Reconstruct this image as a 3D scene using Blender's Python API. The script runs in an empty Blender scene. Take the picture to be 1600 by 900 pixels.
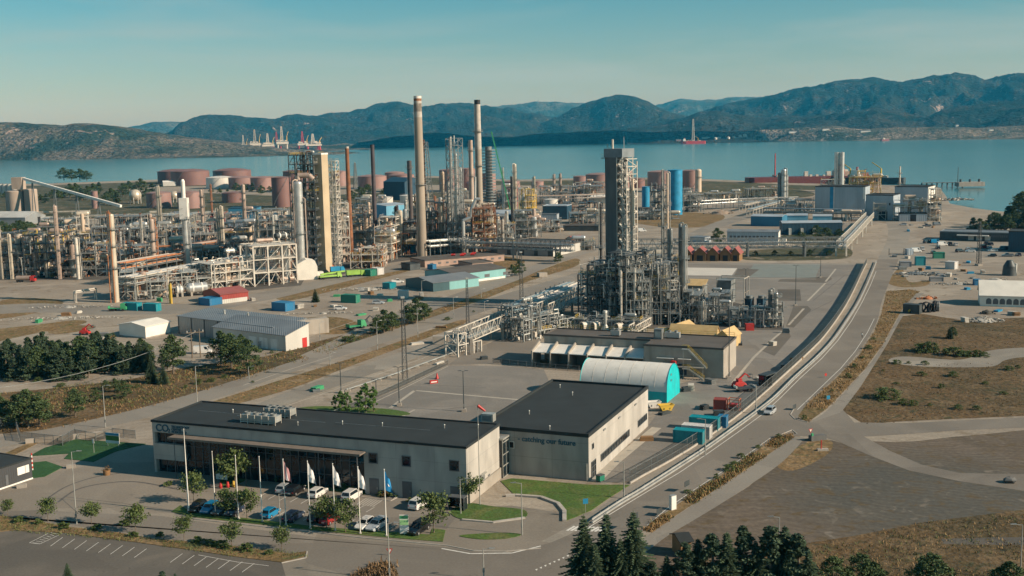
import bpy, math, random
from mathutils import Vector, Matrix, noise as mnoise
R = math.radians
rnd = random.Random(7)
S = bpy.context.scene
COL = S.collection
# ---------------------------------------------------------------- camera
FPX, YH, ROLL, CAMH = 1750.0, 208.0, -0.02, 65.0
PITCH = math.atan((450 - YH) / FPX)
cR, sR, cP, sP = math.cos(ROLL), math.sin(ROLL), math.cos(PITCH), math.sin(PITCH)
def ray(x, y):
    u, v = x - 800, 450 - y
    X, Y = (u * cR - v * sR) / FPX, (u * sR + v * cR) / FPX
    return Vector((X, cP + Y * sP, -sP + Y * cP))
def G(x, y, z=0.0):                       # photo pixel -> point of the plane at height z
    d = ray(x, y); t = (z - CAMH) / d.z
    return Vector((d.x * t, d.y * t, z))
def PX(w):                                # world -> photo pixel
    r = Vector((w[0], w[1], w[2] - CAMH))
    zf = r.y * cP - r.z * sP
    X, Y = r.x / zf * FPX, (r.y * sP + r.z * cP) / zf * FPX
    return (800 + X * cR + Y * sR, 450 + X * sR - Y * cR)
def HT(p, ytop):                          # height whose top shows at photo row ytop
    lo, hi = 0.0, 900.0
    for _ in range(40):
        m = (lo + hi) / 2
        if PX((p[0], p[1], m))[1] > ytop: lo = m
        else: hi = m
    return lo
def MPP(x, y):                            # metres per photo pixel, sideways
    return (G(x + 1, y) - G(x, y)).length
cam = bpy.data.cameras.new('camera'); cam_o = bpy.data.objects.new('camera', cam); COL.objects.link(cam_o)
cam.sensor_width = 36; cam.lens = 36 * FPX / 1600; cam.clip_start = 1; cam.clip_end = 60000
right0, up0, fwd = Vector((1, 0, 0)), Vector((0, sP, cP)), Vector((0, cP, -sP))
rt, up = right0 * cR + up0 * sR, -right0 * sR + up0 * cR
cam_o.matrix_world = Matrix(((rt.x, up.x, -fwd.x, 0), (rt.y, up.y, -fwd.y, 0), (rt.z, up.z, -fwd.z, CAMH), (0, 0, 0, 1)))
S.camera = cam_o
# ---------------------------------------------------------------- light
SUN_EL, SUN_AZ = R(28), math.atan2(0.945, -0.327)       # azimuth from +Y towards +X
W = bpy.data.worlds.new('World'); S.world = W; W.use_nodes = True
nt = W.node_tree; bg = nt.nodes['Background']
sky = nt.nodes.new('ShaderNodeTexSky'); sky.sky_type = 'NISHITA'; sky.sun_disc = False
sky.sun_elevation = SUN_EL; sky.sun_rotation = SUN_AZ; sky.altitude = 60
sky.air_density = 1.0; sky.dust_density = 0.8; sky.ozone_density = 2.0
tint = nt.nodes.new('ShaderNodeMix'); tint.data_type = 'RGBA'; tint.blend_type = 'MULTIPLY'; tint.inputs[0].default_value = 1
gt0 = nt.nodes.new('ShaderNodeTexCoord'); sz = nt.nodes.new('ShaderNodeSeparateXYZ'); er = nt.nodes.new('ShaderNodeMapRange'); er.inputs[1].default_value = 0.02; er.inputs[2].default_value = 0.17
tmx = nt.nodes.new('ShaderNodeMix'); tmx.data_type = 'RGBA'; tmx.inputs[6].default_value = (1.12, 1.1, 1.06, 1); tmx.inputs[7].default_value = (0.21, .94, 1.0, 1)
nt.links.new(gt0.outputs['Generated'], sz.inputs[0]); nt.links.new(sz.outputs[2], er.inputs[0]); nt.links.new(er.outputs[0], tmx.inputs[0]); nt.links.new(tmx.outputs[2], tint.inputs[7])
nt.links.new(sky.outputs[0], tint.inputs[6])
# thin cirrus in the sky itself
gtc = nt.nodes.new('ShaderNodeTexCoord'); mp = nt.nodes.new('ShaderNodeMapping'); mp.inputs[3].default_value = (1.6, 1.6, 13); mp.inputs[2].default_value = (0, R(7), 0)
cn = nt.nodes.new('ShaderNodeTexNoise'); cn.inputs['Scale'].default_value = 2.2; cn.inputs['Detail'].default_value = 5; cn.inputs['Distortion'].default_value = 0.6
cmr = nt.nodes.new('ShaderNodeMapRange'); cmr.inputs[1].default_value = 0.46; cmr.inputs[2].default_value = 0.72; cmr.inputs[4].default_value = 0.5
cmx = nt.nodes.new('ShaderNodeMix'); cmx.data_type = 'RGBA'; cmx.inputs[7].default_value = (5.0, 5.9, 5.6, 1)
nt.links.new(gtc.outputs['Generated'], mp.inputs[0]); nt.links.new(mp.outputs[0], cn.inputs['Vector']); nt.links.new(cn.outputs[0], cmr.inputs[0])
nt.links.new(cmr.outputs[0], cmx.inputs[0]); nt.links.new(tint.outputs[2], cmx.inputs[6]); nt.links.new(cmx.outputs[2], bg.inputs[0])
bg.inputs[1].default_value = 0.06
sl = bpy.data.lights.new('sun', 'SUN'); sl.energy = 5.0; sl.angle = R(0.5); sl.color = (1, 0.84, 0.66)
so = bpy.data.objects.new('sun', sl); COL.objects.link(so)
sd = Vector((math.sin(SUN_AZ) * math.cos(SUN_EL), math.cos(SUN_AZ) * math.cos(SUN_EL), math.sin(SUN_EL)))
so.rotation_euler = sd.to_track_quat('Z', 'Y').to_euler()
S.view_settings.view_transform = 'Standard'; S.view_settings.look = 'None'; S.view_settings.gamma = 1
S.view_settings.use_curve_mapping = False; S.view_settings.exposure = 0.45
S.cycles.max_bounces = 6; S.cycles.diffuse_bounces = 2; S.cycles.glossy_bounces = 3; S.cycles.transparent_max_bounces = 12
S.cycles.volume_bounces = 0; S.cycles.use_denoising = True

# ---------------------------------------------------------------- mesh helper
class MB:
    def __init__(s): s.v = []; s.f = []; s.sm = []; s.mi = []; s.cur = 0
    def add(s, vs, fs, smooth=False):
        o = len(s.v); s.v.extend([tuple(q) for q in vs])
        for f in fs: s.f.append(tuple(i + o for i in f)); s.sm.append(smooth); s.mi.append(s.cur)
    def box(s, x0, x1, y0, y1, z0, z1):
        s.add([(x0,y0,z0),(x1,y0,z0),(x1,y1,z0),(x0,y1,z0),(x0,y0,z1),(x1,y0,z1),(x1,y1,z1),(x0,y1,z1)],
              [(0,3,2,1),(4,5,6,7),(0,1,5,4),(1,2,6,5),(2,3,7,6),(3,0,4,7)])
        return s
    def cbox(s, x, y, z0, sx, sy, sz): return s.box(x-sx/2, x+sx/2, y-sy/2, y+sy/2, z0, z0+sz)
    def prism(s, poly, z0, z1):
        n = len(poly)
        s.add([(p[0],p[1],z0) for p in poly]+[(p[0],p[1],z1) for p in poly],
              [tuple(range(n-1,-1,-1)), tuple(range(n,2*n))]+[(i,(i+1)%n,(i+1)%n+n,i+n) for i in range(n)])
        return s
    def extr(s, prof, a, axis):           # profile (p,q) swept between a[0],a[1] along axis
        n = len(prof); vs = []
        for t in a:
            for p, q in prof: vs.append((t,p,q) if axis == 'x' else (p,t,q))
        fs = [tuple(range(n)), tuple(range(2*n-1,n-1,-1))]+[(i,i+n,(i+1)%n+n,(i+1)%n) for i in range(n)]
        if axis == 'x': fs = [f[::-1] for f in fs]
        s.add(vs, fs); return s
    def beam(s, a, b, w, h=None):
        a, b = Vector(a), Vector(b); d = b-a
        if d.length < 1e-6: return s
        d.normalize(); h = h or w
        u = d.cross(Vector((0,0,1)))
        if u.length < 1e-3: u = Vector((1,0,0))
        u.normalize(); v = u.cross(d); u *= w/2; v *= h/2
        s.add([a-u-v,a+u-v,a+u+v,a-u+v,b-u-v,b+u-v,b+u+v,b-u+v],[(0,1,2,3),(7,6,5,4),(0,4,5,1),(1,5,6,2),(2,6,7,3),(3,7,4,0)])
        return s
    def cone(s, a, b, r0, r1, n=10, cap=True):
        a, b = Vector(a), Vector(b); d = (b-a).normalized()
        u = d.cross(Vector((0,0,1)))
        if u.length < 1e-3: u = Vector((1,0,0))
        u.normalize(); v = d.cross(u)
        ring = lambda c, r: [c+(u*math.cos(2*math.pi*i/n)+v*math.sin(2*math.pi*i/n))*r for i in range(n)]
        s.add(ring(a,r0)+ring(b,r1), [(i,(i+1)%n,(i+1)%n+n,i+n) for i in range(n)], True)
        if cap:
            s.add(ring(a,r0), [tuple(range(n-1,-1,-1))]); s.add(ring(b,r1), [tuple(range(n))])
        return s
    def tube(s, pts, r, n=6):
        for a, b in zip(pts, pts[1:]): s.cone(a, b, r, r, n)
        return s
    def cyl(s, x, y, z0, z1, r0, r1=None, n=12): return s.cone((x,y,z0),(x,y,z1),r0,r0 if r1 is None else r1,n)
    def lathe(s, x, y, prof, n=20):       # prof: (r,z) going up; sharp corners = repeated points
        for (r0,z0),(r1,z1) in zip(prof, prof[1:]):
            if r0 == r1 and z0 == z1: continue
            s.add([(x+r*math.cos(2*math.pi*i/n), y+r*math.sin(2*math.pi*i/n), z) for r,z in ((r0,z0),(r1,z1)) for i in range(n)],
                  [(i,(i+1)%n,(i+1)%n+n,i+n) for i in range(n)], True)
        return s
    def ball(s, c, r, n=12, m=8, sq=1.0):
        vs = []
        for j in range(m+1):
            t = math.pi*j/m
            for i in range(n):
                a = 2*math.pi*i/n; vs.append((c[0]+r*math.sin(t)*math.cos(a), c[1]+r*math.sin(t)*math.sin(a), c[2]+r*sq*math.cos(t)))
        s.add(vs, [(j*n+i, (j+1)*n+i, (j+1)*n+(i+1)%n, j*n+(i+1)%n) for j in range(m) for i in range(n)], True)
        return s
    def hull(s, secs, smooth=False):      # loft equal-length closed sections
        n = len(secs[0]); vs = [p for q in secs for p in q]; fs = []
        for k in range(len(secs)-1):
            for i in range(n): fs.append((k*n+i, k*n+(i+1)%n, (k+1)*n+(i+1)%n, (k+1)*n+i))
        s.add(vs, fs, smooth); s.add(secs[0], [tuple(range(n-1,-1,-1))]); s.add(secs[-1], [tuple(range(n))])
        return s
    def quad(s, *p): s.add(p, [tuple(range(len(p)))]); return s
    def build(s, name, mat, parent=None, loc=None, rot=0, kind=None):
        me = bpy.data.meshes.new(name); me.from_pydata(s.v, [], s.f)
        for m in (mat if isinstance(mat, (list, tuple)) else [mat]): me.materials.append(m)
        me.polygons.foreach_set('use_smooth', s.sm); me.polygons.foreach_set('material_index', s.mi)
        me.update()
        o = bpy.data.objects.new(name, me); COL.objects.link(o)
        if parent is not None: o.parent = parent
        if loc is not None: o.location = loc
        if rot: o.rotation_euler = (0, 0, rot)
        if kind: o['kind'] = kind
        return o
LABELS = {}
def tag(o, label, cat, group=None):
    if group: o['group'] = group
    key = LABELS.get(label)
    if (label in LABELS) and not (group and key == group): print('DUPLICATE LABEL', label)
    if not 4 <= len(label.split()) <= 16: print('LABEL LENGTH', label)
    LABELS[label] = group; o['label'] = label; o['category'] = cat
    return o
def thing(name, label, cat, loc=(0,0,0), rot=0, group=None):
    o = bpy.data.objects.new(name, None); COL.objects.link(o); o.empty_display_size = 0.5
    o.location = loc; o.rotation_euler = (0, 0, rot)
    return tag(o, label, cat, group)
def kids(o): return [c for c in bpy.data.objects if c.parent == o]
KIDS = {}
def dup(proto, loc, rot, label, group=None, scale=None):   # copy a thing with its parts and sub-parts
    if proto.name not in KIDS: KIDS[proto.name] = [(c, kids(c)) for c in kids(proto)]
    r = proto.copy(); COL.objects.link(r); r.location = loc; r.rotation_euler = (0, 0, rot)
    if scale: r.scale = scale if hasattr(scale, '__len__') else (scale,)*3
    for k in ('group',):
        if k in r: del r[k]
    tag(r, label, proto['category'], group)
    for c, gs in KIDS[proto.name]:
        d = c.copy(); COL.objects.link(d); d.parent = r
        for g in gs:
            e = g.copy(); COL.objects.link(e); e.parent = d
    return r
def recolor(o, old, new):                  # same shape, other paint: own mesh data with slot swapped
    for c in [o]+[x for x in bpy.data.objects if x.parent == o]:
        if c.type == 'MESH' and old in list(c.data.materials):
            c.data = c.data.copy(); c.data.materials[list(c.data.materials).index(old)] = new
ORD = ['first','second','third','fourth','fifth','sixth','seventh','eighth','ninth','tenth','eleventh','twelfth','thirteenth','fourteenth','fifteenth','sixteenth','seventeenth','eighteenth','nineteenth','twentieth','twenty-first','twenty-second','twenty-third','twenty-fourth','twenty-fifth','twenty-sixth','twenty-seventh','twenty-eighth','twenty-ninth','thirtieth']
def front(a, b):                           # ground line between two photo pixels: location, heading, length
    A, B = G(*a), G(*b); d = B-A
    return A, math.atan2(d.y, d.x), d.length

# ---------------------------------------------------------------- materials
MATS = {}
def _nodes(name):
    m = bpy.data.materials.new(name); m.use_nodes = True; MATS[name] = m
    t = m.node_tree; return m, t, t.nodes['Principled BSDF']
def nz(t, scale, detail=4, dist=0.0, stretch=None, coord=None):
    g = t.nodes.new('ShaderNodeNewGeometry') if coord is None else None
    src = g.outputs['Position'] if g else coord
    if stretch:
        mm = t.nodes.new('ShaderNodeMapping'); mm.inputs[3].default_value = stretch; t.links.new(src, mm.inputs[0]); src = mm.outputs[0]
    n = t.nodes.new('ShaderNodeTexNoise'); n.inputs['Scale'].default_value = scale; n.inputs['Detail'].default_value = detail; n.inputs['Distortion'].default_value = dist
    t.links.new(src, n.inputs['Vector']); return n.outputs[0]
def rng(t, f, a, b, lo=0.0, hi=1.0):
    r = t.nodes.new('ShaderNodeMapRange'); r.inputs[1].default_value = a; r.inputs[2].default_value = b; r.inputs[3].default_value = lo; r.inputs[4].default_value = hi
    t.links.new(f, r.inputs[0]); return r.outputs[0]
def mix(t, f, a, b, mode='MIX'):
    m = t.nodes.new('ShaderNodeMix'); m.data_type = 'RGBA'; m.blend_type = mode
    if isinstance(f, float): m.inputs[0].default_value = f
    else: t.links.new(f, m.inputs[0])
    for i, c in ((6, a), (7, b)):
        if isinstance(c, (tuple, list)): m.inputs[i].default_value = (*c, 1)
        else: t.links.new(c, m.inputs[i])
    return m.outputs[2]
def bump(t, p, f, strength, dist=0.1):
    b = t.nodes.new('ShaderNodeBump'); b.inputs['Strength'].default_value = strength; b.inputs['Distance'].default_value = dist
    t.links.new(f, b.inputs['Height']); t.links.new(b.outputs[0], p.inputs['Normal'])
def M(name, col, rough=0.6, metal=0.0, var=0.18, scale=0.5, dirt=None, dirt_amt=0.35, streak=False, bmp=0.0):
    m, t, p = _nodes(name)
    lo = tuple(c*(1-var) for c in col); hi = tuple(min(1, c*(1+var)) for c in col)
    c = mix(t, rng(t, nz(t, scale, 5), .3, .7), lo, hi)
    if dirt:
        f = rng(t, nz(t, scale*1.7, 6, 0.4, (1,1,.12) if streak else None), .62-dirt_amt*.35, .8, 0, .85)
        c = mix(t, f, c, dirt)
    t.links.new(c, p.inputs['Base Color']); p.inputs['Roughness'].default_value = rough; p.inputs['Metallic'].default_value = metal
    if bmp: bump(t, p, nz(t, scale*6, 4), bmp, 0.05)
    return m
def ground(name, cols, big=0.02, mid=0.12, fine=1.2, rough=0.95, bmp=0.5, dist=0.15, thr=(.42,.62), fc=.3, track=0, slab=0):
    m, t, p = _nodes(name)
    c = mix(t, rng(t, nz(t, big, 6, .5), *thr), cols[0], cols[1])
    c = mix(t, rng(t, nz(t, mid, 7, .8), .48, .66, 0, .85), c, cols[2])
    if len(cols) > 3: c = mix(t, rng(t, nz(t, mid*2.7, 6, 1.2), .56, .68, 0, .9), c, cols[3])
    if track:
        g = t.nodes.new('ShaderNodeNewGeometry'); w = t.nodes.new('ShaderNodeTexWave'); w.wave_type = 'RINGS'; w.rings_direction = 'Z'; w.inputs['Scale'].default_value = .09; w.inputs['Distortion'].default_value = 30; w.inputs['Detail'].default_value = 3; w.inputs['Detail Scale'].default_value = .22
        t.links.new(g.outputs['Position'], w.inputs['Vector']); c = mix(t, 1.0, c, mix(t, rng(t, w.outputs['Fac'], .2, .9), (1-track,)*3, (1+track,)*3), 'MULTIPLY')
    if slab:
        g = t.nodes.new('ShaderNodeNewGeometry'); w = t.nodes.new('ShaderNodeTexVoronoi'); w.distance = 'CHEBYCHEV'; w.inputs['Scale'].default_value = .045
        t.links.new(g.outputs['Position'], w.inputs['Vector']); sx = t.nodes.new('ShaderNodeSeparateColor'); t.links.new(w.outputs['Color'], sx.inputs[0]); c = mix(t, 1.0, c, mix(t, rng(t, sx.outputs[0], 0, 1), (1-slab,)*3, (1+slab,)*3), 'MULTIPLY')
        st = rng(t, nz(t, .35, 4, 1.5), .66, .74, 0, .4); c = mix(t, st, c, tuple(x*.6 for x in cols[1]))
    fn = nz(t, fine, 6)
    c = mix(t, 1.0, c, mix(t, rng(t, fn, .25, .75), (1-fc,)*3, (1+fc,)*3), 'MULTIPLY')
    t.links.new(c, p.inputs['Base Color']); p.inputs['Roughness'].default_value = rough
    p.inputs['Specular IOR Level'].default_value = 0.2
    bump(t, p, fn, bmp, dist)
    return m
def leaf(name, a, b, scale=0.9):
    m, t, p = _nodes(name)
    oi = t.nodes.new('ShaderNodeObjectInfo')
    c = mix(t, rng(t, nz(t, scale, 3), .32, .68), a, b)
    c = mix(t, rng(t, oi.outputs['Random'], 0, 1, 0, .35), c, tuple(x*.6 for x in b))
    t.links.new(c, p.inputs['Base Color']); p.inputs['Roughness'].default_value = 0.75; p.inputs['Specular IOR Level'].default_value = 0.25
    return m
def bricks(name, a, b, mortar, bw, bh, scale=1.0):
    m, t, p = _nodes(name)
    tc = t.nodes.new('ShaderNodeTexCoord'); sp = t.nodes.new('ShaderNodeSeparateXYZ'); cb = t.nodes.new('ShaderNodeCombineXYZ'); ad = t.nodes.new('ShaderNodeMath')
    t.links.new(tc.outputs['Object'], sp.inputs[0]); t.links.new(sp.outputs[0], ad.inputs[0]); t.links.new(sp.outputs[1], ad.inputs[1])
    t.links.new(ad.outputs[0], cb.inputs[0]); t.links.new(sp.outputs[2], cb.inputs[1])
    k = t.nodes.new('ShaderNodeTexBrick'); k.offset = 0
    k.inputs['Color1'].default_value = (*a,1); k.inputs['Color2'].default_value = (*b,1); k.inputs['Mortar'].default_value = (*mortar,1)
    k.inputs['Scale'].default_value = scale; k.inputs['Brick Width'].default_value = bw; k.inputs['Row Height'].default_value = bh; k.inputs['Mortar Size'].default_value = 0.035
    t.links.new(cb.outputs[0], k.inputs['Vector'])
    c = mix(t, 1.0, k.outputs[0], mix(t, rng(t, nz(t, .35, 6, .5, (1,1,.35)), .3, .7), (.78,.78,.78), (1.12,1.12,1.12)), 'MULTIPLY')
    t.links.new(c, p.inputs['Base Color']); p.inputs['Roughness'].default_value = .8
    return m
def corrug(name, col, period=0.6, rough=0.5, metal=0.0, dirt=None, axis='XY'):
    m, t, p = _nodes(name)
    tc = t.nodes.new('ShaderNodeTexCoord'); sp = t.nodes.new('ShaderNodeSeparateXYZ'); ad = t.nodes.new('ShaderNodeMath'); mu = t.nodes.new('ShaderNodeMath'); sn = t.nodes.new('ShaderNodeMath')
    t.links.new(tc.outputs['Object'], sp.inputs[0]); t.links.new(sp.outputs[0], ad.inputs[0]); t.links.new(sp.outputs[1], ad.inputs[1])
    mu.operation = 'MULTIPLY'; mu.inputs[1].default_value = 2*math.pi/period; sn.operation = 'SINE'
    t.links.new(ad.outputs[0], mu.inputs[0]); t.links.new(mu.outputs[0], sn.inputs[0])
    c = mix(t, rng(t, nz(t, .12, 6, .3, (1,1,.3)), .3, .7), tuple(x*.82 for x in col), tuple(min(1,x*1.12) for x in col))
    if dirt: c = mix(t, rng(t, nz(t, .5, 6, .4, (1,1,.15)), .55, .8, 0, .7), c, dirt)
    t.links.new(c, p.inputs['Base Color']); p.inputs['Roughness'].default_value = rough; p.inputs['Metallic'].default_value = metal
    bump(t, p, sn.outputs[0], .6, .06)
    return m

# setting
m_yard   = ground('gravel_yard', [(.285,.245,.195),(.235,.2,.162),(.335,.29,.235),(.2,.16,.115)], .012, .05, 1.6, bmp=.15, fc=.2, track=.04)
m_conc   = ground('concrete_yard', [(.25,.225,.19),(.22,.2,.17),(.275,.25,.21)], .02, .09, 2, bmp=.06, fc=.14, slab=.11)
m_concg  = ground('concrete_grey', [(.2,.185,.165),(.18,.168,.15),(.225,.205,.18)], .025, .1, 2, bmp=.06, fc=.14, slab=.11)
m_asph   = ground('asphalt_grey', [(.185,.165,.14),(.16,.143,.122),(.205,.183,.155)], .015, .07, 2.5, bmp=.05, fc=.12, slab=.1)
m_asphd  = ground('asphalt_dark', [(.12,.108,.092),(.102,.093,.081),(.138,.123,.104)], .02, .09, 2.5, bmp=.05, fc=.13, slab=.1)
m_apron  = ground('apron_paving', [(.235,.205,.168),(.195,.172,.142),(.255,.225,.185)], .025, .1, 2.5, bmp=.05, fc=.13, slab=.1)
m_path   = ground('path_asphalt', [(.225,.205,.175),(.205,.185,.16),(.245,.222,.19)], .03, .1, 2.5, bmp=.05, fc=.12, slab=.1)
m_dirt   = ground('brown_dirt', [(.135,.108,.084),(.108,.087,.067),(.165,.132,.103),(.1,.072,.045)], .03, .1, 1.1, bmp=.3, fc=.24, track=.05)
m_grav   = ground('dark_gravel', [(.083,.08,.069),(.068,.066,.058),(.105,.094,.077)], .03, .09, 1.4, bmp=.25, fc=.22, track=.05)
m_heath  = ground('heath', [(.115,.074,.036),(.075,.058,.03),(.15,.105,.058),(.05,.052,.025)], .035, .13, .7, bmp=1.0, dist=.5)
m_dry    = ground('dry_grass', [(.19,.122,.058),(.14,.098,.045),(.235,.165,.09),(.085,.098,.038)], .05, .14, .8, bmp=1.0, dist=.4, fc=.4)
m_lawn   = ground('lawn_grass', [(.075,.125,.028),(.055,.105,.025),(.12,.13,.045),(.075,.09,.03)], .05, .2, 2.0, bmp=.6, fc=.35)
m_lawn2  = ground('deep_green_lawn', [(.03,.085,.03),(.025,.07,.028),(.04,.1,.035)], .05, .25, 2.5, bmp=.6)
m_white  = M('road_paint', (.62,.6,.55), .7, var=.15, scale=1.5)
m_kerb   = M('kerb_stone', (.36,.33,.29), .85, var=.15, scale=1)
def field_blend():                      # brown dirt giving way to grey gravel round one spot of the field
    m, t, p = _nodes('dirt_to_gravel')
    g = t.nodes.new('ShaderNodeNewGeometry'); vm = t.nodes.new('ShaderNodeVectorMath'); vm.operation = 'DISTANCE'; c0 = G(1455,775); vm.inputs[1].default_value = c0
    t.links.new(g.outputs['Position'], vm.inputs[0]); ad = t.nodes.new('ShaderNodeMath'); ad.operation = 'MULTIPLY_ADD'; t.links.new(nz(t,.06,6,1.0), ad.inputs[0]); ad.inputs[1].default_value = 26; t.links.new(vm.outputs['Value'], ad.inputs[2])
    f = rng(t, ad.outputs[0], 30, 46)
    a = mix(t, rng(t, nz(t,.05,6,.8), .4, .62), (.083,.08,.069), (.1,.092,.077)); b = mix(t, rng(t, nz(t,.06,7,.8), .4, .62), (.135,.108,.084), (.105,.085,.064))
    c = mix(t, f, a, b); c = mix(t, rng(t, nz(t,.22,7,1.3), .6, .72, 0, .7), c, (.19,.165,.135)); c = mix(t, rng(t, nz(t,.3,6,1.0,(1,1.3,1)), .55, .66, 0, .75), c, (.105,.075,.038))
    g2 = t.nodes.new('ShaderNodeNewGeometry'); w = t.nodes.new('ShaderNodeTexWave'); w.wave_type = 'RINGS'; w.rings_direction = 'Z'; w.inputs['Scale'].default_value = .16; w.inputs['Distortion'].default_value = 34; w.inputs['Detail'].default_value = 3; w.inputs['Detail Scale'].default_value = .2
    t.links.new(g2.outputs['Position'], w.inputs['Vector']); c = mix(t, 1.0, c, mix(t, rng(t, w.outputs['Fac'], .2, .9), (.94,)*3, (1.06,)*3), 'MULTIPLY')
    fn = nz(t, 1.2, 6); c = mix(t, 1.0, c, mix(t, rng(t, fn, .25, .75), (.78,)*3, (1.22,)*3), 'MULTIPLY')
    t.links.new(c, p.inputs['Base Color']); p.inputs['Roughness'].default_value = .95; p.inputs['Specular IOR Level'].default_value = .2; bump(t, p, fn, .3, .15); return m
m_field = field_blend()
# buildings
m_panel  = bricks('precast_panel', (.405,.38,.34), (.385,.358,.322), (.29,.275,.25), 7.6, 3.6)
m_panelg = bricks('precast_panel_grey', (.34,.325,.3), (.315,.3,.28), (.22,.21,.195), 7.6, 3.6)
m_felt   = M('roof_felt', (.016,.021,.022), .85, var=.2, scale=.25, bmp=.1)
m_felt2  = M('roof_felt_brown', (.085,.075,.066), .9, var=.2, scale=.2)
m_glass  = M('dark_glass', (.012,.018,.022), .06, var=.3, scale=.8)
m_frame  = M('window_frame', (.1,.105,.11), .5)
m_framew = M('white_frame', (.6,.58,.54), .5)
m_canopy = M('canopy_timber', (.17,.14,.115), .7, var=.15, scale=1)
m_conw   = M('concrete_wall', (.33,.295,.25), .85, var=.15, scale=.25, dirt=(.2,.17,.14), streak=True)
m_condk  = M('concrete_dark', (.13,.13,.125), .85, var=.18, scale=.2, dirt=(.07,.07,.068), streak=True)
m_white_p= M('white_paint', (.72,.69,.63), .5, var=.08, scale=.3, dirt=(.45,.4,.34), dirt_amt=.2, streak=True)
m_tarp   = M('white_tarpaulin', (.72,.68,.6), .55, var=.08, scale=.3, bmp=.15)
m_fabric = M('tent_fabric', (.7,.67,.61), .5, var=.07, scale=.5, dirt=(.58,.54,.48), dirt_amt=.1, bmp=.12)
m_turq   = M('turquoise_sheet', (.0,.45,.47), .5, var=.12, scale=.6, dirt=(.03,.33,.35), streak=True, bmp=.12)
m_gshed  = corrug('grey_sheet_metal', (.26,.275,.28), .9, .45, .2)
m_lshed  = corrug('light_sheet_metal', (.55,.53,.48), .9, .45, .1)
m_groof  = corrug('grey_roof_sheet', (.2,.215,.225), .9, .5, .2)
m_tshed  = corrug('teal_sheet_metal', (.2,.42,.42), .7, .5)
m_tshed2 = corrug('dark_teal_sheet', (.045,.1,.115), .7, .5)
m_blue   = corrug('blue_sheet_metal', (.03,.16,.27), .8, .5)
m_bluel  = corrug('light_blue_sheet', (.13,.36,.5), .8, .5)
m_bgrey  = corrug('blue_grey_sheet', (.36,.41,.45), 1.2, .5, .1)
m_dkblue = corrug('dark_blue_sheet', (.012,.05,.085), .8, .5)
m_red    = corrug('red_sheet_metal', (.3,.045,.035), .7, .5)
m_redr   = corrug('red_roof_sheet', (.3,.09,.075), .7, .5)
m_wood   = M('brown_timber', (.22,.12,.05), .8, var=.2)
m_brick  = M('pink_brick', (.36,.25,.2), .85, var=.15, scale=.6)
m_yellow = M('yellow_sheet', (.5,.35,.16), .6, 0, .12, .4, dirt=(.4,.27,.13))
m_beige  = M('beige_concrete', (.43,.345,.23), .8, var=.12, scale=.1, dirt=(.34,.26,.17), streak=True)
m_charc  = corrug('charcoal_cladding', (.05,.052,.055), .5, .6)
# steel and plant
m_galv   = M('galvanised_steel', (.4,.4,.37), .45, .45, .25, .5)
m_wsteel = M('pale_painted_steel', (.55,.51,.44), .5, .05, .15, .4, dirt=(.28,.17,.1), dirt_amt=.3)
m_gsteel = M('grey_steel', (.2,.21,.205), .5, .3, .25, .4)
m_dsteel = M('dark_steel', (.055,.065,.068), .55, .3, .3, .4)
m_rust   = M('rusty_steel', (.22,.09,.04), .8, .1, .35, .3, dirt=(.09,.04,.025))
m_orange = M('orange_pipe', (.4,.15,.055), .55, 0, .25, .3)
m_ins    = M('insulation_cladding', (.55,.48,.38), .4, .3, .14, .25, dirt=(.3,.22,.15), dirt_amt=.35, streak=True)
m_insp   = M('pinkish_cladding', (.42,.325,.265), .45, .25, .16, .25, dirt=(.28,.16,.11), dirt_amt=.4, streak=True)
m_alu    = M('aluminium_cladding', (.55,.55,.53), .35, .6, .14, .3)
m_cream  = M('cream_vessel', (.56,.44,.33), .5, .1, .1, .1, dirt=(.38,.26,.18), dirt_amt=.25, streak=True)
m_pink   = M('pink_tank', (.275,.165,.145), .6, 0, .14, .05, dirt=(.19,.105,.09), dirt_amt=.3, streak=True)
m_pinkd  = M('red_brown_tank', (.19,.1,.088), .6, 0, .16, .05, dirt=(.13,.07,.06), streak=True)
m_wtank  = M('white_tank', (.62,.58,.52), .5, 0, .08, .08, dirt=(.4,.33,.28), streak=True)
m_silo   = M('silo_concrete', (.36,.29,.235), .85, 0, .12, .08, dirt=(.25,.2,.16), streak=True)
m_chim   = M('chimney_concrete', (.33,.275,.215), .85, 0, .14, .08, dirt=(.22,.18,.14), streak=True)
m_black  = M('black_steel', (.018,.018,.02), .6, .2, .3, .5)
m_redp   = M('red_paint', (.42,.03,.025), .45, 0, .2, .4)
m_bluep  = M('blue_paint', (.02,.24,.42), .45, 0, .2, .3)
m_yelp   = M('yellow_paint', (.66,.43,.06), .45, 0, .15, .4)
m_greenp = M('green_paint', (.05,.3,.13), .45, 0, .2, .4)
m_lime   = M('lime_paint', (.26,.44,.08), .45, 0, .2, .4)
m_tealc  = corrug('teal_container_paint', (.0,.24,.29), .3, .5)
m_bluec  = corrug('blue_container_paint', (.02,.17,.34), .3, .5)
m_greenc = corrug('green_container_paint', (.02,.2,.13), .3, .5)
m_whitec = corrug('white_container_paint', (.6,.58,.55), .3, .5)
m_redc   = corrug('red_container_paint', (.33,.06,.04), .3, .5)
m_greyc  = corrug('grey_container_paint', (.24,.25,.26), .3, .5)
m_tyre   = M('tyre_rubber', (.02,.02,.02), .9)
m_rim    = M('wheel_rim', (.4,.4,.4), .35, .7)
m_lens   = M('lamp_lens', (.75,.75,.72), .2)
m_tail   = M('tail_lens', (.4,.02,.02), .3)
m_plate  = M('number_plate', (.7,.7,.66), .5)
def carpaint(name, col):
    m = M(name, col, .28, .1, .03, 1); m.node_tree.nodes['Principled BSDF'].inputs['Coat Weight'].default_value = .6; return m
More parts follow.
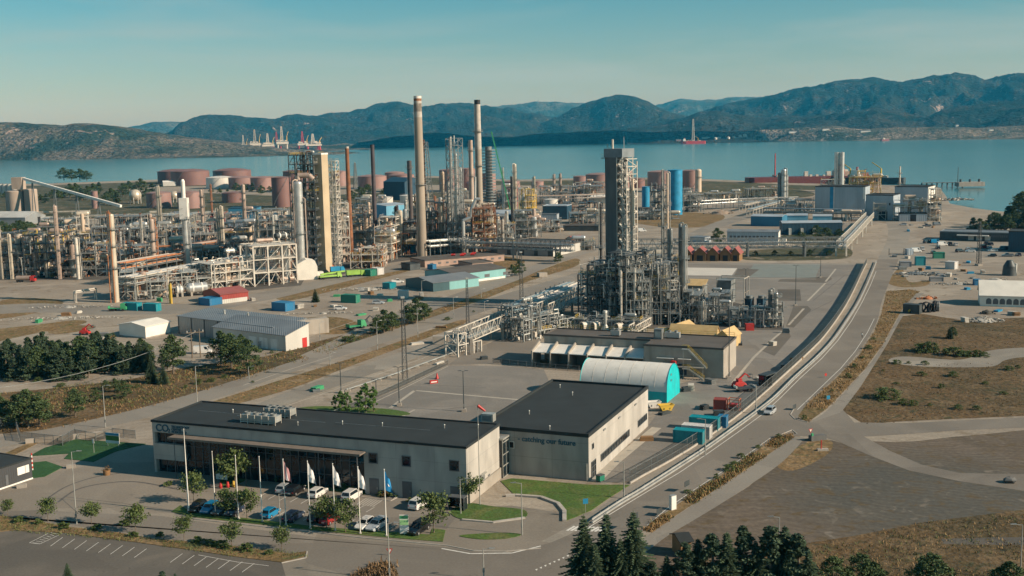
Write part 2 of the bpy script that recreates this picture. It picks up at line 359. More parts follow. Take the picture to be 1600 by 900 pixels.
CP = {k: carpaint('car_paint_'+k, c) for k, c in dict(white=(.68,.66,.62), black=(.012,.012,.014), grey=(.14,.15,.16), silver=(.4,.42,.43), blue=(.01,.2,.38), red=(.28,.02,.02), navy=(.015,.03,.06)).items()}
# plants
m_bark   = M('tree_bark', (.14,.11,.08), .9, var=.3, scale=2)
m_lf_y   = leaf('young_leaf', (.055,.085,.025), (.115,.15,.045))
m_lf_b   = leaf('broad_leaf', (.038,.068,.026), (.085,.12,.042))
m_lf_d   = leaf('dark_needle', (.03,.054,.032), (.062,.095,.05))
m_lf_s   = leaf('spruce_needle', (.034,.06,.034), (.07,.105,.052))
m_lf_g   = leaf('bright_leaf', (.075,.15,.035), (.13,.22,.055))
m_lf_r   = leaf('autumn_leaf', (.16,.06,.02), (.1,.09,.03))
m_rock   = M('pale_rock', (.36,.34,.3), .9, var=.3, scale=.8)
m_soil   = M('spoil_soil', (.26,.2,.15), .95, var=.2, scale=.5, bmp=.4)
# ================================================================ SETTING
def catmull(pts, k=6, closed=False):
    n = len(pts); out = []
    for i in range(n if closed else n-1):
        g = lambda j: pts[j % n] if closed else pts[max(0, min(n-1, j))]
        p0, p1, p2, p3 = g(i-1), g(i), g(i+1), g(i+2)
        for s in range(k):
            t = s/k
            out.append(tuple(.5*(2*b+(c-a)*t+(2*a-5*b+4*c-d)*t*t+(-a+3*b-3*c+d)*t**3) for a,b,c,d in zip(p0,p1,p2,p3)))
    if not closed: out.append(pts[-1])
    return out
LAY = [0]
def lz(layer): LAY[0] += 1; return .004*layer+.00035*(LAY[0] % 11)
def sheet(name, poly, mat, layer, smooth=False, kind='structure'):
    if smooth: poly = catmull(poly, 5, True)
    z_ = lz(layer); P = [G(*q, z_) for q in poly]
    a = sum(P[i].x*P[(i+1)%len(P)].y-P[(i+1)%len(P)].x*P[i].y for i in range(len(P)))
    if a < 0: P.reverse()
    b = MB(); b.quad(*P); return b.build(name, mat, kind=kind)
def strip(name, L, Rr, mat, layer, n=6):
    L, Rr = catmull(L, n), catmull(Rr, n)
    b = MB(); m = len(L); z_ = lz(layer)
    def at(c, t):
        f = t*(len(c)-1); i = min(int(f), len(c)-2); f -= i
        return G(c[i][0]*(1-f)+c[i+1][0]*f, c[i][1]*(1-f)+c[i+1][1]*f, z_)
    for k in range(m-1):
        t0, t1 = k/(m-1), (k+1)/(m-1)
        b.quad(at(L,t0), at(Rr,t0), at(Rr,t1), at(L,t1))
    return b.build(name, mat, kind='structure')
def band(pts, w, layer, closed=False, b=None, z=None):   # ground stripe of width w metres along pixel polyline
    b = b or MB(); z_ = lz(layer); P = [G(*q, z_) for q in pts]
    if closed: P.append(P[0])
    for i in range(len(P)-1):
        d = (P[i+1]-P[i]); d.z = 0
        if d.length < 1e-4: continue
        d.normalize(); s = Vector((-d.y, d.x, 0))*w/2
        b.quad(P[i]-s, P[i+1]-s, P[i+1]+s, P[i]+s)
    return b
def kerb(pts, w=.18, h=.12, b=None, closed=False):
    b = b or MB(); P = [G(*q) for q in pts]
    if closed: P.append(P[0])
    for i in range(len(P)-1):
        b.beam(P[i]+Vector((0,0,h/2)), P[i+1]+Vector((0,0,h/2)), w, h)
    return b
m_floor = ground('process_floor', [(.1,.092,.082),(.075,.07,.064),(.125,.113,.098)], .03, .1, 1.2, bmp=.1, fc=.2)  # stained concrete, with the shade among the units put into its grey
m_scrub = ground('far_scrub', [(.06,.065,.035),(.1,.085,.05),(.04,.05,.028),(.2,.165,.12)], .02, .05, .5, bmp=1, dist=.5)
# --- land out to the shore, shore bank, water
coast = [(-420,296),(-250,292),(-60,288),(60,287),(150,284),(260,280),(340,276),(450,275),(560,275),(680,275),(800,281),(880,279),(980,277),(1080,279),(1180,283),(1235,286),(1330,288),(1425,290),(1468,293),(1478,306),(1484,318),(1520,325),(1560,330),(1600,333),(1680,337),(1800,340),(2050,350)]
cw = [G(*q) for q in coast]
land = cw + [Vector((900,400,0)), Vector((700,-150,0)), Vector((-700,-150,0)), Vector((-1200,600,0))]
b = MB(); land.reverse(); b.quad(*land); land_o = b.build('ground', m_yard, kind='structure')
b = MB()
for p, q in zip(cw, cw[1:]):
    o = Vector((0, 14, -4.2)); b.quad(p, q, q+o, p+o)
b.build('shore_bank', M('shore_rock', (.2,.16,.12), .9, var=.35, scale=.2, bmp=.6), kind='structure')
m_water, t, p = _nodes('sea_water')
wc = mix(t, rng(t, nz(t, .0022, 5, .6, (.35,1,1)), .4, .65), (.04,.132,.15), (.058,.16,.175))
t.links.new(wc, p.inputs['Base Color']); p.inputs['Roughness'].default_value = .16; p.inputs['IOR'].default_value = 1.33
bump(t, p, nz(t, .09, 6, .4, (.6,1,1)), .1, .8)
b = MB(); WZ = -3.0
xs = [-12500,-6000,-3000,-1000,0,1000,3000,6000,12500]; ys = [300,1200,2500,5000,9000,14000,20000]
for i in range(len(xs)-1):
    for j in range(len(ys)-1): b.quad((xs[i],ys[j],WZ),(xs[i+1],ys[j],WZ),(xs[i+1],ys[j+1],WZ),(xs[i],ys[j+1],WZ))
b.build('sea', m_water, kind='structure')

# --- the hills across the fjord
def hillmat(name, forest, rock, soil, sc, rocky):
    m, t, p = _nodes(name)
    g = t.nodes.new('ShaderNodeNewGeometry'); sp = t.nodes.new('ShaderNodeSeparateXYZ'); t.links.new(g.outputs['Normal'], sp.inputs[0])
    n1 = nz(t, sc, 8, .6); n2 = nz(t, sc*4, 8, 1.0)
    c = mix(t, rng(t, n1, .38, .62), forest, soil)
    ad = t.nodes.new('ShaderNodeMath'); ad.operation = 'SUBTRACT'; t.links.new(n2, ad.inputs[0])
    sl_ = rng(t, sp.outputs[2], .55, .95, -.06, .1); t.links.new(sl_, ad.inputs[1])
    c = mix(t, rng(t, ad.outputs[0], .58-rocky, .68-rocky, 0, .95), c, rock)
    c = mix(t, rng(t, nz(t, sc*9, 8, 1.2), .5, .6, 0, .8), c, forest)
    c = mix(t, 1.0, c, mix(t, rng(t, nz(t, sc*22, 6, .5), .3, .7), (.45,.45,.45), (1.5,1.5,1.5)), 'MULTIPLY')
    t.links.new(c, p.inputs['Base Color']); p.inputs['Roughness'].default_value = .95; p.inputs['Specular IOR Level'].default_value = .1
    bump(t, p, nz(t, sc*12, 10, .4), 1.0, 26)
    return m
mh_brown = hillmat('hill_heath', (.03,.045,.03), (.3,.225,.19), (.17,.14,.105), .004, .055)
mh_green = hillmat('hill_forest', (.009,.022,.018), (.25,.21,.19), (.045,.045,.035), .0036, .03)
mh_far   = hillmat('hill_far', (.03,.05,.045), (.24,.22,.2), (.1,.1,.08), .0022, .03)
mh_low = hillmat('hill_low_shore', (.05,.065,.045), (.34,.28,.23), (.2,.165,.12), .006, .13)
def hill(name, sky, dr, df, db, mat, amp, seed, rows=34, step=3.0, shore=None, sharp=1.0):
    xs = []; x = sky[0][0]
    while x < sky[-1][0]: xs.append(x); x += step
    xs.append(sky[-1][0])
    def prof(x):
        for (x0,y0),(x1,y1) in zip(sky, sky[1:]):
            if x0 <= x <= x1:
                t = (x-x0)/max(1e-6,x1-x0); t = t*t*(3-2*t)*.5+t*.5
                return y0*(1-t)+y1*t
        return sky[-1][1]
    b = MB(); vs = []; n = len(xs)
    for x in xs:
        y = prof(x); d = ray(x, y); az = math.atan2(d.x, d.y); hor = math.hypot(d.x, d.y)
        zr = CAMH + d.z/hor*dr
        e = min(1, (x-sky[0][0])/40, (sky[-1][0]-x)/40)
        dfx = df if shore is None else (CAMH-WZ)/-(ray(x, shore(x)).z/hor)
        for j in range(rows):
            s = j/(rows-1)
            if s < .72: t = s/.72; dist = dfx+(dr-dfx)*t; k = (t*t*(3-2*t))**sharp*.82+.18*t
            else: t = (s-.72)/.28; dist = dr+(db-dr)*t; k = 1-t*t
            X, Y = math.sin(az)*dist, math.cos(az)*dist
            q = Vector((X*.0011+seed, Y*.0011, seed*.7))
            f = mnoise.hetero_terrain(q, .9, 2.1, 6, .7, noise_basis='PERLIN_ORIGINAL')-.6 if False else mnoise.fractal(q, .85, 2.1, 6)
            r = 1-abs(mnoise.fractal(q*1.9+Vector((5,1,0)), .9, 2.0, 5))*1.6
            w = math.sin(min(1, k)*math.pi*.9)
            z = WZ-.5+(zr-WZ)*k + amp*w*(f*1.2+(r-.6)*1.1) - (0 if k < .97 else 0)
            if s > .6 and s <= .76: z += (f)*amp*.08
            if j == 0: z = WZ-6
            vs.append((X, Y, z))
    fs = [(i*rows+j, (i+1)*rows+j, (i+1)*rows+j+1, i*rows+j+1) for i in range(n-1) for j in range(rows-1)]
    b.add(vs, fs, True)
    return b.build(name, mat, kind='structure')
hill('hills', [(-200,182),(-60,186),(0,190),(30,189),(60,192),(95,195),(118,191),(140,192),(165,195),(200,200),(240,206),(270,211),(300,216),(330,221),(380,226),(440,229),(480,231),(520,234),(560,237),(600,239),(640,242),(660,246)], 5300, 4200, 7400, mh_brown, 26, 1.3, shore=lambda x: 251-(x*.013), step=2.5)
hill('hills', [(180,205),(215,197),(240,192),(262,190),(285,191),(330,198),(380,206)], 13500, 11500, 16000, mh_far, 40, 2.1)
hill('hills', [(235,216),(262,210),(283,192),(305,184),(330,180),(358,179),(385,182),(405,183),(430,186),(450,181),(468,178),(490,181),(520,184),(555,186),(600,190),(650,196),(700,204),(740,210)], 9200, 7400, 12500, mh_green, 55, 3.7)
hill('hills', [(480,190),(520,181),(548,180),(565,174),(590,166),(616,161),(640,163),(662,166),(690,161),(712,160),(735,163),(760,166),(790,168),(830,176),(880,186),(940,196),(1000,204)], 10500, 7300, 14000, mh_green, 70, 5.2)
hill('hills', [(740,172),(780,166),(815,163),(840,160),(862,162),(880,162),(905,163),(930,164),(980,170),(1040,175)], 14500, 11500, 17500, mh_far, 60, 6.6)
hill('hills', [(830,200),(870,186),(900,170),(925,160),(948,152),(970,150),(990,152),(1010,159),(1032,170),(1050,178),(1080,186),(1130,196)], 9300, 7600, 12000, mh_green, 55, 7.9)
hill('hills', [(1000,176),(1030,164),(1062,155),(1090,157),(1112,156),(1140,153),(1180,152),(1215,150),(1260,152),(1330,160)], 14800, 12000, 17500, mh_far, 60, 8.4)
hill('hills', [(1080,180),(1130,165),(1180,158),(1220,151),(1250,146),(1280,138),(1305,131),(1335,128),(1365,125),(1390,128),(1410,131),(1432,126),(1455,121),(1490,120),(1515,124),(1540,132),(1560,126),(1585,121),(1620,123),(1700,135),(1800,150)], 9800, 6900, 13500, mh_green, 85, 9.1, rows=40)
hill('hills', [(980,205),(1030,196),(1060,188),(1095,177),(1120,174),(1150,179),(1190,182),(1230,180),(1270,177),(1310,180),(1335,172),(1365,168),(1395,170),(1425,178),(1450,182),(1475,171),(1500,164),(1530,162),(1560,160),(1600,156),(1700,165),(1800,175)], 7200, 5600, 8800, mh_green, 45, 11.4, rows=36)
hill('hills', [(560,222),(620,214),(680,208),(740,212),(800,214),(860,208),(920,206),(960,204),(1010,207),(1080,203),(1140,205),(1200,202),(1260,199),(1300,197),(1340,202),(1400,200),(1470,199),(1520,200),(1600,196),(1700,195),(1800,195)], 5900, 5000, 7000, mh_low, 14, 13.2, shore=lambda x: 224.8-(x-800)*.009 if x > 780 else 225.0, step=2.5)
# --- air over the fjord
b = MB(); b.box(-13000, 13000, -1500, 20500, -9.5, 720)
mhz = bpy.data.materials.new('fjord_air'); mhz.use_nodes = True; t = mhz.node_tree
for n in list(t.nodes):
    if n.type != 'OUTPUT_MATERIAL': t.nodes.remove(n)
pv = t.nodes.new('ShaderNodeVolumePrincipled'); pv.inputs['Density'].default_value = 3.8e-5; pv.inputs['Color'].default_value = (.04,.55,1,1); pv.inputs['Anisotropy'].default_value = .0; pv.inputs['Absorption Color'].default_value = (1,1,1,1)
t.links.new(pv.outputs[0], t.nodes[0].inputs['Volume'])
hz = b.build('haze', mhz, kind='stuff')

# --- ground cover and paving, each sheet 4 mm above the one below
sheet('dry_grass', [(-150,700),(0,678),(100,668),(240,634),(390,592),(520,552),(640,507),(700,489),(690,478),(640,492),(560,517),(470,540),(400,560),(300,572),(190,594),(0,614),(-150,620)], m_heath, 1, True)
sheet('dry_grass', [(620,517),(700,487),(760,466),(830,438),(900,416),(898,404),(840,424),(780,446),(720,470),(650,495),(600,512)], m_dry, 2, True)
sheet('dry_grass', [(450,590),(560,556),(660,520),(720,500),(722,507),(640,538),(540,575),(440,612),(330,640),(320,632),(400,606)], m_dry, 2, True)
sheet('dry_grass', [(0,470),(60,466),(100,472),(60,488),(0,498),(-60,500)], m_dry, 1, True)
sheet('dry_grass', [(-40,520),(60,507),(120,500),(130,506),(40,524),(-40,540)], m_dry, 1, True)
sheet('dry_grass', [(80,512),(120,508),(150,511),(110,520),(78,521)], m_dry, 1, True)
sheet('dry_grass', [(435,455),(520,438),(640,415),(650,420),(560,444),(450,470)], m_dry, 1, True)
sheet('dry_grass', [(455,500),(520,495),(560,505),(545,520),(500,522),(455,515)], m_dry, 1, True)
sheet('dry_grass', [(760,400),(800,402),(820,410),(780,425),(755,425)], m_dry, 1, True)
sheet('dry_grass', [(-60,300),(100,292),(240,300),(330,302),(460,306),(640,300),(700,304),(640,318),(520,326),(360,330),(240,334),(120,342),(-60,345)], m_scrub, 1, True)
sheet('dry_grass', [(-300,298),(-60,291),(60,290),(150,287),(260,283),(340,279),(450,278),(560,278),(680,278),(800,284),(880,282),(980,280),(1080,282),(1180,286),(1235,289),(1330,291),(1330,297),(1235,297),(1080,291),(880,290),(680,289),(450,288),(260,292),(100,299),(-300,306)], m_scrub, 2)
sheet('dry_grass', [(1090,292),(1240,296),(1270,306),(1180,312),(1090,306)], m_scrub, 1, True)
sheet('dry_grass', [(1165,392),(1310,386),(1330,400),(1290,406),(1165,406)], m_scrub, 1, True)
sheet('dry_grass', [(1228,366),(1316,364),(1310,382),(1228,380)], m_scrub, 1, True)
sheet('dry_grass', [(985,340),(1050,332),(1130,336),(1110,352),(1060,356),(1000,350)], m_dry, 1, True)
sheet('heath', [(1316,642),(1345,604),(1385,540),(1410,494),(1440,490),(1500,500),(1600,496),(1760,500),(1760,640),(1600,650),(1480,655),(1400,659),(1350,663)], m_heath, 1)
sheet('heath', [(1150,880),(1250,850),(1330,838),(1450,815),(1650,790),(1750,790),(1750,980),(960,980),(1000,905),(1090,872)], m_heath, 2)
sheet('dirt_field', [(1340,690),(1420,690),(1520,680),(1700,672),(1700,748),(1600,742),(1500,740),(1430,725),(1370,705)], m_field, 1, True)
sheet('gravel_path', [(1392,560),(1420,557),(1500,562),(1545,548),(1600,543),(1680,543),(1680,556),(1600,558),(1570,563),(1545,573),(1450,573),(1395,567)], m_conc, 2, True)
sheet('dirt_field', [(1012,853),(1060,823),(1110,797),(1170,760),(1225,712),(1258,686),(1300,688),(1500,744),(1700,772),(1700,960),(1000,960)], m_field, 1)
sheet('process_floor', [(-30,438),(176,437),(186,472),(330,460),(470,446),(476,436),(530,430),(612,410),(700,399),(800,392),(800,332),(640,330),(380,340),(60,356),(-30,384)], m_floor, 3)
sheet('process_floor', [(900,514),(1062,514),(1225,516),(1225,494),(1140,470),(1062,468),(985,470),(905,480)], m_floor, 3)
sheet('gravel_path', [(1470,842),(1530,840),(1700,838),(1700,852),(1530,851),(1475,850)], m_asphd, 3)
sheet('dry_grass', [(1388,438),(1408,418),(1420,440),(1450,438),(1448,446),(1420,449),(1395,446)], m_dry, 2, True)
sheet('dry_grass', [(1385,455),(1420,452),(1438,455),(1415,475),(1400,500),(1378,540),(1350,578),(1318,612),(1290,640),(1262,660),(1242,654),(1258,634),(1300,597),(1342,555),(1366,518),(1377,490)], m_dry, 2)
sheet('dry_grass', [(1003,829),(1040,801),(1085,770),(1130,740),(1170,713),(1212,683),(1237,677),(1240,683),(1205,707),(1150,744),(1098,778),(1052,808),(1018,832)], m_dry, 2)
sheet('dry_grass', [(1300,690),(1262,690),(1215,725),(1240,735),(1290,712)], m_dry, 3, True)
# main apron round the visitor building and the lower roads
sheet('apron', [(-80,800),(-40,772),(20,757),(100,735),(150,712),(190,692),(240,700),(560,762),(740,792),(800,790),(870,800),(920,800),(1003,829),(1000,850),(960,920),(-80,920)], m_apron, 3)
sheet('car_park', [(-80,838),(20,828),(110,832),(240,850),(330,862),(440,878),(452,920),(-80,920)], m_asphd, 4)
sheet('car_park', [(440,758),(470,752),(560,768),(700,790),(720,800),(698,826),(672,824),(560,812),(400,790)], m_asph, 4)
sheet('lower_road', [(-80,803),(60,797),(150,802),(250,806),(300,813),(400,827),(500,840),(600,847),(700,855),(740,862),(800,862),(860,848),(900,831),(930,812),(1003,830),(985,862),(955,920),(620,920),(480,880),(470,866),(400,862),(300,848),(240,838),(110,820),(-80,800)], m_asph, 5)
strip('main_road', [(880,850),(925,815),(975,783),(1003,768),(1060,733),(1105,703),(1150,671),(1190,641),(1215,620),(1245,590),(1280,558),(1305,531),(1325,502),(1342,475),(1355,448),(1366,422),(1372,405)],
      [(990,852),(1004,830),(1040,800),(1085,769),(1130,739),(1170,712),(1212,682),(1238,661),(1262,630),(1290,604),(1318,577),(1340,552),(1360,522),(1371,500),(1377,474),(1386,450),(1404,405)], m_asph, 6)
strip('main_road', [(1368,412),(1376,396),(1384,380),(1388,362),(1384,345)], [(1404,412),(1410,396),(1418,380),(1422,362),(1412,345)], m_conc, 5)
sheet('junction', [(1208,682),(1236,655),(1244,648),(1258,658),(1290,652),(1318,641),(1335,660),(1420,661),(1500,657),(1600,652),(1700,647),(1700,662),(1600,668),(1500,672),(1420,678),(1350,682),(1390,704),(1440,726),(1500,739),(1600,741),(1700,742),(1700,780),(1600,767),(1500,752),(1420,735),(1360,712),(1310,690),(1285,682),(1245,681)], m_asph, 7)
strip('bike_path', [(985,856),(1018,833),(1052,809),(1098,779),(1150,745),(1205,708),(1242,682)], [(1010,862),(1042,838),(1075,818),(1120,791),(1168,760),(1222,722),(1258,684)], m_path, 8)
strip('bike_path', [(1262,662),(1292,642),(1320,613),(1352,578),(1380,540),(1402,500),(1416,476),(1432,458)], [(1312,645),(1322,634),(1345,603),(1372,560),(1394,522),(1412,492),(1425,474),(1444,458)], m_path, 8)
# walk and verge between yard fence and road
strip('pavement', [(845,846),(890,822),(935,795),(985,758),(1050,722),(1100,690),(1150,655),(1190,625),(1240,580),(1285,535),(1320,490),(1345,445),(1362,412)], [(870,848),(920,815),(970,783),(1000,768),(1058,732),(1103,702),(1148,670),(1188,640),(1243,590),(1303,530),(1340,474),(1364,422),(1370,410)], m_conc, 4)
# roads between refinery and test centre
strip('service_road', [(-60,692),(40,676),(100,665),(180,647),(240,632),(330,606),(450,567),(560,532),(640,507),(720,481),(800,456),(905,425)], [(-60,708),(40,692),(110,678),(190,662),(250,647),(340,622),(455,582),(570,545),(650,520),(725,497),(805,470),(905,434)], m_path, 4)
strip('service_road', [(380,640),(450,612),(530,583),(620,552),(690,524),(740,505),(800,480)], [(400,650),(470,624),(550,595),(640,563),(705,534),(755,513),(810,490)], m_conc, 4)
strip('service_road', [(470,555),(520,532),(560,512),(620,490),(680,470),(720,456),(800,428),(850,408),(900,392),(960,375)], [(480,562),(530,540),(572,520),(632,500),(690,480),(730,466),(808,438),(858,416),(905,400),(965,382)], m_path, 4)
strip('service_road', [(-60,480),(60,474),(160,478),(300,474),(380,462),(440,450),(560,425),(700,398)], [(-60,494),(60,488),(160,492),(310,488),(390,474),(450,462),(566,434),(706,408)], m_path, 2)
strip('service_road', [(1060,372),(1110,350),(1150,338),(1200,330)], [(1080,376),(1125,356),(1165,343),(1215,335)], m_path, 2)
sheet('yard', [(505,655),(560,633),(622,608),(700,571),(790,572),(850,578),(860,600),(770,660)], m_concg, 5)
sheet('yard', [(700,570),(840,566),(845,530),(800,520),(720,556)], m_asph, 4)
sheet('yard', [(930,755),(985,752),(1050,715),(1145,650),(1190,615),(1235,570),(1150,575),(1060,600),(1010,670)], m_concg, 5)
sheet('plant_yard', [(1060,410),(1340,412),(1330,440),(1300,485),(1260,535),(1190,610),(1145,600),(1145,500),(1060,480)], m_concg, 2)
sheet('plant_slab', [(1178,412),(1282,413),(1274,434),(1165,433)], M('green_grey_slab', (.17,.19,.175), .9, var=.1, scale=.2), 4)
sheet('plant_slab', [(1073,418),(1152,419),(1143,431),(1068,430)], M('pale_slab', (.5,.47,.42), .9, var=.06, scale=.2), 4)
sheet('plant_slab', [(1153,420),(1186,421),(1170,433),(1146,432)], m_asphd, 4)
for q in ([(1215,440),(1290,442),(1300,436),(1298,432),(1220,436)], [(1215,452),(1250,452),(1252,470),(1230,470),(1215,470)], [(1240,478),(1262,478),(1268,484),(1240,512),(1228,510)], [(1190,548),(1218,520),(1232,518),(1236,526),(1210,556)]):
    sheet('plant_slab', q, m_asphd, 4)
sheet('far_yard', [(1395,410),(1600,400),(1700,400),(1700,365),(1470,372),(1420,380)], m_conc, 2)
sheet('far_yard', [(1385,450),(1420,446),(1530,455),(1700,470),(1700,425),(1400,412)], m_yard, 1)
# --- lawns, a kerb step above the paving
def lawn(poly, mat=m_lawn, h=.1, smooth=True):
    q = catmull(poly, 4, True) if smooth else poly
    P = [G(*c) for c in q]
    if sum(P[i].x*P[(i+1)%len(P)].y-P[(i+1)%len(P)].x*P[i].y for i in range(len(P))) < 0: P.reverse()
    b = MB(); b.prism([(c.x, c.y) for c in P], 0, h); return b.build('lawn', mat, kind='structure')
lawn([(782,752),(800,748),(921,758),(984,758),(952,778),(925,797),(900,808),(884,814),(882,800),(872,788),(845,778),(805,775)], smooth=False)
lawn([(704,801),(722,788),(740,787),(772,792),(818,797),(819,809),(770,815),(722,812)])
lawn([(718,838),(740,835),(790,833),(814,836),(790,842),(750,843)])
lawn([(268,800),(282,790),(300,802),(400,812),(500,824),(600,831),(672,836),(676,826),(696,829),(692,847),(640,843),(560,836),(400,819),(300,808)], smooth=False)
lawn([(432,752),(460,745),(530,756),(572,766),(566,773),(520,768),(470,760)], m_lawn)
lawn([(345,748),(372,740),(390,745),(372,756),(352,762)], m_lawn)
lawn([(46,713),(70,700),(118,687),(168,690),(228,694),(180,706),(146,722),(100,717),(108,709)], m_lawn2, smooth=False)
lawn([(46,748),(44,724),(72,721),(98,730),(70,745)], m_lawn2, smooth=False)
lawn([(440,645),(480,636),(540,636),(610,640),(640,648),(560,652),(470,650)], m_lawn)
lawn([(-60,800),(0,806),(60,815),(110,824),(180,832),(240,842),(330,850),(400,858),(455,866),(478,862),(476,870),(440,879),(380,872),(300,860),(200,846),(100,833),(20,829),(-60,838)], m_dry, smooth=False)
lawn([(545,905),(580,885),(600,878),(614,884),(618,905)], m_heath)
lawn([(-60,735),(0,712),(50,690),(70,684),(60,692),(0,722),(-60,748)], m_dry)
# --- kerbs and paint
b = MB()
kerb([(845,857),(790,862),(740,861),(700,853),(560,840),(300,811)], b=b)
kerb([(882,815),(882,800),(872,788),(845,778),(805,775),(790,776)], .7, .35, b=b)
kerb([(722,813),(770,817),(820,810)], .5, .25, b=b)
kerb([(440,880),(478,872),(480,862)], b=b)
kerb([(560,776),(610,783),(640,768)], b=b); kerb([(615,780),(625,770)], b=b)
kerb([(1214,682),(1238,672),(1245,678)], b=b); kerb([(1262,660),(1242,655),(1235,648),(1240,640)], b=b)
b.build('kerbs', m_kerb, kind='structure')
b = MB()
band([(915,827),(975,790),(1008,770),(1062,738),(1108,707),(1152,676),(1193,646),(1220,621),(1250,591),(1284,560),(1309,532),(1330,502),(1346,474),(1359,448),(1369,424)], .16, 8, b=b)
band([(985,845),(1012,820),(1044,793),(1088,763),(1134,733),(1172,707),(1204,684)], .14, 8, b=b)
band([(1246,640),(1290,598),(1314,575),(1336,549),(1355,520),(1366,498)], .14, 8, b=b)
band([(845,853),(800,864),(735,865),(690,857)], .3, 8, b=b)
for k in range(9):                                         # zebra bars
    x = 886+k*6.2; band([(x,829+k*.2),(x+12,822+k*.2)], .45, 8, b=b)
for k in range(8):                                         # give-way teeth
    x, y = 836+k*7, 890-k*3.1; A = G(x,y,.032); B = G(x+4,y-1.6,.032); C = G(x+3,y+1.6,.032); b.quad(A,C,B)
for k in range(17):                                        # bays in the lower car park
    x, y = 98+k*18.7, 853.5+k*2.55
    if k in (8, 9): continue
    band([(x-19,y-.3),(x,y-14)], .1, 7, b=b)
band([(46,848),(78,832),(94,835),(62,850),(46,848)], .1, 7, b=b)
for k in range(6): band([(51+k*5.5,848-k*2.6),(62+k*4.5,849-k*2.4)], .09, 7, b=b)
band([(310,867),(370,878),(420,884)], .1, 7, b=b)
for k in range(14):                                        # bays by the building
    x, y = 402+k*17, 778+k*2.2
    if k < 11: band([(x,y),(x+14,y-8)], .1, 7, b=b)
for k in range(11):
    x, y = 408+k*22, 806+k*2.4
    band([(x,y),(x+15,y-9)], .1, 7, b=b)
for k in range(7): band([(558+k*4,788+k*.6),(573+k*4,778+k*.6)], .12, 7, b=b)
b.build('road_markings', m_white, kind='structure')
b = MB()
band([(610,637),(648,610),(850,628)], .9, 6, b=b); band([(620,655),(648,640)], .6, 6, b=b)
band([(930,752),(960,722),(1026,668)], 2.2, 6, b=b)
for q in ([(1145,598),(1178,558),(1210,528),(1222,518)], [(1232,508),(1256,482)], [(1262,470),(1290,442)], [(1290,440),(1306,420)]): band(q, .8, 5, b=b)
band([(1060,412),(1340,413)], 1.0, 5, b=b); band([(1060,434),(1275,436)], .8, 5, b=b)
for q in ([(400,650),(520,610),(660,560),(720,536)], [(560,640),(620,612),(700,572)], [(380,602),(450,578),(520,556)], [(470,530),(560,500),(640,482)]): band(q, .35, 6, b=b)
b.build('concrete_strips', M('strip_concrete', (.36,.325,.27), .9, var=.12, scale=.4), kind='structure')
b = MB()
band([(410,778),(250,782),(120,800),(95,778)], .12, 6, b=b); band([(100,776),(190,786),(290,800)], .14, 6, b=b)  # second stripe is the tall flagpole's cast shadow, painted dark
band(catmull([(90,785),(120,765),(165,755),(215,753),(280,765)]), .5, 4.4, b=b); band(catmull([(60,790),(100,762),(150,745),(200,738)]), .4, 4.4, b=b)
for k in range(26):
    x, y = rnd.uniform(880,1180), rnd.uniform(610,740)
for q in ([(950,735),(1000,742)], [(1080,640),(1130,640)], [(1080,610),(1160,607)], [(1030,600),(1140,597)], [(650,600),(760,606)], [(690,640),(760,632)], [(1180,560),(1215,562)], [(1240,500),(1300,470)], [(1270,470),(1320,430)]): band(q, .25, 6, b=b)
b.build('seams_and_pole_shadow', M('seam_and_shadow_tone', (.09,.083,.075), .9), kind='structure')
# ================================================================ BUILDERS
def wall_quad(b, A, B, z0, z1, off):      # a flat panel proud of a vertical face A->B
    A, B = Vector(A), Vector(B); d = (B-A).normalized(); n = Vector((d.y, -d.x, 0))*off
    b.quad(A+n+Vector((0,0,z0)), B+n+Vector((0,0,z0)), B+n+Vector((0,0,z1)), A+n+Vector((0,0,z1)))
def window(parent, A, B, z0, z1, name='window', frame=m_frame, glass=m_glass, mull=0, trans=0, fw=.12):
    """A->B on the wall foot, seen from outside left to right; frame with a pane sub-part"""
    A, B = Vector((A[0],A[1],0)), Vector((B[0],B[1],0)); d = (B-A).normalized(); n = Vector((d.y, -d.x, 0)); L = (B-A).length
    f = MB()
    P = lambda u, z, o=.06: A+d*u+n*o+Vector((0,0,z))
    f.beam(P(0,z0+fw/2), P(L,z0+fw/2), .1, fw); f.beam(P(0,z1-fw/2), P(L,z1-fw/2), .1, fw)
    f.beam(P(fw/2,z0+fw), P(fw/2,z1-fw), fw, .1); f.beam(P(L-fw/2,z0+fw), P(L-fw/2,z1-fw), fw, .1)
    for k in range(1, mull+1): f.beam(P(L*k/(mull+1),z0+fw), P(L*k/(mull+1),z1-fw), fw*.7, .1)
    for k in range(1, trans+1): f.beam(P(fw,z0+(z1-z0)*k/(trans+1),.055), P(L-fw,z0+(z1-z0)*k/(trans+1),.055), .09, fw*.6)
    fo = f.build(name, frame, parent)
    g = MB(); g.quad(P(fw*.6,z0+fw*.6,.03), P(L-fw*.6,z0+fw*.6,.03), P(L-fw*.6,z1-fw*.6,.03), P(fw*.6,z1-fw*.6,.03)); g.build('pane', glass, fo)
    return fo
def flush(parent, name, A, B, z0, z1, mat, t=.05):   # door, panel or far window: thin slab on a wall
    A, B = Vector((A[0],A[1],0)), Vector((B[0],B[1],0)); d = (B-A).normalized(); n = Vector((d.y,-d.x,0))
    b = MB(); q = [A-n*.02, B-n*.02, B+n*t, A+n*t]
    b.prism([(c.x,c.y) for c in q], z0, z1); return b.build(name, mat, parent)
def face(L, D, side):                     # ground line of one side of an L x D building (front is y = 0)
    return {'f': ((0,0),(L,0)), 'r': ((L,0),(L,D)), 'b': ((L,D),(0,D)), 'l': ((0,D),(0,0))}[side]
def on(L, D, side, u0, u1):
    A, B = face(L, D, side); A, B = Vector((*A,0)), Vector((*B,0)); return A.lerp(B,u0), A.lerp(B,u1)
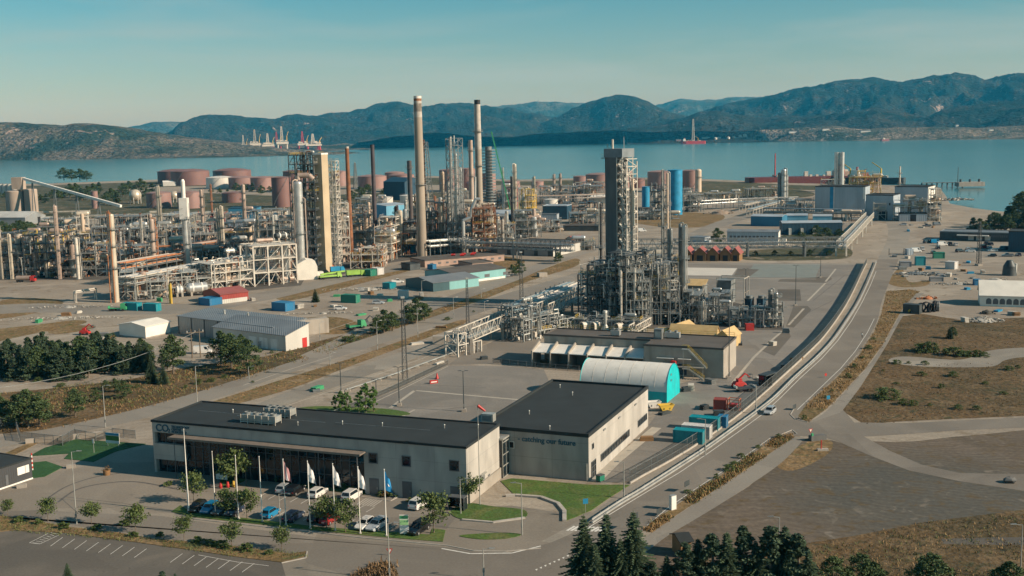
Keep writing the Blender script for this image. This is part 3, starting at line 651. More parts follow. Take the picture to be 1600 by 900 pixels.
def building(name, label, a, b, D, ytop=None, h=None, wall=m_conw, roof=m_felt, kind='flat', rise=1.5, par=.35, group=None, cat='building', over=.35, ridge='x', z0=0):
    """front foot from photo pixel a to b, depth D metres; parts wall and roof"""
    A, rot, L = front(a, b)
    if h is None: h = HT(A, ytop)
    t = thing(name, label, cat, A, rot, group)
    w = MB()
    if kind == 'flat':
        w.box(0, L, 0, D, -.3, h); w.build('wall', wall, t)
        r = MB(); r.box(.0, L, .0, D, h+.002, h+.06)
        for x0,x1,y0,y1 in ((-.12,L+.12,-.12,.22),(-.12,L+.12,D-.22,D+.12),(-.12,.22,.22,D-.22),(L-.22,L+.12,.22,D-.22)): r.box(x0,x1,y0,y1,h-.12,h+par)
        r.build('roof', roof, t)
    elif kind == 'gable':
        if ridge == 'x':
            w.extr([(0,-.3),(D,-.3),(D,h),(D/2,h+rise),(0,h)], (0,L), 'x'); w.build('wall', wall, t)
            r = MB(); s = rise/(D/2); o = over
            for sg in (0,1):
                y0 = -o if sg == 0 else D+o
                r.hull([[(x,y0,h-s*o+.03),(x,D/2,h+rise+.03),(x,D/2,h+rise+.18),(x,y0,h-s*o+.18)] for x in (-o,L+o)])
            r.build('roof', roof, t)
        else:
            w.extr([(0,-.3),(L,-.3),(L,h),(L/2,h+rise),(0,h)], (0,D), 'y'); w.build('wall', wall, t)
            r = MB(); s = rise/(L/2); o = over
            for x0 in (-o, L+o):
                r.hull([[(x0,y,h-s*o+.03),(L/2,y,h+rise+.03),(L/2,y,h+rise+.18),(x0,y,h-s*o+.18)] for y in (-o,D+o)])
            r.build('roof', roof, t)
    elif kind == 'shed':                  # roof rises towards the back
        w.extr([(0,-.3),(D,-.3),(D,h+rise),(0,h)], (0,L), 'x'); w.build('wall', wall, t)
        r = MB(); r.hull([[(x,-over,h+.03-rise/D*over),(x,D+over,h+rise+.03+rise/D*over),(x,D+over,h+rise+.2+rise/D*over),(x,-over,h+.2-rise/D*over)] for x in (-over,L+over)]); r.build('roof', roof, t)
    return t, L, h
def post_lamp(name, label, base, ytop=None, h=None, arm=1.2, az=0, group=None, mat=m_galv, heads=1, block=False, r=.09):
    A = G(*base); h = h or HT(A, ytop)
    t = thing(name, label, 'lamp post', A, az, group)
    b = MB(); b.cone((0,0,0),(0,0,h),r*1.3,r*.7,8); b.build('pole', mat, t)
    for k in range(heads):
        s = 1 if k == 0 else -1
        m = MB(); m.beam((0,0,h-.05),(s*arm,0,h+.12),.07); m.build('arm', mat, t)
        l = MB(); l.hull([[(s*(arm-.3),-.16,h+.1),(s*(arm-.3),.16,h+.1),(s*(arm-.3),.12,h+.24),(s*(arm-.3),-.12,h+.24)],[(s*(arm+.55),-.1,h+.1),(s*(arm+.55),.1,h+.1),(s*(arm+.55),.07,h+.18),(s*(arm+.55),-.07,h+.18)]]); lo = l.build('lamp_head', m_gsteel if mat is m_galv else mat, t)
        g = MB(); g.box(s*arm-.2, s*arm+.3,-.09,.09,h+.075,h+.097); g.build('lens', m_lens, lo)
    c = MB(); c.box(-.16,.16,-.2,-.1,1.2,1.9); c.build('switch_box', m_gsteel, t)
    if block: d = MB(); d.cbox(0,0,0,1.1,1.1,.7); d.build('footing', m_conw, t)
    return t
def lattice(b, w0, w1, h, n, bw, x=0, y=0, z0=0):   # tapering lattice mast
    P = lambda k, i: Vector((x+(w0+(w1-w0)*k/n)/2*(1,-1,-1,1)[i%4], y+(w0+(w1-w0)*k/n)/2*(1,1,-1,-1)[i%4], z0+h*k/n))
    for i in range(4): b.beam(P(0,i),P(n,i),bw)
    for k in range(n):
        for i in range(4):
            b.beam(P(k,i),P(k+1,i+1 if k%2 else i+1),bw*.6); b.beam(P(k+1,i),P(k+1,i+1),bw*.6)
    return b
# ---- trees
def leaves(b, pts, size, droop=0.0, rn=rnd, asp=1.0):
    for c in pts:
        n = Vector((rn.gauss(0,1),rn.gauss(0,1),rn.gauss(0,1)+droop)).normalized()
        u = n.orthogonal().normalized(); v = n.cross(u); a = rn.uniform(0,6.28)
        u, v = u*math.cos(a)+v*math.sin(a), v*math.cos(a)-u*math.sin(a)
        s = size*rn.uniform(.6,1.35); c = Vector(c)
        b.add([c-u*s*.5*asp, c-v*s*.32, c+u*s*.5*asp, c+v*s*.32], [(0,1,2,3)])
def tree(name, label, kind, h, mat, rn, group=None, loc=(0,0,0), rot=0, cat='tree'):
    t = thing(name, label, cat, loc, rot, group)
    tr, cr = MB(), MB()
    if kind == 'young':
        H = h; tr.cone((0,0,0),(.05,.03,H*.55),.09,.05,6); tr.cone((.05,.03,H*.55),(0,0,H*.95),.05,.015,5); pts = []
        for k in range(15):
            z = H*rn.uniform(.3,.82); a = k*2.4; L = H*.3*(1.15-abs(z/H-.5)*1.3)*rn.uniform(.8,1.2); e = Vector((math.cos(a)*L, math.sin(a)*L, z+L*.45))
            s0 = Vector((0,0,z)); tr.cone(s0, e, .03, .008, 4, False)
            for q in range(3):
                c = s0.lerp(e, (.45,.75,1.02)[q]); rr = H*(.07,.085,.07)[q]
                for _ in range(26): pts.append(c+Vector((rn.gauss(0,rr),rn.gauss(0,rr),rn.gauss(0,rr*.75))))
        for _ in range(50): pts.append(Vector((rn.gauss(0,H*.05),rn.gauss(0,H*.05),H*rn.uniform(.75,1.0))))
        leaves(cr, pts, .36, .3, rn)
    elif kind == 'spruce':
        tr.cone((0,0,0),(0,0,h),h*.018,.01,7); n = int(h*3.6); Rm = h*.29
        for k in range(n):
            f = (k+rn.random()*.6)/n; z = h*(.05+.95*f); L = Rm*(1-f)**.82*rn.uniform(.78,1.18)+.12; m = max(5, int(10*(1-f)+5)); a0 = rn.random()*6
            for i in range(m):
                a = a0+i*6.283/m+rn.uniform(-.2,.2); Lb = L*rn.uniform(.7,1.15); d = Vector((math.cos(a),math.sin(a),0)); sd = Vector((-d.y,d.x,0))
                up = .18 if f > .8 else -.28-.15*(1-f)
                tip = Vector((0,0,z))+d*Lb+Vector((0,0,Lb*up))
                ns = max(3, int(Lb*3.6))
                for q in range(ns):
                    s = (q+.6)/ns; c = Vector((0,0,z))+d*Lb*s+Vector((0,0,Lb*up*s*(1.25-.25*s)))
                    w = (.16+.3*(1-s))*(.5+.22*Lb); l = Lb/ns*1.5
                    for sg in (-1, 1):
                        e = c+sd*sg*w+d*w*.55+Vector((0,0,-w*rn.uniform(.15,.55)))
                        cr.add([c-d*l*.4, c+d*l*.5+Vector((0,0,.05)), e+d*l*.3, e-d*l*.25], [(0,1,2,3)])
                cr.add([tip-d*.3-sd*.07, tip-d*.3+sd*.07, tip+d*.12], [(0,1,2)])
        cr.cone((0,0,h*.97),(0,0,h*1.03),.06,.01,4,False)
    else:                                 # 'bushy' pine-like, 'broad', 'shrub', 'popular'
        cfg = dict(bushy=(.06,1.02,.27,62,75,.5), broad=(.2,1.0,.36,40,80,.5), shrub=(.05,1.0,.55,22,60,.34), poplar=(.06,1.0,.22,40,110,.45), clump=(.03,1.0,.6,30,46,.5))[kind]
        z0, z1, rx, nc, nl, ls = cfg; ls *= max(.55, h/11) if kind != 'shrub' else max(.6, h/3.2)
        tr.cone((0,0,0),(h*.02,0,h*.6),h*.022,h*.012,7); tr.cone((h*.02,0,h*.6),(0,0,h*.9),h*.012,.02,5); pts = []
        for k in range(nc):
            f = rn.random()**.8; z = h*(z0+(z1-z0)*f); 
            sh = {'bushy': (1-f)**.85*1.1+.05, 'broad': math.sin(math.pi*min(1,f*.8+.2))**.7, 'shrub': math.sqrt(max(.05,1-f*f)), 'poplar': math.sin(math.pi*(f*.85+.12))**.6, 'clump': math.sqrt(max(.05,1-f*f))}[kind]
            r = h*rx*sh*math.sqrt(rn.random())*1.0; a = rn.random()*6.283
            c = Vector((r*math.cos(a), r*math.sin(a), z)); q = h*rx*.26*(.6+.6*sh)*rn.uniform(.7,1.25)
            if k % 3 == 0 and kind != 'shrub': tr.cone((0,0,max(.1,z-r*.6)), c, h*.006+.02, .015, 4, False)
            for _ in range(nl):
                g = Vector((rn.gauss(0,1),rn.gauss(0,1),rn.gauss(0,1))).normalized()*rn.random()**.4
                pts.append(c+Vector((g.x*q,g.y*q,g.z*q*.8)))
        leaves(cr, [q for q in pts if q.z > .05], ls, .4, rn)
    tr.build('trunk' if kind not in ('shrub','clump') else 'stem', m_bark, t); cr.build('crown' if kind not in ('shrub','clump') else 'foliage', mat, t)
    return t
# ---- cars
def make_car(label, kind, paint, loc=(0,0,0), rot=0, group=None):
    t = thing('parked_car', label, 'car', loc, rot, group)
    L, Wd, Hh = dict(hatch=(4.1,1.78,1.5), estate=(4.7,1.84,1.5), suv=(4.7,1.9,1.72), van=(5.2,1.95,2.2), pickup=(5.3,1.9,1.8))[kind]
    bl = {'hatch': .95, 'estate': .95, 'suv': 1.05, 'van': 1.15, 'pickup': 1.05}[kind]    # belt line
    hl, w = L/2, Wd/2
    b = MB(); secs = []
    for x, zt, zb, ww in ((-hl,bl*.72,.42,.82),(-hl+.08,bl*.93,.3,.93),(-hl+.6,bl,.22,1),(-.6,bl+.01,.2,1),(hl*.35,bl*.98,.2,1),(hl-.9,bl*.88,.22,.99),(hl-.25,bl*.76,.26,.92),(hl,bl*.6,.4,.78)):
        y = w*ww; secs.append([(x,-y,zb),(x,y,zb),(x,y*1.0,zb+(zt-zb)*.55),(x,y*.93,zt),(x,-y*.93,zt),(x,-y*1.0,zb+(zt-zb)*.55)])
    b.hull([s[::-1] for s in secs])
    xr0, xr1, xf1, xf0 = dict(hatch=(-hl+.12,-hl+.55,.35,1.0), estate=(-hl+.12,-hl+.5,.35,1.05), suv=(-hl+.1,-hl+.4,.45,1.1), van=(-hl+.05,-hl+.12,1.35,2.0), pickup=(-.6,-.45,.55,1.2))[kind]
    yb, yt = w*.9, w*.72
    P = lambda x, y, z: Vector((x,y,z))
    base = [P(xr0,-yb,bl-.02),P(xf0,-yb,bl-.04),P(xf0,yb,bl-.04),P(xr0,yb,bl-.02)]; top = [P(xr1,-yt,Hh),P(xf1,-yt,Hh),P(xf1,yt,Hh),P(xr1,yt,Hh)]
    b.add(base+top, [(4,5,6,7),(0,1,5,4),(1,2,6,5),(2,3,7,6),(3,0,4,7)])
    if kind == 'pickup': b.box(-hl+.15,-.7,-w*.9,-w*.82,bl,bl+.28); b.box(-hl+.15,-.7,w*.82,w*.9,bl,bl+.28); b.box(-hl+.12,-hl+.2,-w*.9,w*.9,bl,bl+.28)
    b.build('body', paint, t)
    for nm, i, j in (('side_window',0,1),('windscreen',1,2),('side_window',2,3),('rear_window',3,0)):
        B0, B1, T1, T0 = base[i], base[j], top[j], top[i]; nrm = (B1-B0).cross(T0-B0).normalized()*.012
        q = lambda u, v: (B0.lerp(B1,u)).lerp(T0.lerp(T1,u), v)+nrm
        g = MB(); u0 = .06 if 'side' in nm else .07
        ue = .94 if kind != 'van' or 'side' not in nm else .94
        if kind == 'van' and i == 0: u0 = .74
        if kind == 'van' and i == 2: ue = .26
        g.quad(q(u0,.14),q(ue,.14),q(ue,.88),q(u0,.88)); g.build(nm, m_glass, t)
    for sx in (-hl+.85, hl-.88):
        for sy in (-1, 1):
            wb = MB(); wb.cone((sx,sy*(w-.2),.33),(sx,sy*(w+.015),.33),.33,.33,12); wo = wb.build('wheel', m_tyre, t)
            rb = MB(); rb.cone((sx,sy*(w+.01),.33),(sx,sy*(w+.03),.33),.2,.18,10); rb.build('rim', m_rim, wo)
    for sy in (-1, 1):
        MB().box(hl-.17,hl-.05,min(sy*w*.5,sy*w*.82),max(sy*w*.5,sy*w*.82),bl*.6,bl*.72).build('headlight', m_lens, t)
        MB().box(-hl-.01,-hl+.12,min(sy*w*.6,sy*w*.84),max(sy*w*.6,sy*w*.84),bl*.72,bl*.86).build('tail_light', m_tail, t)
        MB().box(xf0-.3,xf0-.1,min(sy*w*.95,sy*(w+.14)),max(sy*w*.95,sy*(w+.14)),bl,bl+.14).build('mirror', paint, t)
    MB().box(-hl-.02,-hl+.03,-.26,.26,.52,.64).build('number_plate', m_plate, t)
    return t
CARP = {}
def car(label, kind, col, base, head, group=None, scale=1.06):
    """head: heading on the ground of the car's nose, given as a second photo pixel or an angle"""
    A = G(*base)
    if isinstance(head, tuple): Bp = G(*head); rot = math.atan2(Bp.y-A.y, Bp.x-A.x)
    else: rot = head
    key = (kind, col)
    if key not in CARP:
        c = make_car(label, kind, CP[col], A, rot, group); c.scale = (scale,)*3; CARP[key] = c; return c
    return dup(CARP[key], A, rot, label, group, scale)
# ---- containers and skips
def container(label, a, b, D, h, mat, group=None, cat='container', name='shipping_container'):
    A, rot, L = front(a, b)
    t = thing(name, label, cat, A, rot, group)
    MB().box(.05,L-.05,.05,D-.05,.12,h-.03).build('shell', mat, t)
    f = MB()
    for x in (0,L):
        for y in (0,D): f.cbox(x,y,0,.16,.16,h)
    for y in (0,D): f.box(.08,L-.08,y-.07,y+.07,h-.14,h+.012); f.box(.08,L-.08,y-.07,y+.07,.0,.15)
    for x in (0,L): f.box(x-.07,x+.07,.08,D-.08,h-.14,h+.011); f.box(x-.07,x+.07,.08,D-.08,0,.15)
    f.build('frame', mat, t)
    d = MB()
    for k in range(2): d.box(L-.03,L+.04,.12+k*(D-.2)/2,.04+(k+1)*(D-.1)/2-.0,.2,h-.2)
    do = d.build('door', mat, t)
    r = MB()
    for y in (.3,.75,D-.75,D-.3): r.cone((L+.07,y,.2),(L+.07,y,h-.2),.025,.025,5)
    r.build('lock_bar', m_galv, do)
    return t
# ---- process plant
def column(label, base, ytop, wpx, mat=m_ins, name='process_column', cat='column', plats=3, pipe=True, dome=True, group=None, ladder=True, taper=None, skirt=None, platmat=m_gsteel, pipemat=None, rings=0):
    A = G(*base); h = HT(A, ytop); r = MPP(*base)*wpx/2
    t = thing(name, label, cat, A, 0, group)
    b = MB()
    if taper: r0, r1, zs = r*taper, r, h*.42; prof = [(r0,0),(r0,zs),(r1,zs+r*1.5),(r1,h-r1*.5)]
    else: r0 = r1 = r; prof = [(r,0),(r,h-r*.5)]
    b.lathe(0,0,prof,18)
    if dome: b.lathe(0,0,[(r1,h-r1*.5),(r1*.87,h-r1*.22),(r1*.5,h-r1*.04),(.01,h)],18)
    else: b.lathe(0,0,[(r1,h-r1*.5),(r1,h),(r1*.8,h)],18); b.lathe(0,0,[(r1*.8,h),(r1*.8,h-.6),(.01,h-.6)],18)
    for k in range(rings): z = h*(k+1)/(rings+1); b.lathe(0,0,[(r1,z-.12),(r1*1.04,z-.1),(r1*1.04,z+.1),(r1,z+.12)],18)
    b.build('shell', mat, t)
    rr = rnd
    for k in range(plats):
        z = h*(.3+.62*(k+.5)/max(1,plats))+rr.uniform(-1,1); R0 = (r0 if z < h*.42 else r1); a0 = rr.uniform(0,6.28); ra = R0+1.3; p = MB()
        seg = 10; sweep = 4.6
        A_ = [a0+sweep*i/seg for i in range(seg+1)]
        for i in range(seg):
            q = [(R0*math.cos(A_[i]),R0*math.sin(A_[i])),(ra*math.cos(A_[i]),ra*math.sin(A_[i])),(ra*math.cos(A_[i+1]),ra*math.sin(A_[i+1])),(R0*math.cos(A_[i+1]),R0*math.sin(A_[i+1]))]
            p.prism(q, z, z+.15)
            for zz in (.6,1.1): p.beam((*q[1],z+zz),(*q[2],z+zz),.09)
            p.beam((*q[1],z),(*q[1],z+1.1),.08)
        p.build('platform', platmat, t)
    if ladder:
        l = MB(); a = rr.uniform(3.6,5.6); R0 = max(r0,r1)+.35; x, y = R0*math.cos(a), R0*math.sin(a)
        for s in (-.3,.3): l.beam((x+s,y,0),(x+s,y,h*.95),.09)
        for k in range(int(h/1.2)): l.beam((x-.3,y,1+k*1.2),(x+.3,y,1+k*1.2),.06)
        for k in range(int(h/3)): l.lathe(x,y-.2,[(.5,2+k*3),(.5,2.12+k*3)],6)
        l.build('ladder', platmat, t)
    if pipe:
        for k in range(2 if r > 1.2 else 1):
            a = rr.uniform(-2.6,.3); R0 = max(r0,r1)+.55+.5*k; x, y = R0*math.cos(a), R0*math.sin(a); q = MB(); rp = max(.18,r*.16); zt = h*(1.0 if k == 0 else rr.uniform(.5,.85))
            q.tube([(x,y,0),(x,y,zt),(x*.6,y*.6,zt+rp*2),(0,0,zt+rp) if k == 0 else (0,0,zt)], rp, 8)
            q.build('overhead_pipe', pipemat or mat, t)
    return t
def stack(label, base, ytop, w0, w1, mat, name='chimney', cat='chimney', caps=(), rings=(), group=None, flare=True):
    """caps: (fraction from, fraction to, material); rings: heights as fractions"""
    A = G(*base); h = HT(A, ytop); k = MPP(*base)/2; r0, r1 = w0*k, w1*k
    t = thing(name, label, cat, A, 0, group)
    rad = lambda f: r0+(r1-r0)*f
    cut = min([c[0] for c in caps] or [1.0])
    b = MB(); b.lathe(0,0,[(rad(0),0),(rad(cut),h*cut)],28)
    if cut == 1.0: b.lathe(0,0,[(r1,h),(r1*.8,h),(r1*.8,h-2)],28)
    b.build('shaft', mat, t)
    for f0,f1,m in caps:
        c = MB(); c.lathe(0,0,[(rad(f0)*1.004,h*f0),(rad(f1)*1.004,h*f1),(rad(f1)*.8,h*f1),(rad(f1)*.8,h*f1-1.5),(.01,h*f1-1.5)],28); c.build('band', m, t)
    for f in rings:
        c = MB(); R0 = rad(f); c.lathe(0,0,[(R0,h*f-.15),(R0+1.1,h*f-.15),(R0+1.1,h*f+.1),(R0,h*f+.1)],20)
        for i in range(16):
            a, a2 = i*.3927, (i+1)*.3927; p = lambda a, z: ((R0+1.05)*math.cos(a),(R0+1.05)*math.sin(a),z)
            c.beam(p(a,h*f),p(a,h*f+1.1),.07); c.beam(p(a,h*f+1.1),p(a2,h*f+1.1),.08)
        c.build('gallery', m_gsteel, t)
    l = MB(); x = -(r0+r1)*.36; 
    for s in (-.25,.25): l.beam((x*r0/((r0+r1)/2)*1.02+s-.3,-r0*.75,0),(x*r1/((r0+r1)/2)*1.02+s-.3,-r1*.75,h*.97),.08)
    l.build('ladder', m_gsteel, t)
    return t
def tank(label, cx, basey, wpx, ytop, mat, roofmat=None, dome=.06, group=None, name='storage_tank', cat='tank', stairs=True):
    """cx, basey: lowest middle point of the tank's foot"""
    P = G(cx, basey); r = MPP(cx, basey)*wpx/2; d = Vector((P.x, P.y, 0)).normalized(); A = P+d*r
    h = HT(P, ytop)
    t = thing(name, label, cat, A, 0, group); n = 40
    MB().lathe(0,0,[(r,0),(r,h)],n).build('shell', mat, t)
    b = MB(); b.lathe(0,0,[(r,h-.25),(r+.22,h-.2),(r+.22,h+.06),(r,h+.06)],n); b.lathe(0,0,[(r,h+.06),(r*.66,h+r*dome*.6),(r*.3,h+r*dome*.92),(.01,h+r*dome)],n); b.build('roof', roofmat or mat, t)
    if stairs:
        s = MB(); a0 = rnd.uniform(3.3,4.6)
        k = max(8, int(h*1.2))
        for i in range(k):
            a, a2 = a0+1.5*i/k*10/r, a0+1.5*(i+1)/k*10/r; p = lambda a, z, R_=r+.5: (R_*math.cos(a),R_*math.sin(a),z)
            s.beam(p(a,h*i/k),p(a2,h*(i+1)/k),.5,.12); s.beam(p(a,h*i/k+1,r+.9),p(a2,h*(i+1)/k+1,r+.9),.07)
        s.build('stairs', m_gsteel, t)
        s = MB()
        for i in range(24):
            a, a2 = i*6.2832/24, (i+1)*6.2832/24; p = lambda a, z: (r*math.cos(a),r*math.sin(a),z)
            s.beam(p(a,h),p(a,h+1.1),.07); s.beam(p(a,h+1.1),p(a2,h+1.1),.08)
        s.build('handrail', m_gsteel, t)
    return t
def drum(label, a, b, wpx, mat, zc=None, name='horizontal_vessel', group=None, bands=2, z0=0):
    A, rot, L = front(a, b); r = MPP(*a)*wpx/2; zc = zc or r+1.2
    t = thing(name, label, 'vessel', A, rot, group)
    s = MB(); n = 18
    prof = [(0,.02),(r*.12,r*.55),(r*.35,r*.88),(r*.6,r),(L-r*.6,r),(L-r*.35,r*.88),(L-r*.12,r*.55),(L,.02)]
    for (x0,r0),(x1,r1) in zip(prof,prof[1:]): s.cone((x0,0,zc),(x1,0,zc),r0,r1,n,False)
    s.build('shell', mat, t)
    for k in range(bands):
        x = L*(.3+.4*k/max(1,bands-1)); c = MB(); c.cone((x-.3,0,zc),(x+.3,0,zc),r*1.03,r*1.03,n); c.build('band', m_white_p, t)
    for x in (L*.22, L*.78): MB().box(x-.4,x+.4,-r*.7,r*.7,0,zc-r*.6).build('saddle', m_conw, t)
    for x in (L*.35,L*.6):
        c = MB(); c.cyl(x,0,zc+r*.9,zc+r*1.4,.3,.3,8); c.build('nozzle', m_galv, t)
    return t
def rack(label, pts, w, h, mat=m_gsteel, pm=None, npipe=7, levels=2, bay=7.5, legs=True, name='pipe_rack', truss=False, cat='pipe rack', group=None, z_under=None, legmat=None, lev=2.6, rmax=.38):
    """pts: ground points (photo px) along the middle; h: height of the lowest pipe level"""
    P = [G(*q) for q in pts]; A = P[0]; P = [q-A for q in P]
    t = thing(name, label, cat, A, 0, group); up = Vector((0,0,1)); pm = pm or [m_galv, m_wsteel, m_alu, m_ins]
    def side(i):
        d = Vector((0,0,0))
        if i > 0: d += (P[i]-P[i-1]).normalized()
        if i < len(P)-1: d += (P[i+1]-P[i]).normalized()
        d.normalize(); return Vector((d.y,-d.x,0))
    tr = MB(); top = h+lev*(levels-1)
    for i in range(len(P)-1):
        a, b_ = P[i], P[i+1]; L = (b_-a).length; n = max(1, round(L/bay)); d = (b_-a).normalized(); s = Vector((d.y,-d.x,0))*w/2
        for k in range(n+1):
            c = a+d*L*k/n; f = MB()
            if i and not k: continue
            if legs and (not truss or k % 3 == 0):
                for sg in (-1,1): f.beam(c+s*sg, c+s*sg+up*(top+.5), .42 if not truss else .8)
            for l in range(levels): f.beam(c-s*1.05+up*(h+lev*l-.3), c+s*1.05+up*(h+lev*l-.3), .34)
            f.build('support', legmat or mat, t)
        for sg in (-1,1):
            for l in range(levels+(1 if truss else 0)): tr.beam(a+s*sg+up*(h+lev*l-.3), b_+s*sg+up*(h+lev*l-.3), .3)
            if truss:
                m = max(2, round(L/2.8))
                for k in range(m):
                    c0, c1 = a+d*L*k/m+s*sg, a+d*L*(k+1)/m+s*sg; zt, zb = up*(h+lev*levels-.3), up*(h-.3)
                    tr.beam(c0+zb, c0+zt, .2); tr.beam(c0+(zb if k%2 else zt), c1+(zt if k%2 else zb), .18)
                tr.beam(b_+s*sg+up*(h-.3), b_+s*sg+up*(h+lev*levels-.3), .24)
    tr.build('girder', mat, t)
    for l in range(levels):
        for k in range(npipe):
            r = rnd.choice((.12,.16,.22,.3,rmax)); o = -w/2*.86+w*.86*(k+rnd.uniform(.3,.7))/npipe
            q = MB(); q.tube([P[i]+side(i)*o+up*(h+lev*l-.12+r) for i in range(len(P))], r, 7); q.build('pipe', rnd.choice(pm), t)
    return t
def module(label, a, b, D, ytop, mat=m_gsteel, pm=None, nx=None, ny=2, levels=None, seed=1, dens=1.0, deckp=.6, brace=.4, vess=3, group=None, name='process_structure', cat='process unit', open_=False, rail=True, colw=.36, vm=None, h=None):
    """open steel frame with decks, vessels and pipes; front foot from pixel a to b"""
    rn = random.Random(seed); A, rot, L = front(a, b); h = h or HT(A, ytop)
    t = thing(name, label, cat, A, rot, group); pm = pm or [m_galv, m_ins, m_wsteel, m_insp]; vm = vm or [m_ins, m_galv, m_insp, m_alu]
    nx = nx or max(1, round(L/6.5)); levels = levels or max(1, round(h/4.5)); xs = [L*i/nx for i in range(nx+1)]; ys = [D*i/ny for i in range(ny+1)]
    zs = [h*(k+1)/levels for k in range(levels)]
    ht = [[levels if open_ else max(1, min(levels, int(round(levels*rn.uniform(.55,1.15))))) for j in range(ny)] for i in range(nx)]
    lv = lambda i, j: max(ht[p][q] for p in (i-1,i) if 0 <= p < nx for q in (j-1,j) if 0 <= q < ny)
    f = MB()
    for i, x in enumerate(xs):
        for j, y in enumerate(ys): f.beam((x,y,0),(x,y,zs[lv(i,j)-1]+.1),colw)
    for i in range(nx):
        for j in range(ny):
            for k in range(ht[i][j]):
                z = zs[k]; x0,x1,y0,y1 = xs[i],xs[i+1],ys[j],ys[j+1]
                if j == 0 or ht[i][j-1] <= k: f.beam((x0,y0,z),(x1,y0,z),colw*.7)
                f.beam((x0,y1,z),(x1,y1,z),colw*.7)
                if i == 0 or ht[i-1][j] <= k: f.beam((x0,y0,z),(x0,y1,z),colw*.7)
                f.beam((x1,y0,z),(x1,y1,z),colw*.7)
                zl = zs[k-1] if k else 0
                if rn.random() < brace:
                    y = y0 if j == 0 else y1
                    if rn.random() < .5: f.beam((x0,y,zl),((x0+x1)/2,y,z),.18); f.beam((x1,y,zl),((x0+x1)/2,y,z),.18)
                    else: f.beam((x0,y,zl),(x1,y,z),.18)
                if rn.random() < brace and i in (0,nx-1): xx = x0 if i == 0 else x1; f.beam((xx,y0,zl),(xx,y1,z),.18)
    f.build('frame', mat, t)
    for k in range(levels):
        d = MB(); rl = MB()
        for i in range(nx):
            for j in range(ny):
                if ht[i][j] > k and rn.random() < deckp:
                    x0,x1,y0,y1,z = xs[i]+.1,xs[i+1]-.1,ys[j]+.1,ys[j+1]-.1,zs[k]+colw*.36
                    d.box(x0,x1,y0,y1,z,z+.08)
                    if rail:
                        for p, q, c in (((x0,y0),(x1,y0),j==0),((x0,y0),(x0,y1),i==0),((x1,y0),(x1,y1),i==nx-1)):
                            if c:
                                for zz in (.55,1.1): rl.beam((*p,z+zz),(*q,z+zz),.07)
                                for u in (0,.33,.67,1): rl.beam((p[0]+(q[0]-p[0])*u,p[1]+(q[1]-p[1])*u,z),(p[0]+(q[0]-p[0])*u,p[1]+(q[1]-p[1])*u,z+1.1),.06)
        if d.v: d.build('deck', mat, t)
        if rl.v: rl.build('handrail', rn.choice([m_galv, m_wsteel, m_yelp, m_galv]), t)
    for k in range(vess):                                     # drums and exchangers on the decks, upright vessels on the ground
        i, j = rn.randrange(nx), rn.randrange(ny); v = MB(); m = rn.choice(vm)
        cx, cy = (xs[i]+xs[i+1])/2, (ys[j]+ys[j+1])/2; bw = min(L/nx, D/ny)
        if rn.random() < .55:
            z = (zs[rn.randrange(ht[i][j])] if rn.random() < .7 else 0)+.4; r = rn.uniform(.12,.22)*bw; l = rn.uniform(.7,1.0)*L/nx
            v.cone((cx-l/2,cy,z+r),(cx+l/2,cy,z+r),r,r,14); v.ball((cx-l/2,cy,z+r),r,14,6); v.ball((cx+l/2,cy,z+r),r,14,6); v.box(cx-l*.3-.2,cx-l*.3+.2,cy-r*.6,cy+r*.6,z-.3,z+r*.5); v.box(cx+l*.3-.2,cx+l*.3+.2,cy-r*.6,cy+r*.6,z-.3,z+r*.5)
            v.build('drum', m, t)
        else:
            r = rn.uniform(.13,.26)*bw; hh = h*rn.uniform(.5,1.12)
            v.lathe(cx,cy,[(r,0),(r,hh-r*.5),(r*.8,hh-r*.2),(r*.3,hh),(.02,hh)],14); v.build('vessel', m, t)
    by = {}
    def pipe(pts, r, m): by.setdefault(m.name, (m, MB()))[1].tube(pts, r, 6)
    for k in range(int(nx*ny*levels*3.2*dens)):
        m = rn.choice(pm); r = rn.choice((.09,.12,.16,.22,.3)); z = rn.choice([0.5]+zs)-rn.uniform(.2,2.2); z = max(.4, z)
        i, j = rn.randrange(nx), rn.randrange(ny); x, y = rn.uniform(xs[i],xs[i+1]), rn.uniform(ys[j]-.3,ys[j+1]); top = zs[ht[i][j]-1]
        z = min(z, top); q = rn.random()
        if q < .36:
            x2 = min(L, max(0, x+rn.uniform(-1,1)*L*.5)); pts = [(x,y,z),(x2,y,z)]
            if rn.random() < .6: pts.append((x2,y,max(.3,z+rn.uniform(-5,3))))
            pipe(pts, r, m)
        elif q < .6:
            y2 = min(D, max(-.3, y+rn.uniform(-1,1)*D*.7)); pts = [(x,y,z),(x,y2,z)]
            if rn.random() < .6: pts.append((x,y2,max(.3,z+rn.uniform(-5,3))))
            pipe(pts, r, m)
        elif q < .86: z2 = min(top+rn.uniform(0,2), z+rn.uniform(2,9)); pipe([(x,y,max(0,z-4)),(x,y,z2),(x+rn.uniform(-2,2),y,z2)], r, m)
        else: s = rn.uniform(.4,1.1); by.setdefault(m.name,(m,MB()))[1].cbox(x,y,max(0,z-1),s,s*rn.uniform(.6,1.4),s*rn.uniform(.7,1.8))
    for nm, (m, bb) in by.items(): bb.build('pipework', m, t, kind='stuff')
    return t
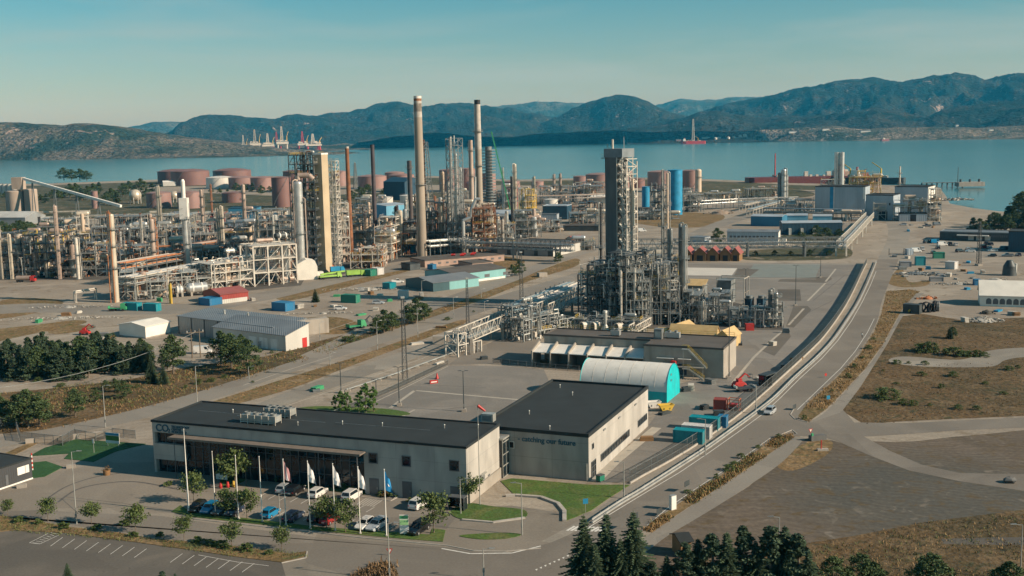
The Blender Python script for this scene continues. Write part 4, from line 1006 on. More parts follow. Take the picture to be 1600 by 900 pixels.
# ================================================================ VISITOR BUILDING AND ITS FORECOURT
H1 = 10.3
c0, c1, c2 = G(237,658,H1), G(728,700,H1), G(785,665,H1)
d1 = c1-c0; rot1 = math.atan2(d1.y, d1.x); L1 = d1.length; D1 = 16.3
V1 = Vector((c0.x, c0.y, 0))
def u_of(loc, rot, px, z, y=0.0, hi=100):    # distance along a front at which photo column px falls
    lo = 0.0; d = Vector((math.cos(rot), math.sin(rot), 0)); n = Vector((-d.y, d.x, 0))
    for _ in range(40):
        m = (lo+hi)/2; q = loc+d*m+n*y
        if PX((q.x,q.y,z))[0] < px: lo = m
        else: hi = m
    return lo
U = lambda px, z=5: u_of(V1, rot1, px, z)
vb = thing('visitor_building', 'long two storey visitor building with black flat roof and dark glass front', 'building', V1, rot1)
uA, uB = U(287), U(569)
b = MB(); b.box(0, L1, 1.6, D1, -.3, H1); b.box(uB, L1, 0, 1.6, -.3, H1); b.box(0, uB, 0, 1.6, 8.15, H1)
b.box(0, uA, .02, 1.6, 2.7, 5.9); b.box(0,.5,0.01,1.6,-.3,8.15)
b.build('wall', m_panel, vb)
b = MB(); b.box(.02, L1-.02, .02, D1-.02, H1+.003, H1+.07)
for x0,x1,y0,y1 in ((-.15,L1+.15,-.15,.25),(-.15,L1+.15,D1-.25,D1+.15),(-.15,.25,.25,D1-.25),(L1-.25,L1+.15,.25,D1-.25)): b.box(x0,x1,y0,y1,H1-.15,H1+.3)
ro = b.build('roof', m_felt, vb)
for x, y in ((22,9.5),(38,8),(46,9),(58,11),(12,10),(30,5),(64,13)):
    q = MB(); q.cyl(x,y,H1,H1+.75,.09,.09,8); q.cyl(x,y,H1+.7,H1+.85,.17,.1,8); q.build('roof_vent', m_galv, ro)
q = MB(); q.box(14,34,8.4,8.5,H1+.07,H1+.1); q.box(36,56,8.8,8.9,H1+.07,H1+.1); q.box(4,14,9.5,9.6,H1+.07,H1+.1); q.build('roof_seam', m_gsteel, ro)
g = MB(); g.box(uA,uB,1.15,1.3,0,8.12); g.box(.5,uA,.9,1.05,5.9,8.12); g.box(.5,uA,.9,1.05,0,2.7); go = g.build('glass_front', m_glass, vb)
q = MB(); n = 22
for k in range(n+1):
    x = uA+(uB-uA)*k/n; q.box(x-.06,x+.06,1.0,1.14,0,8.1)
for z in (2.6,5.6,7.0): q.box(uA,uB,1.02,1.13,z-.05,z+.05)
for x in (.5,uA*.33,uA*.66): q.box(x,x+.1,.8,.89,0,2.7); q.box(x,x+.1,.8,.89,5.9,8.1)
q.build('mullion', m_frame, go)
q = MB(); u0, u1 = U(274,8), U(569,8); q.box(u0,u1+.4,-2.4,-.005,7.85,8.1); q.box(u0,u1+.4,-2.5,-2.41,7.75,8.16); co = q.build('canopy', m_canopy, vb)
for k in range(6):
    x = u0+1.2+(u1-u0-1.6)*k/5; MB().cyl(x,-2.1,0,7.84,.07,.07,10).build('canopy_post', m_frame, co)
for k in range(9):
    x = u0+2+(u1-u0-4)*k/8; MB().box(x-.3,x+.3,-1.3,-.9,7.78,7.845).build('downlight', m_lens, co)
for pa, pb in ((576,590),(628,642),(702,718)):
    window(vb, (U(pa,7),0), (U(pb,7),0), 5.9, 7.9, fw=.16)
for pa, pb in ((577.5,592),(629,643.5),(704,719.5)):
    d = flush(vb, 'door', (U(pa,1.5),0), (U(pb,1.5),0), 0, 3.1, m_frame, .08)
    MB().box(U(pb,1.5)-.35,U(pb,1.5)-.25,-.13,-.08,1.1,1.5).build('handle', m_galv, d)
for y0, y1, z1, m in ((6.1,8.4,3.1,m_gsteel),(10.0,11.0,2.4,m_frame),(2.0,2.9,1.9,m_frame)):
    flush(vb, 'door', (L1,y0), (L1,y1), 0, z1, m)
MB().box(L1,L1+.35,0.3,D1,-.3,2.1).build('plinth', m_conw, vb)
MB().box(L1+.01,L1+.5,6.0,8.5,3.4,3.55).build('door_hood', m_galv, vb)
# rooftop sign: letters standing on the left end of the fascia
def text(s, name, mat, parent, loc, size, rotz=0, ext=.05, align='LEFT', width=None, font_b=False):
    cu = bpy.data.curves.new(name, 'FONT'); cu.body = s; cu.size = size; cu.extrude = ext; cu.align_x = align; cu.offset = .022*size if font_b else 0
    o = bpy.data.objects.new(name, cu); COL.objects.link(o)
    dg = bpy.context.evaluated_depsgraph_get(); me = bpy.data.meshes.new_from_object(o.evaluated_get(dg))
    bpy.data.objects.remove(o)
    w = max(v.co.x for v in me.vertices)-min(v.co.x for v in me.vertices)
    k = (width/w) if width else 1
    me.transform(Matrix.Diagonal((k, 1 if width is None else min(k,1.15), 1, 1)))
    me.materials.clear(); me.materials.append(mat)
    o = bpy.data.objects.new(name, me); COL.objects.link(o); o.parent = parent; o.location = loc; o.rotation_euler = (R(90), 0, rotz); return o
m_sign = M('sign_teal', (.0,.075,.12), .4, var=.05)
text('CO', 'sign_lettering', m_sign, vb, (.9,-.07,8.45), 2.0, font_b=True); text('2', 'sign_lettering', m_sign, vb, (3.75,-.07,8.3), 1.1, font_b=True)
for k, s in enumerate(('TECHNOLOGY','CENTRE','MONGSTAD')): text(s, 'sign_lettering', m_sign, vb, (4.6,-.07,9.35-.52*k), .62, font_b=True)
# chillers on the roof
for k, (pa, pb) in enumerate((((376,661),(431,665)),((412,651),(454,654)))):
    A = G(*pa,H1+.07); Bq = G(*pb,H1+.07); L = (Bq-A).length
    t = thing('rooftop_chiller', ['grey rooftop chiller nearest the front edge of the black roof','grey rooftop chiller standing behind the other one on the black roof'][k], 'cooling unit', A, rot1, 'chillers on the visitor building roof')
    MB().box(0,L,.1,2.1,.5,1.7).build('casing', m_galv, t)
    f = MB()
    for x in [L*i/5 for i in range(6)]: f.box(x-.06,x+.06,0,.1,0,1.8); f.box(x-.06,x+.06,2.1,2.2,0,1.8)
    f.box(0,L,-.02,.08,.3,.42); f.box(0,L,2.12,2.22,.3,.42); f.build('frame', m_wsteel, t)
    for i in range(4):
        x = L*(i+.5)/4; q = MB(); q.lathe(x,1.1,[(.62,1.7),(.62,2.1),(.54,2.1),(.54,1.75)],14); q.lathe(x,1.1,[(.5,1.95),(.01,1.95)],14); q.build('fan', m_gsteel, t)
# hall
H2 = 8.65
h0, h1 = G(747,667,H2), G(919,682,H2); dh = h1-h0; rot2 = math.atan2(dh.y, dh.x); L2, D2 = dh.length, 42.0
V2 = Vector((h0.x,h0.y,0)); hb = thing('exhibition_hall', 'windowless front hall with black roof and teal slogan lettering on its wall', 'building', V2, rot2)
MB().box(0,L2,0,D2,-.3,H2).build('wall', m_panelg, hb)
b = MB(); b.box(.02,L2-.02,.02,D2-.02,H2+.003,H2+.06)
for x0,x1,y0,y1 in ((-.15,L2+.15,-.15,.25),(-.15,L2+.15,D2-.25,D2+.15),(-.15,.25,.25,D2-.25),(L2-.25,L2+.15,.25,D2-.25)): b.box(x0,x1,y0,y1,H2-.2,H2+.5)
ro = b.build('roof', m_felt, hb)
for x, y in ((6,12),(14,2.2),(9,30),(4,36)): q = MB(); q.cyl(x,y,H2,H2+.8,.1,.1,8); q.cyl(x,y,H2+.75,H2+.9,.18,.1,8); q.build('roof_vent', m_galv, ro)
MB().box(L2+.005,L2+.06,.02,D2-.02,-.3,H2-.22).build('pale_side', m_panel, hb)  # paler panel paints the sunlit look of the right wall
u0, u1 = u_of(V2,rot2,809,7), u_of(V2,rot2,899,7)
text('- catching our future', 'sign_lettering', m_sign, hb, (u0,-.06,6.65), 1.75, width=u1-u0, font_b=True)
u0 = u_of(V2,rot2,795.5,5); window(hb,(u0,0),(u0+1.1,0),5.0,6.4,frame=m_framew)
X = L2+.06
window(hb,(X,7.2),(X,27.0),1.7,3.2,mull=10,fw=.12); window(hb,(X,33.5),(X,40.8),1.8,3.3,mull=4,fw=.12)
window(hb,(X,1.9),(X,3.0),5.6,6.7); window(hb,(X,1.3),(X,4.2),.0,3.3,mull=1,trans=2)
for y, z in ((9,7.4),(19,7.3),(31,7.2)): MB().box(X,X+.15,y,y+1.3,z,z+.3).build('wall_vent', m_gsteel, hb)
MB().cone((L2-.3,-.12,0),(L2-.3,-.12,3.4),.09,.09,8).build('downpipe', m_galv, hb)
lk = u_of(V2,rot2,787.5,4); 
g = MB(); g.box(lk-.6,lk+1.1,-3.4,-.03,.0,7.4); go = g.build('glass_link', m_glass, hb)
q = MB()
for z in (.1,2.3,4.5,6.9): q.box(lk+1.1,lk+1.2,-3.4,-.03,z-.08,z+.08)
for y in (-3.4,-1.7,-.15): q.box(lk+1.1,lk+1.18,y-.07,y+.07,0,7.4)
q.build('mullion', m_galv, go); MB().box(lk-.7,lk+1.3,-3.5,-.02,7.41,7.75).build('link_roof', m_galv, hb)
# plant boxes between the two roofs
t = thing('roof_plant_box', 'grey roof plant box with vents at the back edge of the visitor building', 'roof unit', G(752,660,H1+.07), rot1)
MB().box(0,2.4,0,1.6,.2,1.7).build('casing', m_galv, t); MB().box(.2,2.2,-.06,0,.4,1.4).build('louvre', m_gsteel, t)
# tunnel-roofed tent
A, rot, L = front((906,619),(1042,630)); Dt = (G(1065,614)-G(1042,630)).length; ht = HT(G(1054,622), 569)
t = thing('storage_tent', 'white tunnel roofed storage tent with turquoise end wall and sides', 'tent', A, rot)
pr = [(0,0),(0,2.6)]; cur = [(Dt/2-Dt/2*math.cos(math.pi*k/14), 2.6+(ht-2.6)*math.sin(math.pi*k/14)) for k in range(15)]
b = MB(); b.extr([(0,0),(Dt,0)]+[(y,z-.05) for y,z in cur[::-1]], (.05,L-.05), 'x'); b.build('end_wall', m_turq, t)
b = MB(); vs = [(x,y,z) for x in (0,L) for y,z in cur]; n = len(cur); b.add(vs,[(i,i+n,i+1+n,i+1) for i in range(n-1)],True); b.build('roof_sheet', m_fabric, t)
for k in range(1,7):
    q = MB(); q.tube([(L*k/7,y,z+.01) for y,z in cur], .035, 5); q.build('seam', m_wsteel, t)
for y in (-.04, Dt-.02): MB().box(0,L,y,y+.06,0,2.62).build('side_wall', m_turq, t)
q = MB()
for x in (-.02,L-.08): q.tube([(x+.05,0,0)]+[(x+.05,y,z+.02) for y,z in cur]+[(x+.05,Dt,0)], .09, 6)
q.build('edge_frame', m_turq, t)
for z in (4.6,6.0): q = MB(); q.box(L+.0,L+.05,Dt*.3,Dt*.36,z,z+.5); q.build('vent_flap', m_gsteel, t)
# utility building with open bays
A, rot, L = front((831,573),(1130,592)); H3 = HT(G(1130,592),546); D3 = (G(1146,571)-G(1130,592)).length
U3 = lambda px, z=4: u_of(A, rot, px, z)
ub = thing('utility_building', 'grey concrete utility building with brown roof and six open bays', 'building', A, rot)
us = U3(1006); b = MB(); b.box(us,L,0,D3,-.3,H3); b.box(1.2,us,7,D3,-.3,H3); b.build('wall', m_conw, ub)
r = MB(); r.box(1.2,L,7.0,D3,H3+.003,H3+.06); r.box(us,L,0,7,H3+.003,H3+.06)
for x0,x1,y0,y1 in ((1.1,us,6.9,7.2),(us-.1,L+.1,-.1,.2),(1.1,L+.1,D3-.2,D3+.1),(L-.2,L+.1,.2,D3-.2),(1.1,1.4,7.2,D3-.2)): r.box(x0,x1,y0,y1,H3-.15,H3+.35)
r.build('roof', m_felt2, ub)
for k in range(7):
    x = 0+us*k/6; q = MB(); q.extr([(0,0),(6.95,0),(6.95,5.6),(6.2,6.4),(0,4.6)], (x-.18,x+.18), 'x'); q.build('bay_wall', m_conw, ub)
    if k < 6: q = MB(); q.hull([[(xx,.4,4.0),(xx,6.95,5.4),(xx,6.95,5.6),(xx,.4,4.2)] for xx in (x+.19,x+us/6-.19)]); q.build('bay_roof', m_white_p, ub)
for p0,p1 in ((1035,1048),(1060,1073)):
    flush(ub,'door',(U3(p0,2),0),(U3(p1,2),0),.4,3.6,m_dkblue,.06)
for p0,p1 in ((1027,1053),(1060,1080)): MB().box(U3(p0,5),U3(p1,5),-.9,-.01,4.7,4.85).build('door_hood', m_white_p, ub)
q = MB()
for k in range(22):
    x = 1.5+(L-2)*k/21; q.beam((x,D3-.1,H3+.3),(x,D3-.1,H3+1.4),.07)
for z in (.85,1.4): q.beam((1.5,D3-.1,H3+z),(L-.5,D3-.1,H3+z),.07)
q.build('roof_rail', m_yelp, ub)
def stair(label, loc, rot, run, rise, w=1.1):
    t = thing('outside_stair', label, 'stair', loc, rot); n = int(rise/.2); f = MB()
    for s in (0,w): f.beam((0,s,0),(run,s,rise),.12,.28)
    for k in range(n): f.box(run*k/n,run*(k+1)/n+.05,.06,w-.06,rise*(k+1)/n-.05,rise*(k+1)/n)
    f.box(run,run+1.6,-.1,w+.1,rise-.1,rise)
    for x in (run+1.4,): f.beam((x,.05,0),(x,.05,rise),.12)
    f.build('flight', m_galv, t); h = MB()
    for s in (0,w):
        h.beam((0,s,1),(run,s,rise+1),.07); h.beam((run,s,rise+1),(run+1.6,s,rise+1),.07)
        for k in range(6): h.beam((run*k/5,s,rise*k/5),(run*k/5,s,rise*k/5+1),.06)
    h.build('handrail', m_yelp, t)
Q = lambda u, y: A+Vector((math.cos(rot)*u-math.sin(rot)*y, math.sin(rot)*u+math.cos(rot)*y, 0))
stair('steel stair with yellow rails climbing to the utility building roof', Q(U3(1107,2),-1.6)+Vector((0,0,2.9)), rot+math.pi, 5.0, H3-2.9)
stair('lower steel stair with yellow rails beside the red drum', Q(U3(1104,0),-2.4), rot+math.pi, 4.2, 2.8)
t = thing('walkway_landing', 'steel landing walkway along the utility building front by the stairs', 'walkway', Q(us+1,-2.0), rot)
MB().box(0,L-us-6,0,1.9,2.75,2.87).build('deck', m_galv, t); q = MB()
for k in range(7): q.beam(((L-us-6)*k/6,.1,0),((L-us-6)*k/6,.1,2.75),.12); q.beam(((L-us-6)*k/6,.05,2.87),((L-us-6)*k/6,.05,3.9),.06)
q.beam((0,.05,3.9),(L-us-6,.05,3.9),.07); q.build('handrail', m_galv, t)
t = thing('red_drum', 'red drum standing on the landing of the utility building', 'drum', Q(U3(1054,3),-1.2)+Vector((0,0,2.87)), rot); q = MB(); q.cyl(0,0,0,1.3,.8,.8,14); q.build('shell', m_redp, t); q = MB(); q.cyl(0,0,1.3,1.45,.84,.5,14); q.build('lid', m_redp, t)
for k,(px,u,y,l) in enumerate(((937,0,10,2.6),(1022,0,11,4.2))):
    t = thing('roof_air_unit', ['small silver air unit alone on the brown utility building roof','silver finned air unit beside the grey box on the utility roof'][k], 'roof unit', Q(U3(px,H3),y)+Vector((0,0,H3+.06)), rot)
    q = MB(); q.box(0,l,0,1.6,.3,1.7); q.build('casing', m_alu, t); q = MB(); q.cone((l*.3,.8,1.7),(l*.3,.8,2.2),.5,.5,12); q.cone((l*.75,.8,1.7),(l*.75,.8,2.2),.5,.5,12); q.build('fan', m_gsteel, t)
    q = MB(); q.box(0.1,.3,.1,1.5,0,.3); q.box(l-.3,l-.1,.1,1.5,0,.3); q.build('foot', m_dsteel, t)
t = thing('roof_plant_box', 'tall grey plant box on the utility building roof', 'roof unit', Q(U3(1008,H3),9)+Vector((0,0,H3+.06)), rot); MB().box(0,2.2,0,2.6,0,2.8).build('casing', m_gsteel, t); MB().box(.3,1.9,-.08,0,.5,2.2).build('louvre', m_galv, t)
# yellow roofed sheds behind
for lab,a_,b_,D_,yt,k_,ri in (('long low shed with yellow sheet roof behind the utility building',(1045,534),(1117,538),7,524,'x',3.0),('yellow gabled shed behind the long yellow roof',(1046,526),(1066,528),9,513,'y',1.5),('yellow gabled shed at the right end of the yellow group',(1118,544),(1140,546),9,526,'y',2.0),('small yellow roofed hut behind the grey plant box',(1025,531),(1038,532),5,521,'x',1.5)):
    t_, L_, h_ = building('yellow_shed', lab, a_, b_, D_, ytop=yt, wall=m_yellow, roof=m_yellow, kind='gable', rise=ri, ridge=k_, cat='shed', over=.3, group='yellow roofed sheds')
    flush(t_, 'door', (L_*.4,0),(L_*.4+1.2,0),0,2.1,m_frame)
# ---------------------------------------------------------------- forecourt
flagcol = {'red': m_redp, 'white': m_white_p, 'blue': m_bluep}
poles = [(295,801,671,None),(337,806,706,None),(373,811,712,None),(410,816,714,None),(447,821,718,'banded'),(485,826,721,'white'),(524,830,725,'white'),(563,834,730,'white'),(604,838,734,'blue')]
FL = ['tall white flagpole beside the leftmost cars, the tallest of its row','bare white flagpole, second from the left of its row','bare white flagpole, third from the left of its row','bare white flagpole, fourth from the left of its row','white flagpole carrying the red and blue banded flag','white flagpole with a white flag, sixth of its row','white flagpole with a white flag, seventh of its row','white flagpole with a white flag, beside the blue flagpole','white flagpole flying the blue flag at the right end']
m_navyf = M('flag_navy', (.03,.04,.14), .7)
m_bluef = M('flag_blue', (.01,.19,.42), .7); m_whitef = M('flag_white', (.72,.7,.68), .7, var=.04); m_redf = M('flag_red', (.34,.17,.18), .7)
for k,(x,y,yt,fl) in enumerate(poles):
    A = G(x,y); h = HT(A,yt); t = thing('flagpole', FL[k], 'flagpole', A, 0, 'flagpoles along the car park')
    q = MB(); q.cone((0,0,.1),(0,0,h),.11 if k else .16,.045,10); q.ball((0,0,h+.05),.1,8,6); q.build('pole', m_white_p, t)
    MB().cyl(0,0,0,.25,.3,.25,10).build('base', m_conw, t)
    if fl:
        f = thing('flag', {'banded':'red flag with white and dark blue bands hanging from its pole','blue':'blue flag with a white emblem hanging at the right end','white':['white flag hanging limp, leftmost of the three','white flag hanging limp, middle one of the three','white flag hanging limp, rightmost of the three'][(k-5)%3]}[fl], 'flag', A+Vector((.07,0,h-.2)), 0, 'flags along the car park')
        nu, nv = 9, 12
        def fp(u, v):   # u across from pole, v down
            w = 1.35*u*(.55+.45*v) ; return (w*.95+.06*math.sin(u*9+v*2)*u, .22*math.sin(u*7+v*3)*u+.1*u, -3.2*v*(1-.12*u)-1.5*u*(1-.3*v))
        def piece(u0,u1,m,nm,par,off=0):
            b = MB(); n = 4; vs = [(fp(u0+(u1-u0)*i/n, j/nv)[0], fp(u0+(u1-u0)*i/n, j/nv)[1]+off, fp(u0+(u1-u0)*i/n, j/nv)[2]) for i in range(n+1) for j in range(nv+1)]
            b.add(vs,[(i*(nv+1)+j,(i+1)*(nv+1)+j,(i+1)*(nv+1)+j+1,i*(nv+1)+j+1) for i in range(n) for j in range(nv)],True); return b.build(nm,m,par)
        if fl == 'banded':
            for u0,u1,m in ((0,.28,m_redf),(.28,.36,m_whitef),(.36,.46,m_navyf),(.46,.54,m_whitef),(.54,1,m_redf)): piece(u0,u1,m,'cloth_band',f)
        else:
            piece(0,1,m_bluef if fl == 'blue' else m_whitef,'cloth',f)
            if fl == 'blue':
                for o in (-.03,.03):
                    b = MB(); q = [(fp(.45,.5)),(fp(.62,.55)),(fp(.66,.64)),(fp(.5,.66))]; b.quad(*[(a,c+o,d) for a,c,d in q]); b.build('emblem', m_whitef, f)
# trees round the forecourt
rt_ = random.Random(5)
YT = [tree('young_tree', 'prototype young tree %d of the row here' % i, 'young', 5.2, m_lf_y, rt_) for i in range(3)]
ytrees = [(12,805,780,'small young tree at the far left end of the planted strip'),(75,815,778,'bushy young tree, second from the left in the planted strip'),(143,818,782,'young tree just right of the tall thin lamp in the strip'),(212,832,787,'wide young tree, fourth from the left in the planted strip'),(288,845,806,'young tree below the tall flagpole in the planted strip'),(362,853,812,'young tree, second from the right in the planted strip'),(440,858,822,'young tree on the rounded right tip of the planted strip'),
 (303,786,737,'young tree standing left of the dark cars by the tall flagpole'),(368,762,698,'tall young tree close to the dark glass front'),(357,808,763,'left one of two young trees behind the dark cars'),(386,810,764,'right one of two young trees behind the dark cars'),(510,826,772,'left one of two young trees beside the red car'),(540,832,779,'right one of two young trees, nearest the white hatchback'),(678,833,770,'young tree on the lawn tip beside the black off-roader'),(734,786,738,'thin young tree against the pale end wall of the visitor building')]
used = [False]*3
for k,(x,y,yt,lab) in enumerate(ytrees):
    A = G(x,y); h = HT(A,yt); p = YT[k%3]
    if not used[k%3]:
        del LABELS[p['label']]; used[k%3] = True; p.location = A; p.scale = (h/5.2,)*3; tag(p, lab, 'tree', 'young trees round the car park')
    else: dup(p, A, k*1.7, lab, 'young trees round the car park', h/5.2)
# cars
up_ = lambda x, y: (x+15, y-9.5)
for x,y,kd,co,lab,fw in [(445,768,'hatch','silver','silver hatchback parked on the left of the black car by the glass front',1),(462,770,'estate','black','black estate car parked beside the silver hatchback by the glass front',1),(497,774,'estate','white','white estate car parked below the first white flag',1),(550,779,'suv','white','white car parked left of the hatched bay by the building',1),(655,792,'suv','white','white off-roader parked near the shelter under a young tree',1),
 (309,797,'hatch','black','black hatchback at the left end of the front car row',0),(328,799,'hatch','blue','blue hatchback between the dark cars at the left end',0),(347,801,'estate','black','black estate car behind the flagpoles at the left of the front row',0),(366,803,'hatch','navy','navy hatchback under the pair of young trees',0),(423,806,'hatch','blue','bright blue hatchback alone left of the navy estate car',1),(459,811,'estate','navy','navy estate car right of the bright blue hatchback',1),(498,812,'estate','black','black estate car half hidden beside the red car',1),(515,816,'hatch','red','red hatchback under two young trees',1),(570,824,'hatch','white','white hatchback beside the silver estate car',0),(589,825,'estate','silver','silver estate car between the white hatchback and the sign totem',0),(654,831,'suv','black','black off-roader parked right of the sign totem',0),
 ]:
    car(lab, kd, co, (x,y), up_(x,y) if fw else (x-15,y+9.5), 'cars parked at the visitor building')
car('silver car driving alone down the main road', 'hatch', 'silver', (1203,646), (1180,662), None)
# signs, shelter and small furniture
def panel_sign(label, base, ytop, w, legs=2, board=m_white_p, rot=rot1, clear=.25, group=None, cat='sign', extra=None):
    A = G(*base); h = HT(A,ytop); t = thing('sign_board', label, cat, A, rot, group); q = MB()
    for s in ((-w*.4, w*.4) if legs == 2 else (0,)): q.cyl(s,0,0,h*.98,.06,.06,8)
    q.build('post', m_galv, t); bo = MB().box(-w/2,w/2,-.08,-.02,h*clear,h).build('board', board, t)
    if extra:
        for z0,z1,m in extra: MB().box(-w/2+.06,w/2-.06,-.1,-.081,h*z0,h*z1).build('panel_field', m, bo)
    return t
panel_sign('white and blue notice board on the dark green lawn', (177,698), 676, 3.6, extra=((.82,.97,m_bluep),(.45,.78,m_lf_g),(.28,.42,m_whitef)))
panel_sign('white and green sign totem beside the black off-roader', (632,836), 804, 1.5, legs=1, clear=.08, extra=((.8,.95,m_greenp),(.5,.75,M('pale_green_field',(.3,.55,.25),.6)),(.2,.45,m_whitef)), rot=rot1+.3)
panel_sign('white notice board on two legs in front of the glass', (347,752), 740, 2.6)
panel_sign('small white post sign on the dark green lawn', (147,708), 686, .5, legs=1, clear=.7)
t = thing('striped_post', 'red and white striped post at the corner of the charcoal hut', 'post', G(51,735), 0)
q0, q1 = MB(), MB(); hh = HT(G(51,735),708)
for k in range(8): (q0 if k%2 else q1).cyl(0,0,hh*k/8,hh*(k+1)/8,.14,.14,8)
q0.build('red_band', m_redp, t); q1.build('white_band', m_white_p, t)
t = thing('waiting_shelter', 'dark glazed shelter at the lawn beside the visitor building corner', 'shelter', G(700,797), rot1)
q = MB(); q.box(0,3,0,1.6,2.3,2.45); q.build('roof', m_frame, t); q = MB(); q.box(0.05,2.95,1.5,1.56,.15,2.3); q.box(.05,.1,.1,1.5,.15,2.3); q.box(2.9,2.95,.1,1.5,.15,2.3); q.build('glass_wall', m_glass, t)
q = MB()
for x in (.03,2.97):
    for y in (.03,1.57): q.beam((x,y,0),(x,y,2.3),.08)
q.build('frame', m_frame, t); MB().box(.4,2.6,1.0,1.4,.42,.5).build('bench', m_wood, t)
t = thing('wooden_planter', 'round wooden planter tub alone on the forecourt', 'planter', G(167,742), 0); q = MB(); q.cyl(0,0,0,1.0,.62,.75,12); q.build('tub', m_wood, t); q = MB(); leaves(q,[(rnd.gauss(0,.35),rnd.gauss(0,.35),1.1+abs(rnd.gauss(0,.25))) for _ in range(90)],.25); q.build('plant', m_lf_r, t)
for k,(x,y,lab) in enumerate([(111,731,'concrete block at the foot of the short lamp by the lawn'),(34,762,'concrete block beside the charcoal hut'),(121,819,'concrete footing block of the tall thin lamp')][:2]):
    t = MB().cbox(0,0,0,1.7,.9,.7); o = t.build('concrete_block', m_conw, None, G(x,y), .3); tag(o, lab, 'block', 'concrete blocks on the forecourt')
t = thing('picnic_set', 'red and yellow play seat set near the white notice board', 'bench', G(345,763), .3)
for x, m in ((0,m_redp),(1.3,m_redp),(2.4,m_yelp)): q = MB(); q.cyl(x,0,0,.45,.25,.35,10); q.cyl(x,.1,.45,1.1,.32,.2,10); q.build('seat', m, t)
# shrubs in the beds
SH = tree('shrub', 'prototype shrub in the beds', 'shrub', 1.2, m_lf_y, rt_, cat='shrub'); SHR = tree('shrub', 'prototype autumn shrub in beds', 'shrub', 1.2, m_lf_r, rt_, cat='shrub')
beds = [(432,752,0),(446,753,0),(490,757,0),(500,755,1),(512,759,0),(526,762,0),(540,764,0),(553,767,0),(566,768,1),(594,774,0),(604,775,1),(614,775,0),(642,785,0),(652,781,1),(664,783,0),(676,786,0),(688,789,0),(262,758,0),(195,820,0),(208,838,0),(100,825,0),(60,818,0),(150,826,0),(330,851,0),(345,853,0),(352,857,0),(385,860,0),(420,866,0),(30,816,0),(250,838,0),(310,846,0)]
beds = sorted(b for b in beds if b[1] < 792 and b[0] > 400)+[b for b in beds if b[0] == 262]+sorted(b for b in beds if b[1] > 810)
us_ = {}
for k,(x,y,ar) in enumerate(beds):
    p = SHR if ar else SH; lab = ('russet ' if ar else 'green ')+'low shrub, '+ORD[k if k < 17 else k-17]+(' from the left in the beds along the glass front' if k < 17 else ' of those scattered along the planted strip'); 
    if k == 17: lab = 'clipped shrub in the shade at the left end of the visitor building'
    A = G(x,y,.1)
    if p not in us_: us_[p] = 1; del LABELS[p['label']]; p.location = A; tag(p, lab, 'shrub', 'shrubs in the beds')
    else: dup(p, A, k, lab, 'shrubs in the beds', (rnd.uniform(.8,2.0),rnd.uniform(.8,2.0),rnd.uniform(.5,.95)))
# lamps
lamps = [((609,906),818,'tall grey lamp post with road signs at the bottom of the picture',.0),((756,906),858,'grey lamp post with a dark head at the bottom edge of the lower road',0),((816,836),755,'tall lamp post at the edge of the curved lawn drive',math.pi),((975,779),722,'lamp post on the pavement at the tip of the big lawn',math.pi),((1102,712),655,'lamp post on the pavement behind the teal containers',math.pi),((1181,646),601,'lamp post on the pavement beside the silver car',math.pi),((1594,906),820,'tall lamp post at the right edge of the picture',math.pi),((120,819),706,'tallest thin lamp post on the forecourt, standing in the planted strip',0),((165,668),603,'lamp post beside the service road left of the notice board',0),((309,640),572,'thin lamp post just behind the back left corner of the black roof',0),((389,592),573,'short lamp post beside the service road near the dark trees',0),((720,803),749,'slim lamp post beside the glazed shelter',0),((438,822),772,'slim lamp post among the flagpoles near the blue hatchback',0),((590,547),502,'lamp post between the two service roads below the bushes',.4),((653,527),484,'lamp post on the service road right of the bushes',.4),((709,497),465,'lamp post on the service road above the pipe bridge end',.4),((757,486),471,'lamp post beside the lattice pipe bridge',.4),((500,532),504,'lamp post by the low grey shed on the service road',.4),((659,458),439,'lamp post in front of the teal shed end',.4),((752,465),452,'short lamp post right of the teal shed',.4),((516,571),552,'lamp post on the near service road above the planting',.4),((1217,880),808,'lamp post rising behind the dark trees at the bottom',math.pi)]
for (bx,by),yt,lab,az in lamps: post_lamp('lamp_post', lab, (bx,by), yt, az=az, group='street lamps')
t = thing('yard_lamp', 'floodlight post on a block in the grey yard, nearest the black roof', 'lamp post', G(725,644), 0) if False else None
for x,y,yt,lab in ((725,643,580,'dark floodlight post on a concrete block in the middle of the grey yard'),(624,634,574,'dark floodlight post at the left edge of the grey yard'),(533,614,568,'dark floodlight post beside the pipe line left of the poplars'),(588,617,594,'short dark post by the small poplars'),(1139,592,505,'tall dark mast in front of the utility building end wall'),(1165,470,420,'dark floodlight mast behind the small columns'),(1282,434,394,'dark floodlight mast on the green grey slab'),(1243,478,415,'dark floodlight mast on the plant yard beside the kerbs')):
    post_lamp('flood_light', lab, (x,y), yt, group='floodlight masts', mat=m_dsteel, heads=2, arm=.7, block=True, r=.12)
for x,y,yt,w0,lab in ((633,594,466,1.3,'tall lattice mast at the edge of the grey yard'),(731,507,436,1.0,'lattice mast behind the end of the pipe bridge'),(815,477,395,1.4,'thin lattice mast behind the pipe bridge middle')):
    A = G(x,y); q = MB(); lattice(q, w0, w0*.45, HT(A,yt), 12, .085); t = thing('lattice_mast', lab, 'mast', A, .3, 'lattice masts'); q.build('lattice', m_dsteel, t); q = MB(); q.box(-.5,.5,-.5,.5,HT(A,yt),HT(A,yt)+.5); q.build('top_lamp', m_galv, t)
# windsock
A = G(750,789); h = HT(A,633); t = thing('windsock', 'red windsock on a thin mast rising above the visitor building corner', 'windsock', A, 0)
q = MB(); q.cone((0,0,0),(0,0,h),.09,.04,8); q.build('mast', m_galv, t); q = MB(); q.cone((.05,0,h-.1),(1.3,0,h-1.1),.3,.17,10,False); q.build('sock', m_redp, t)
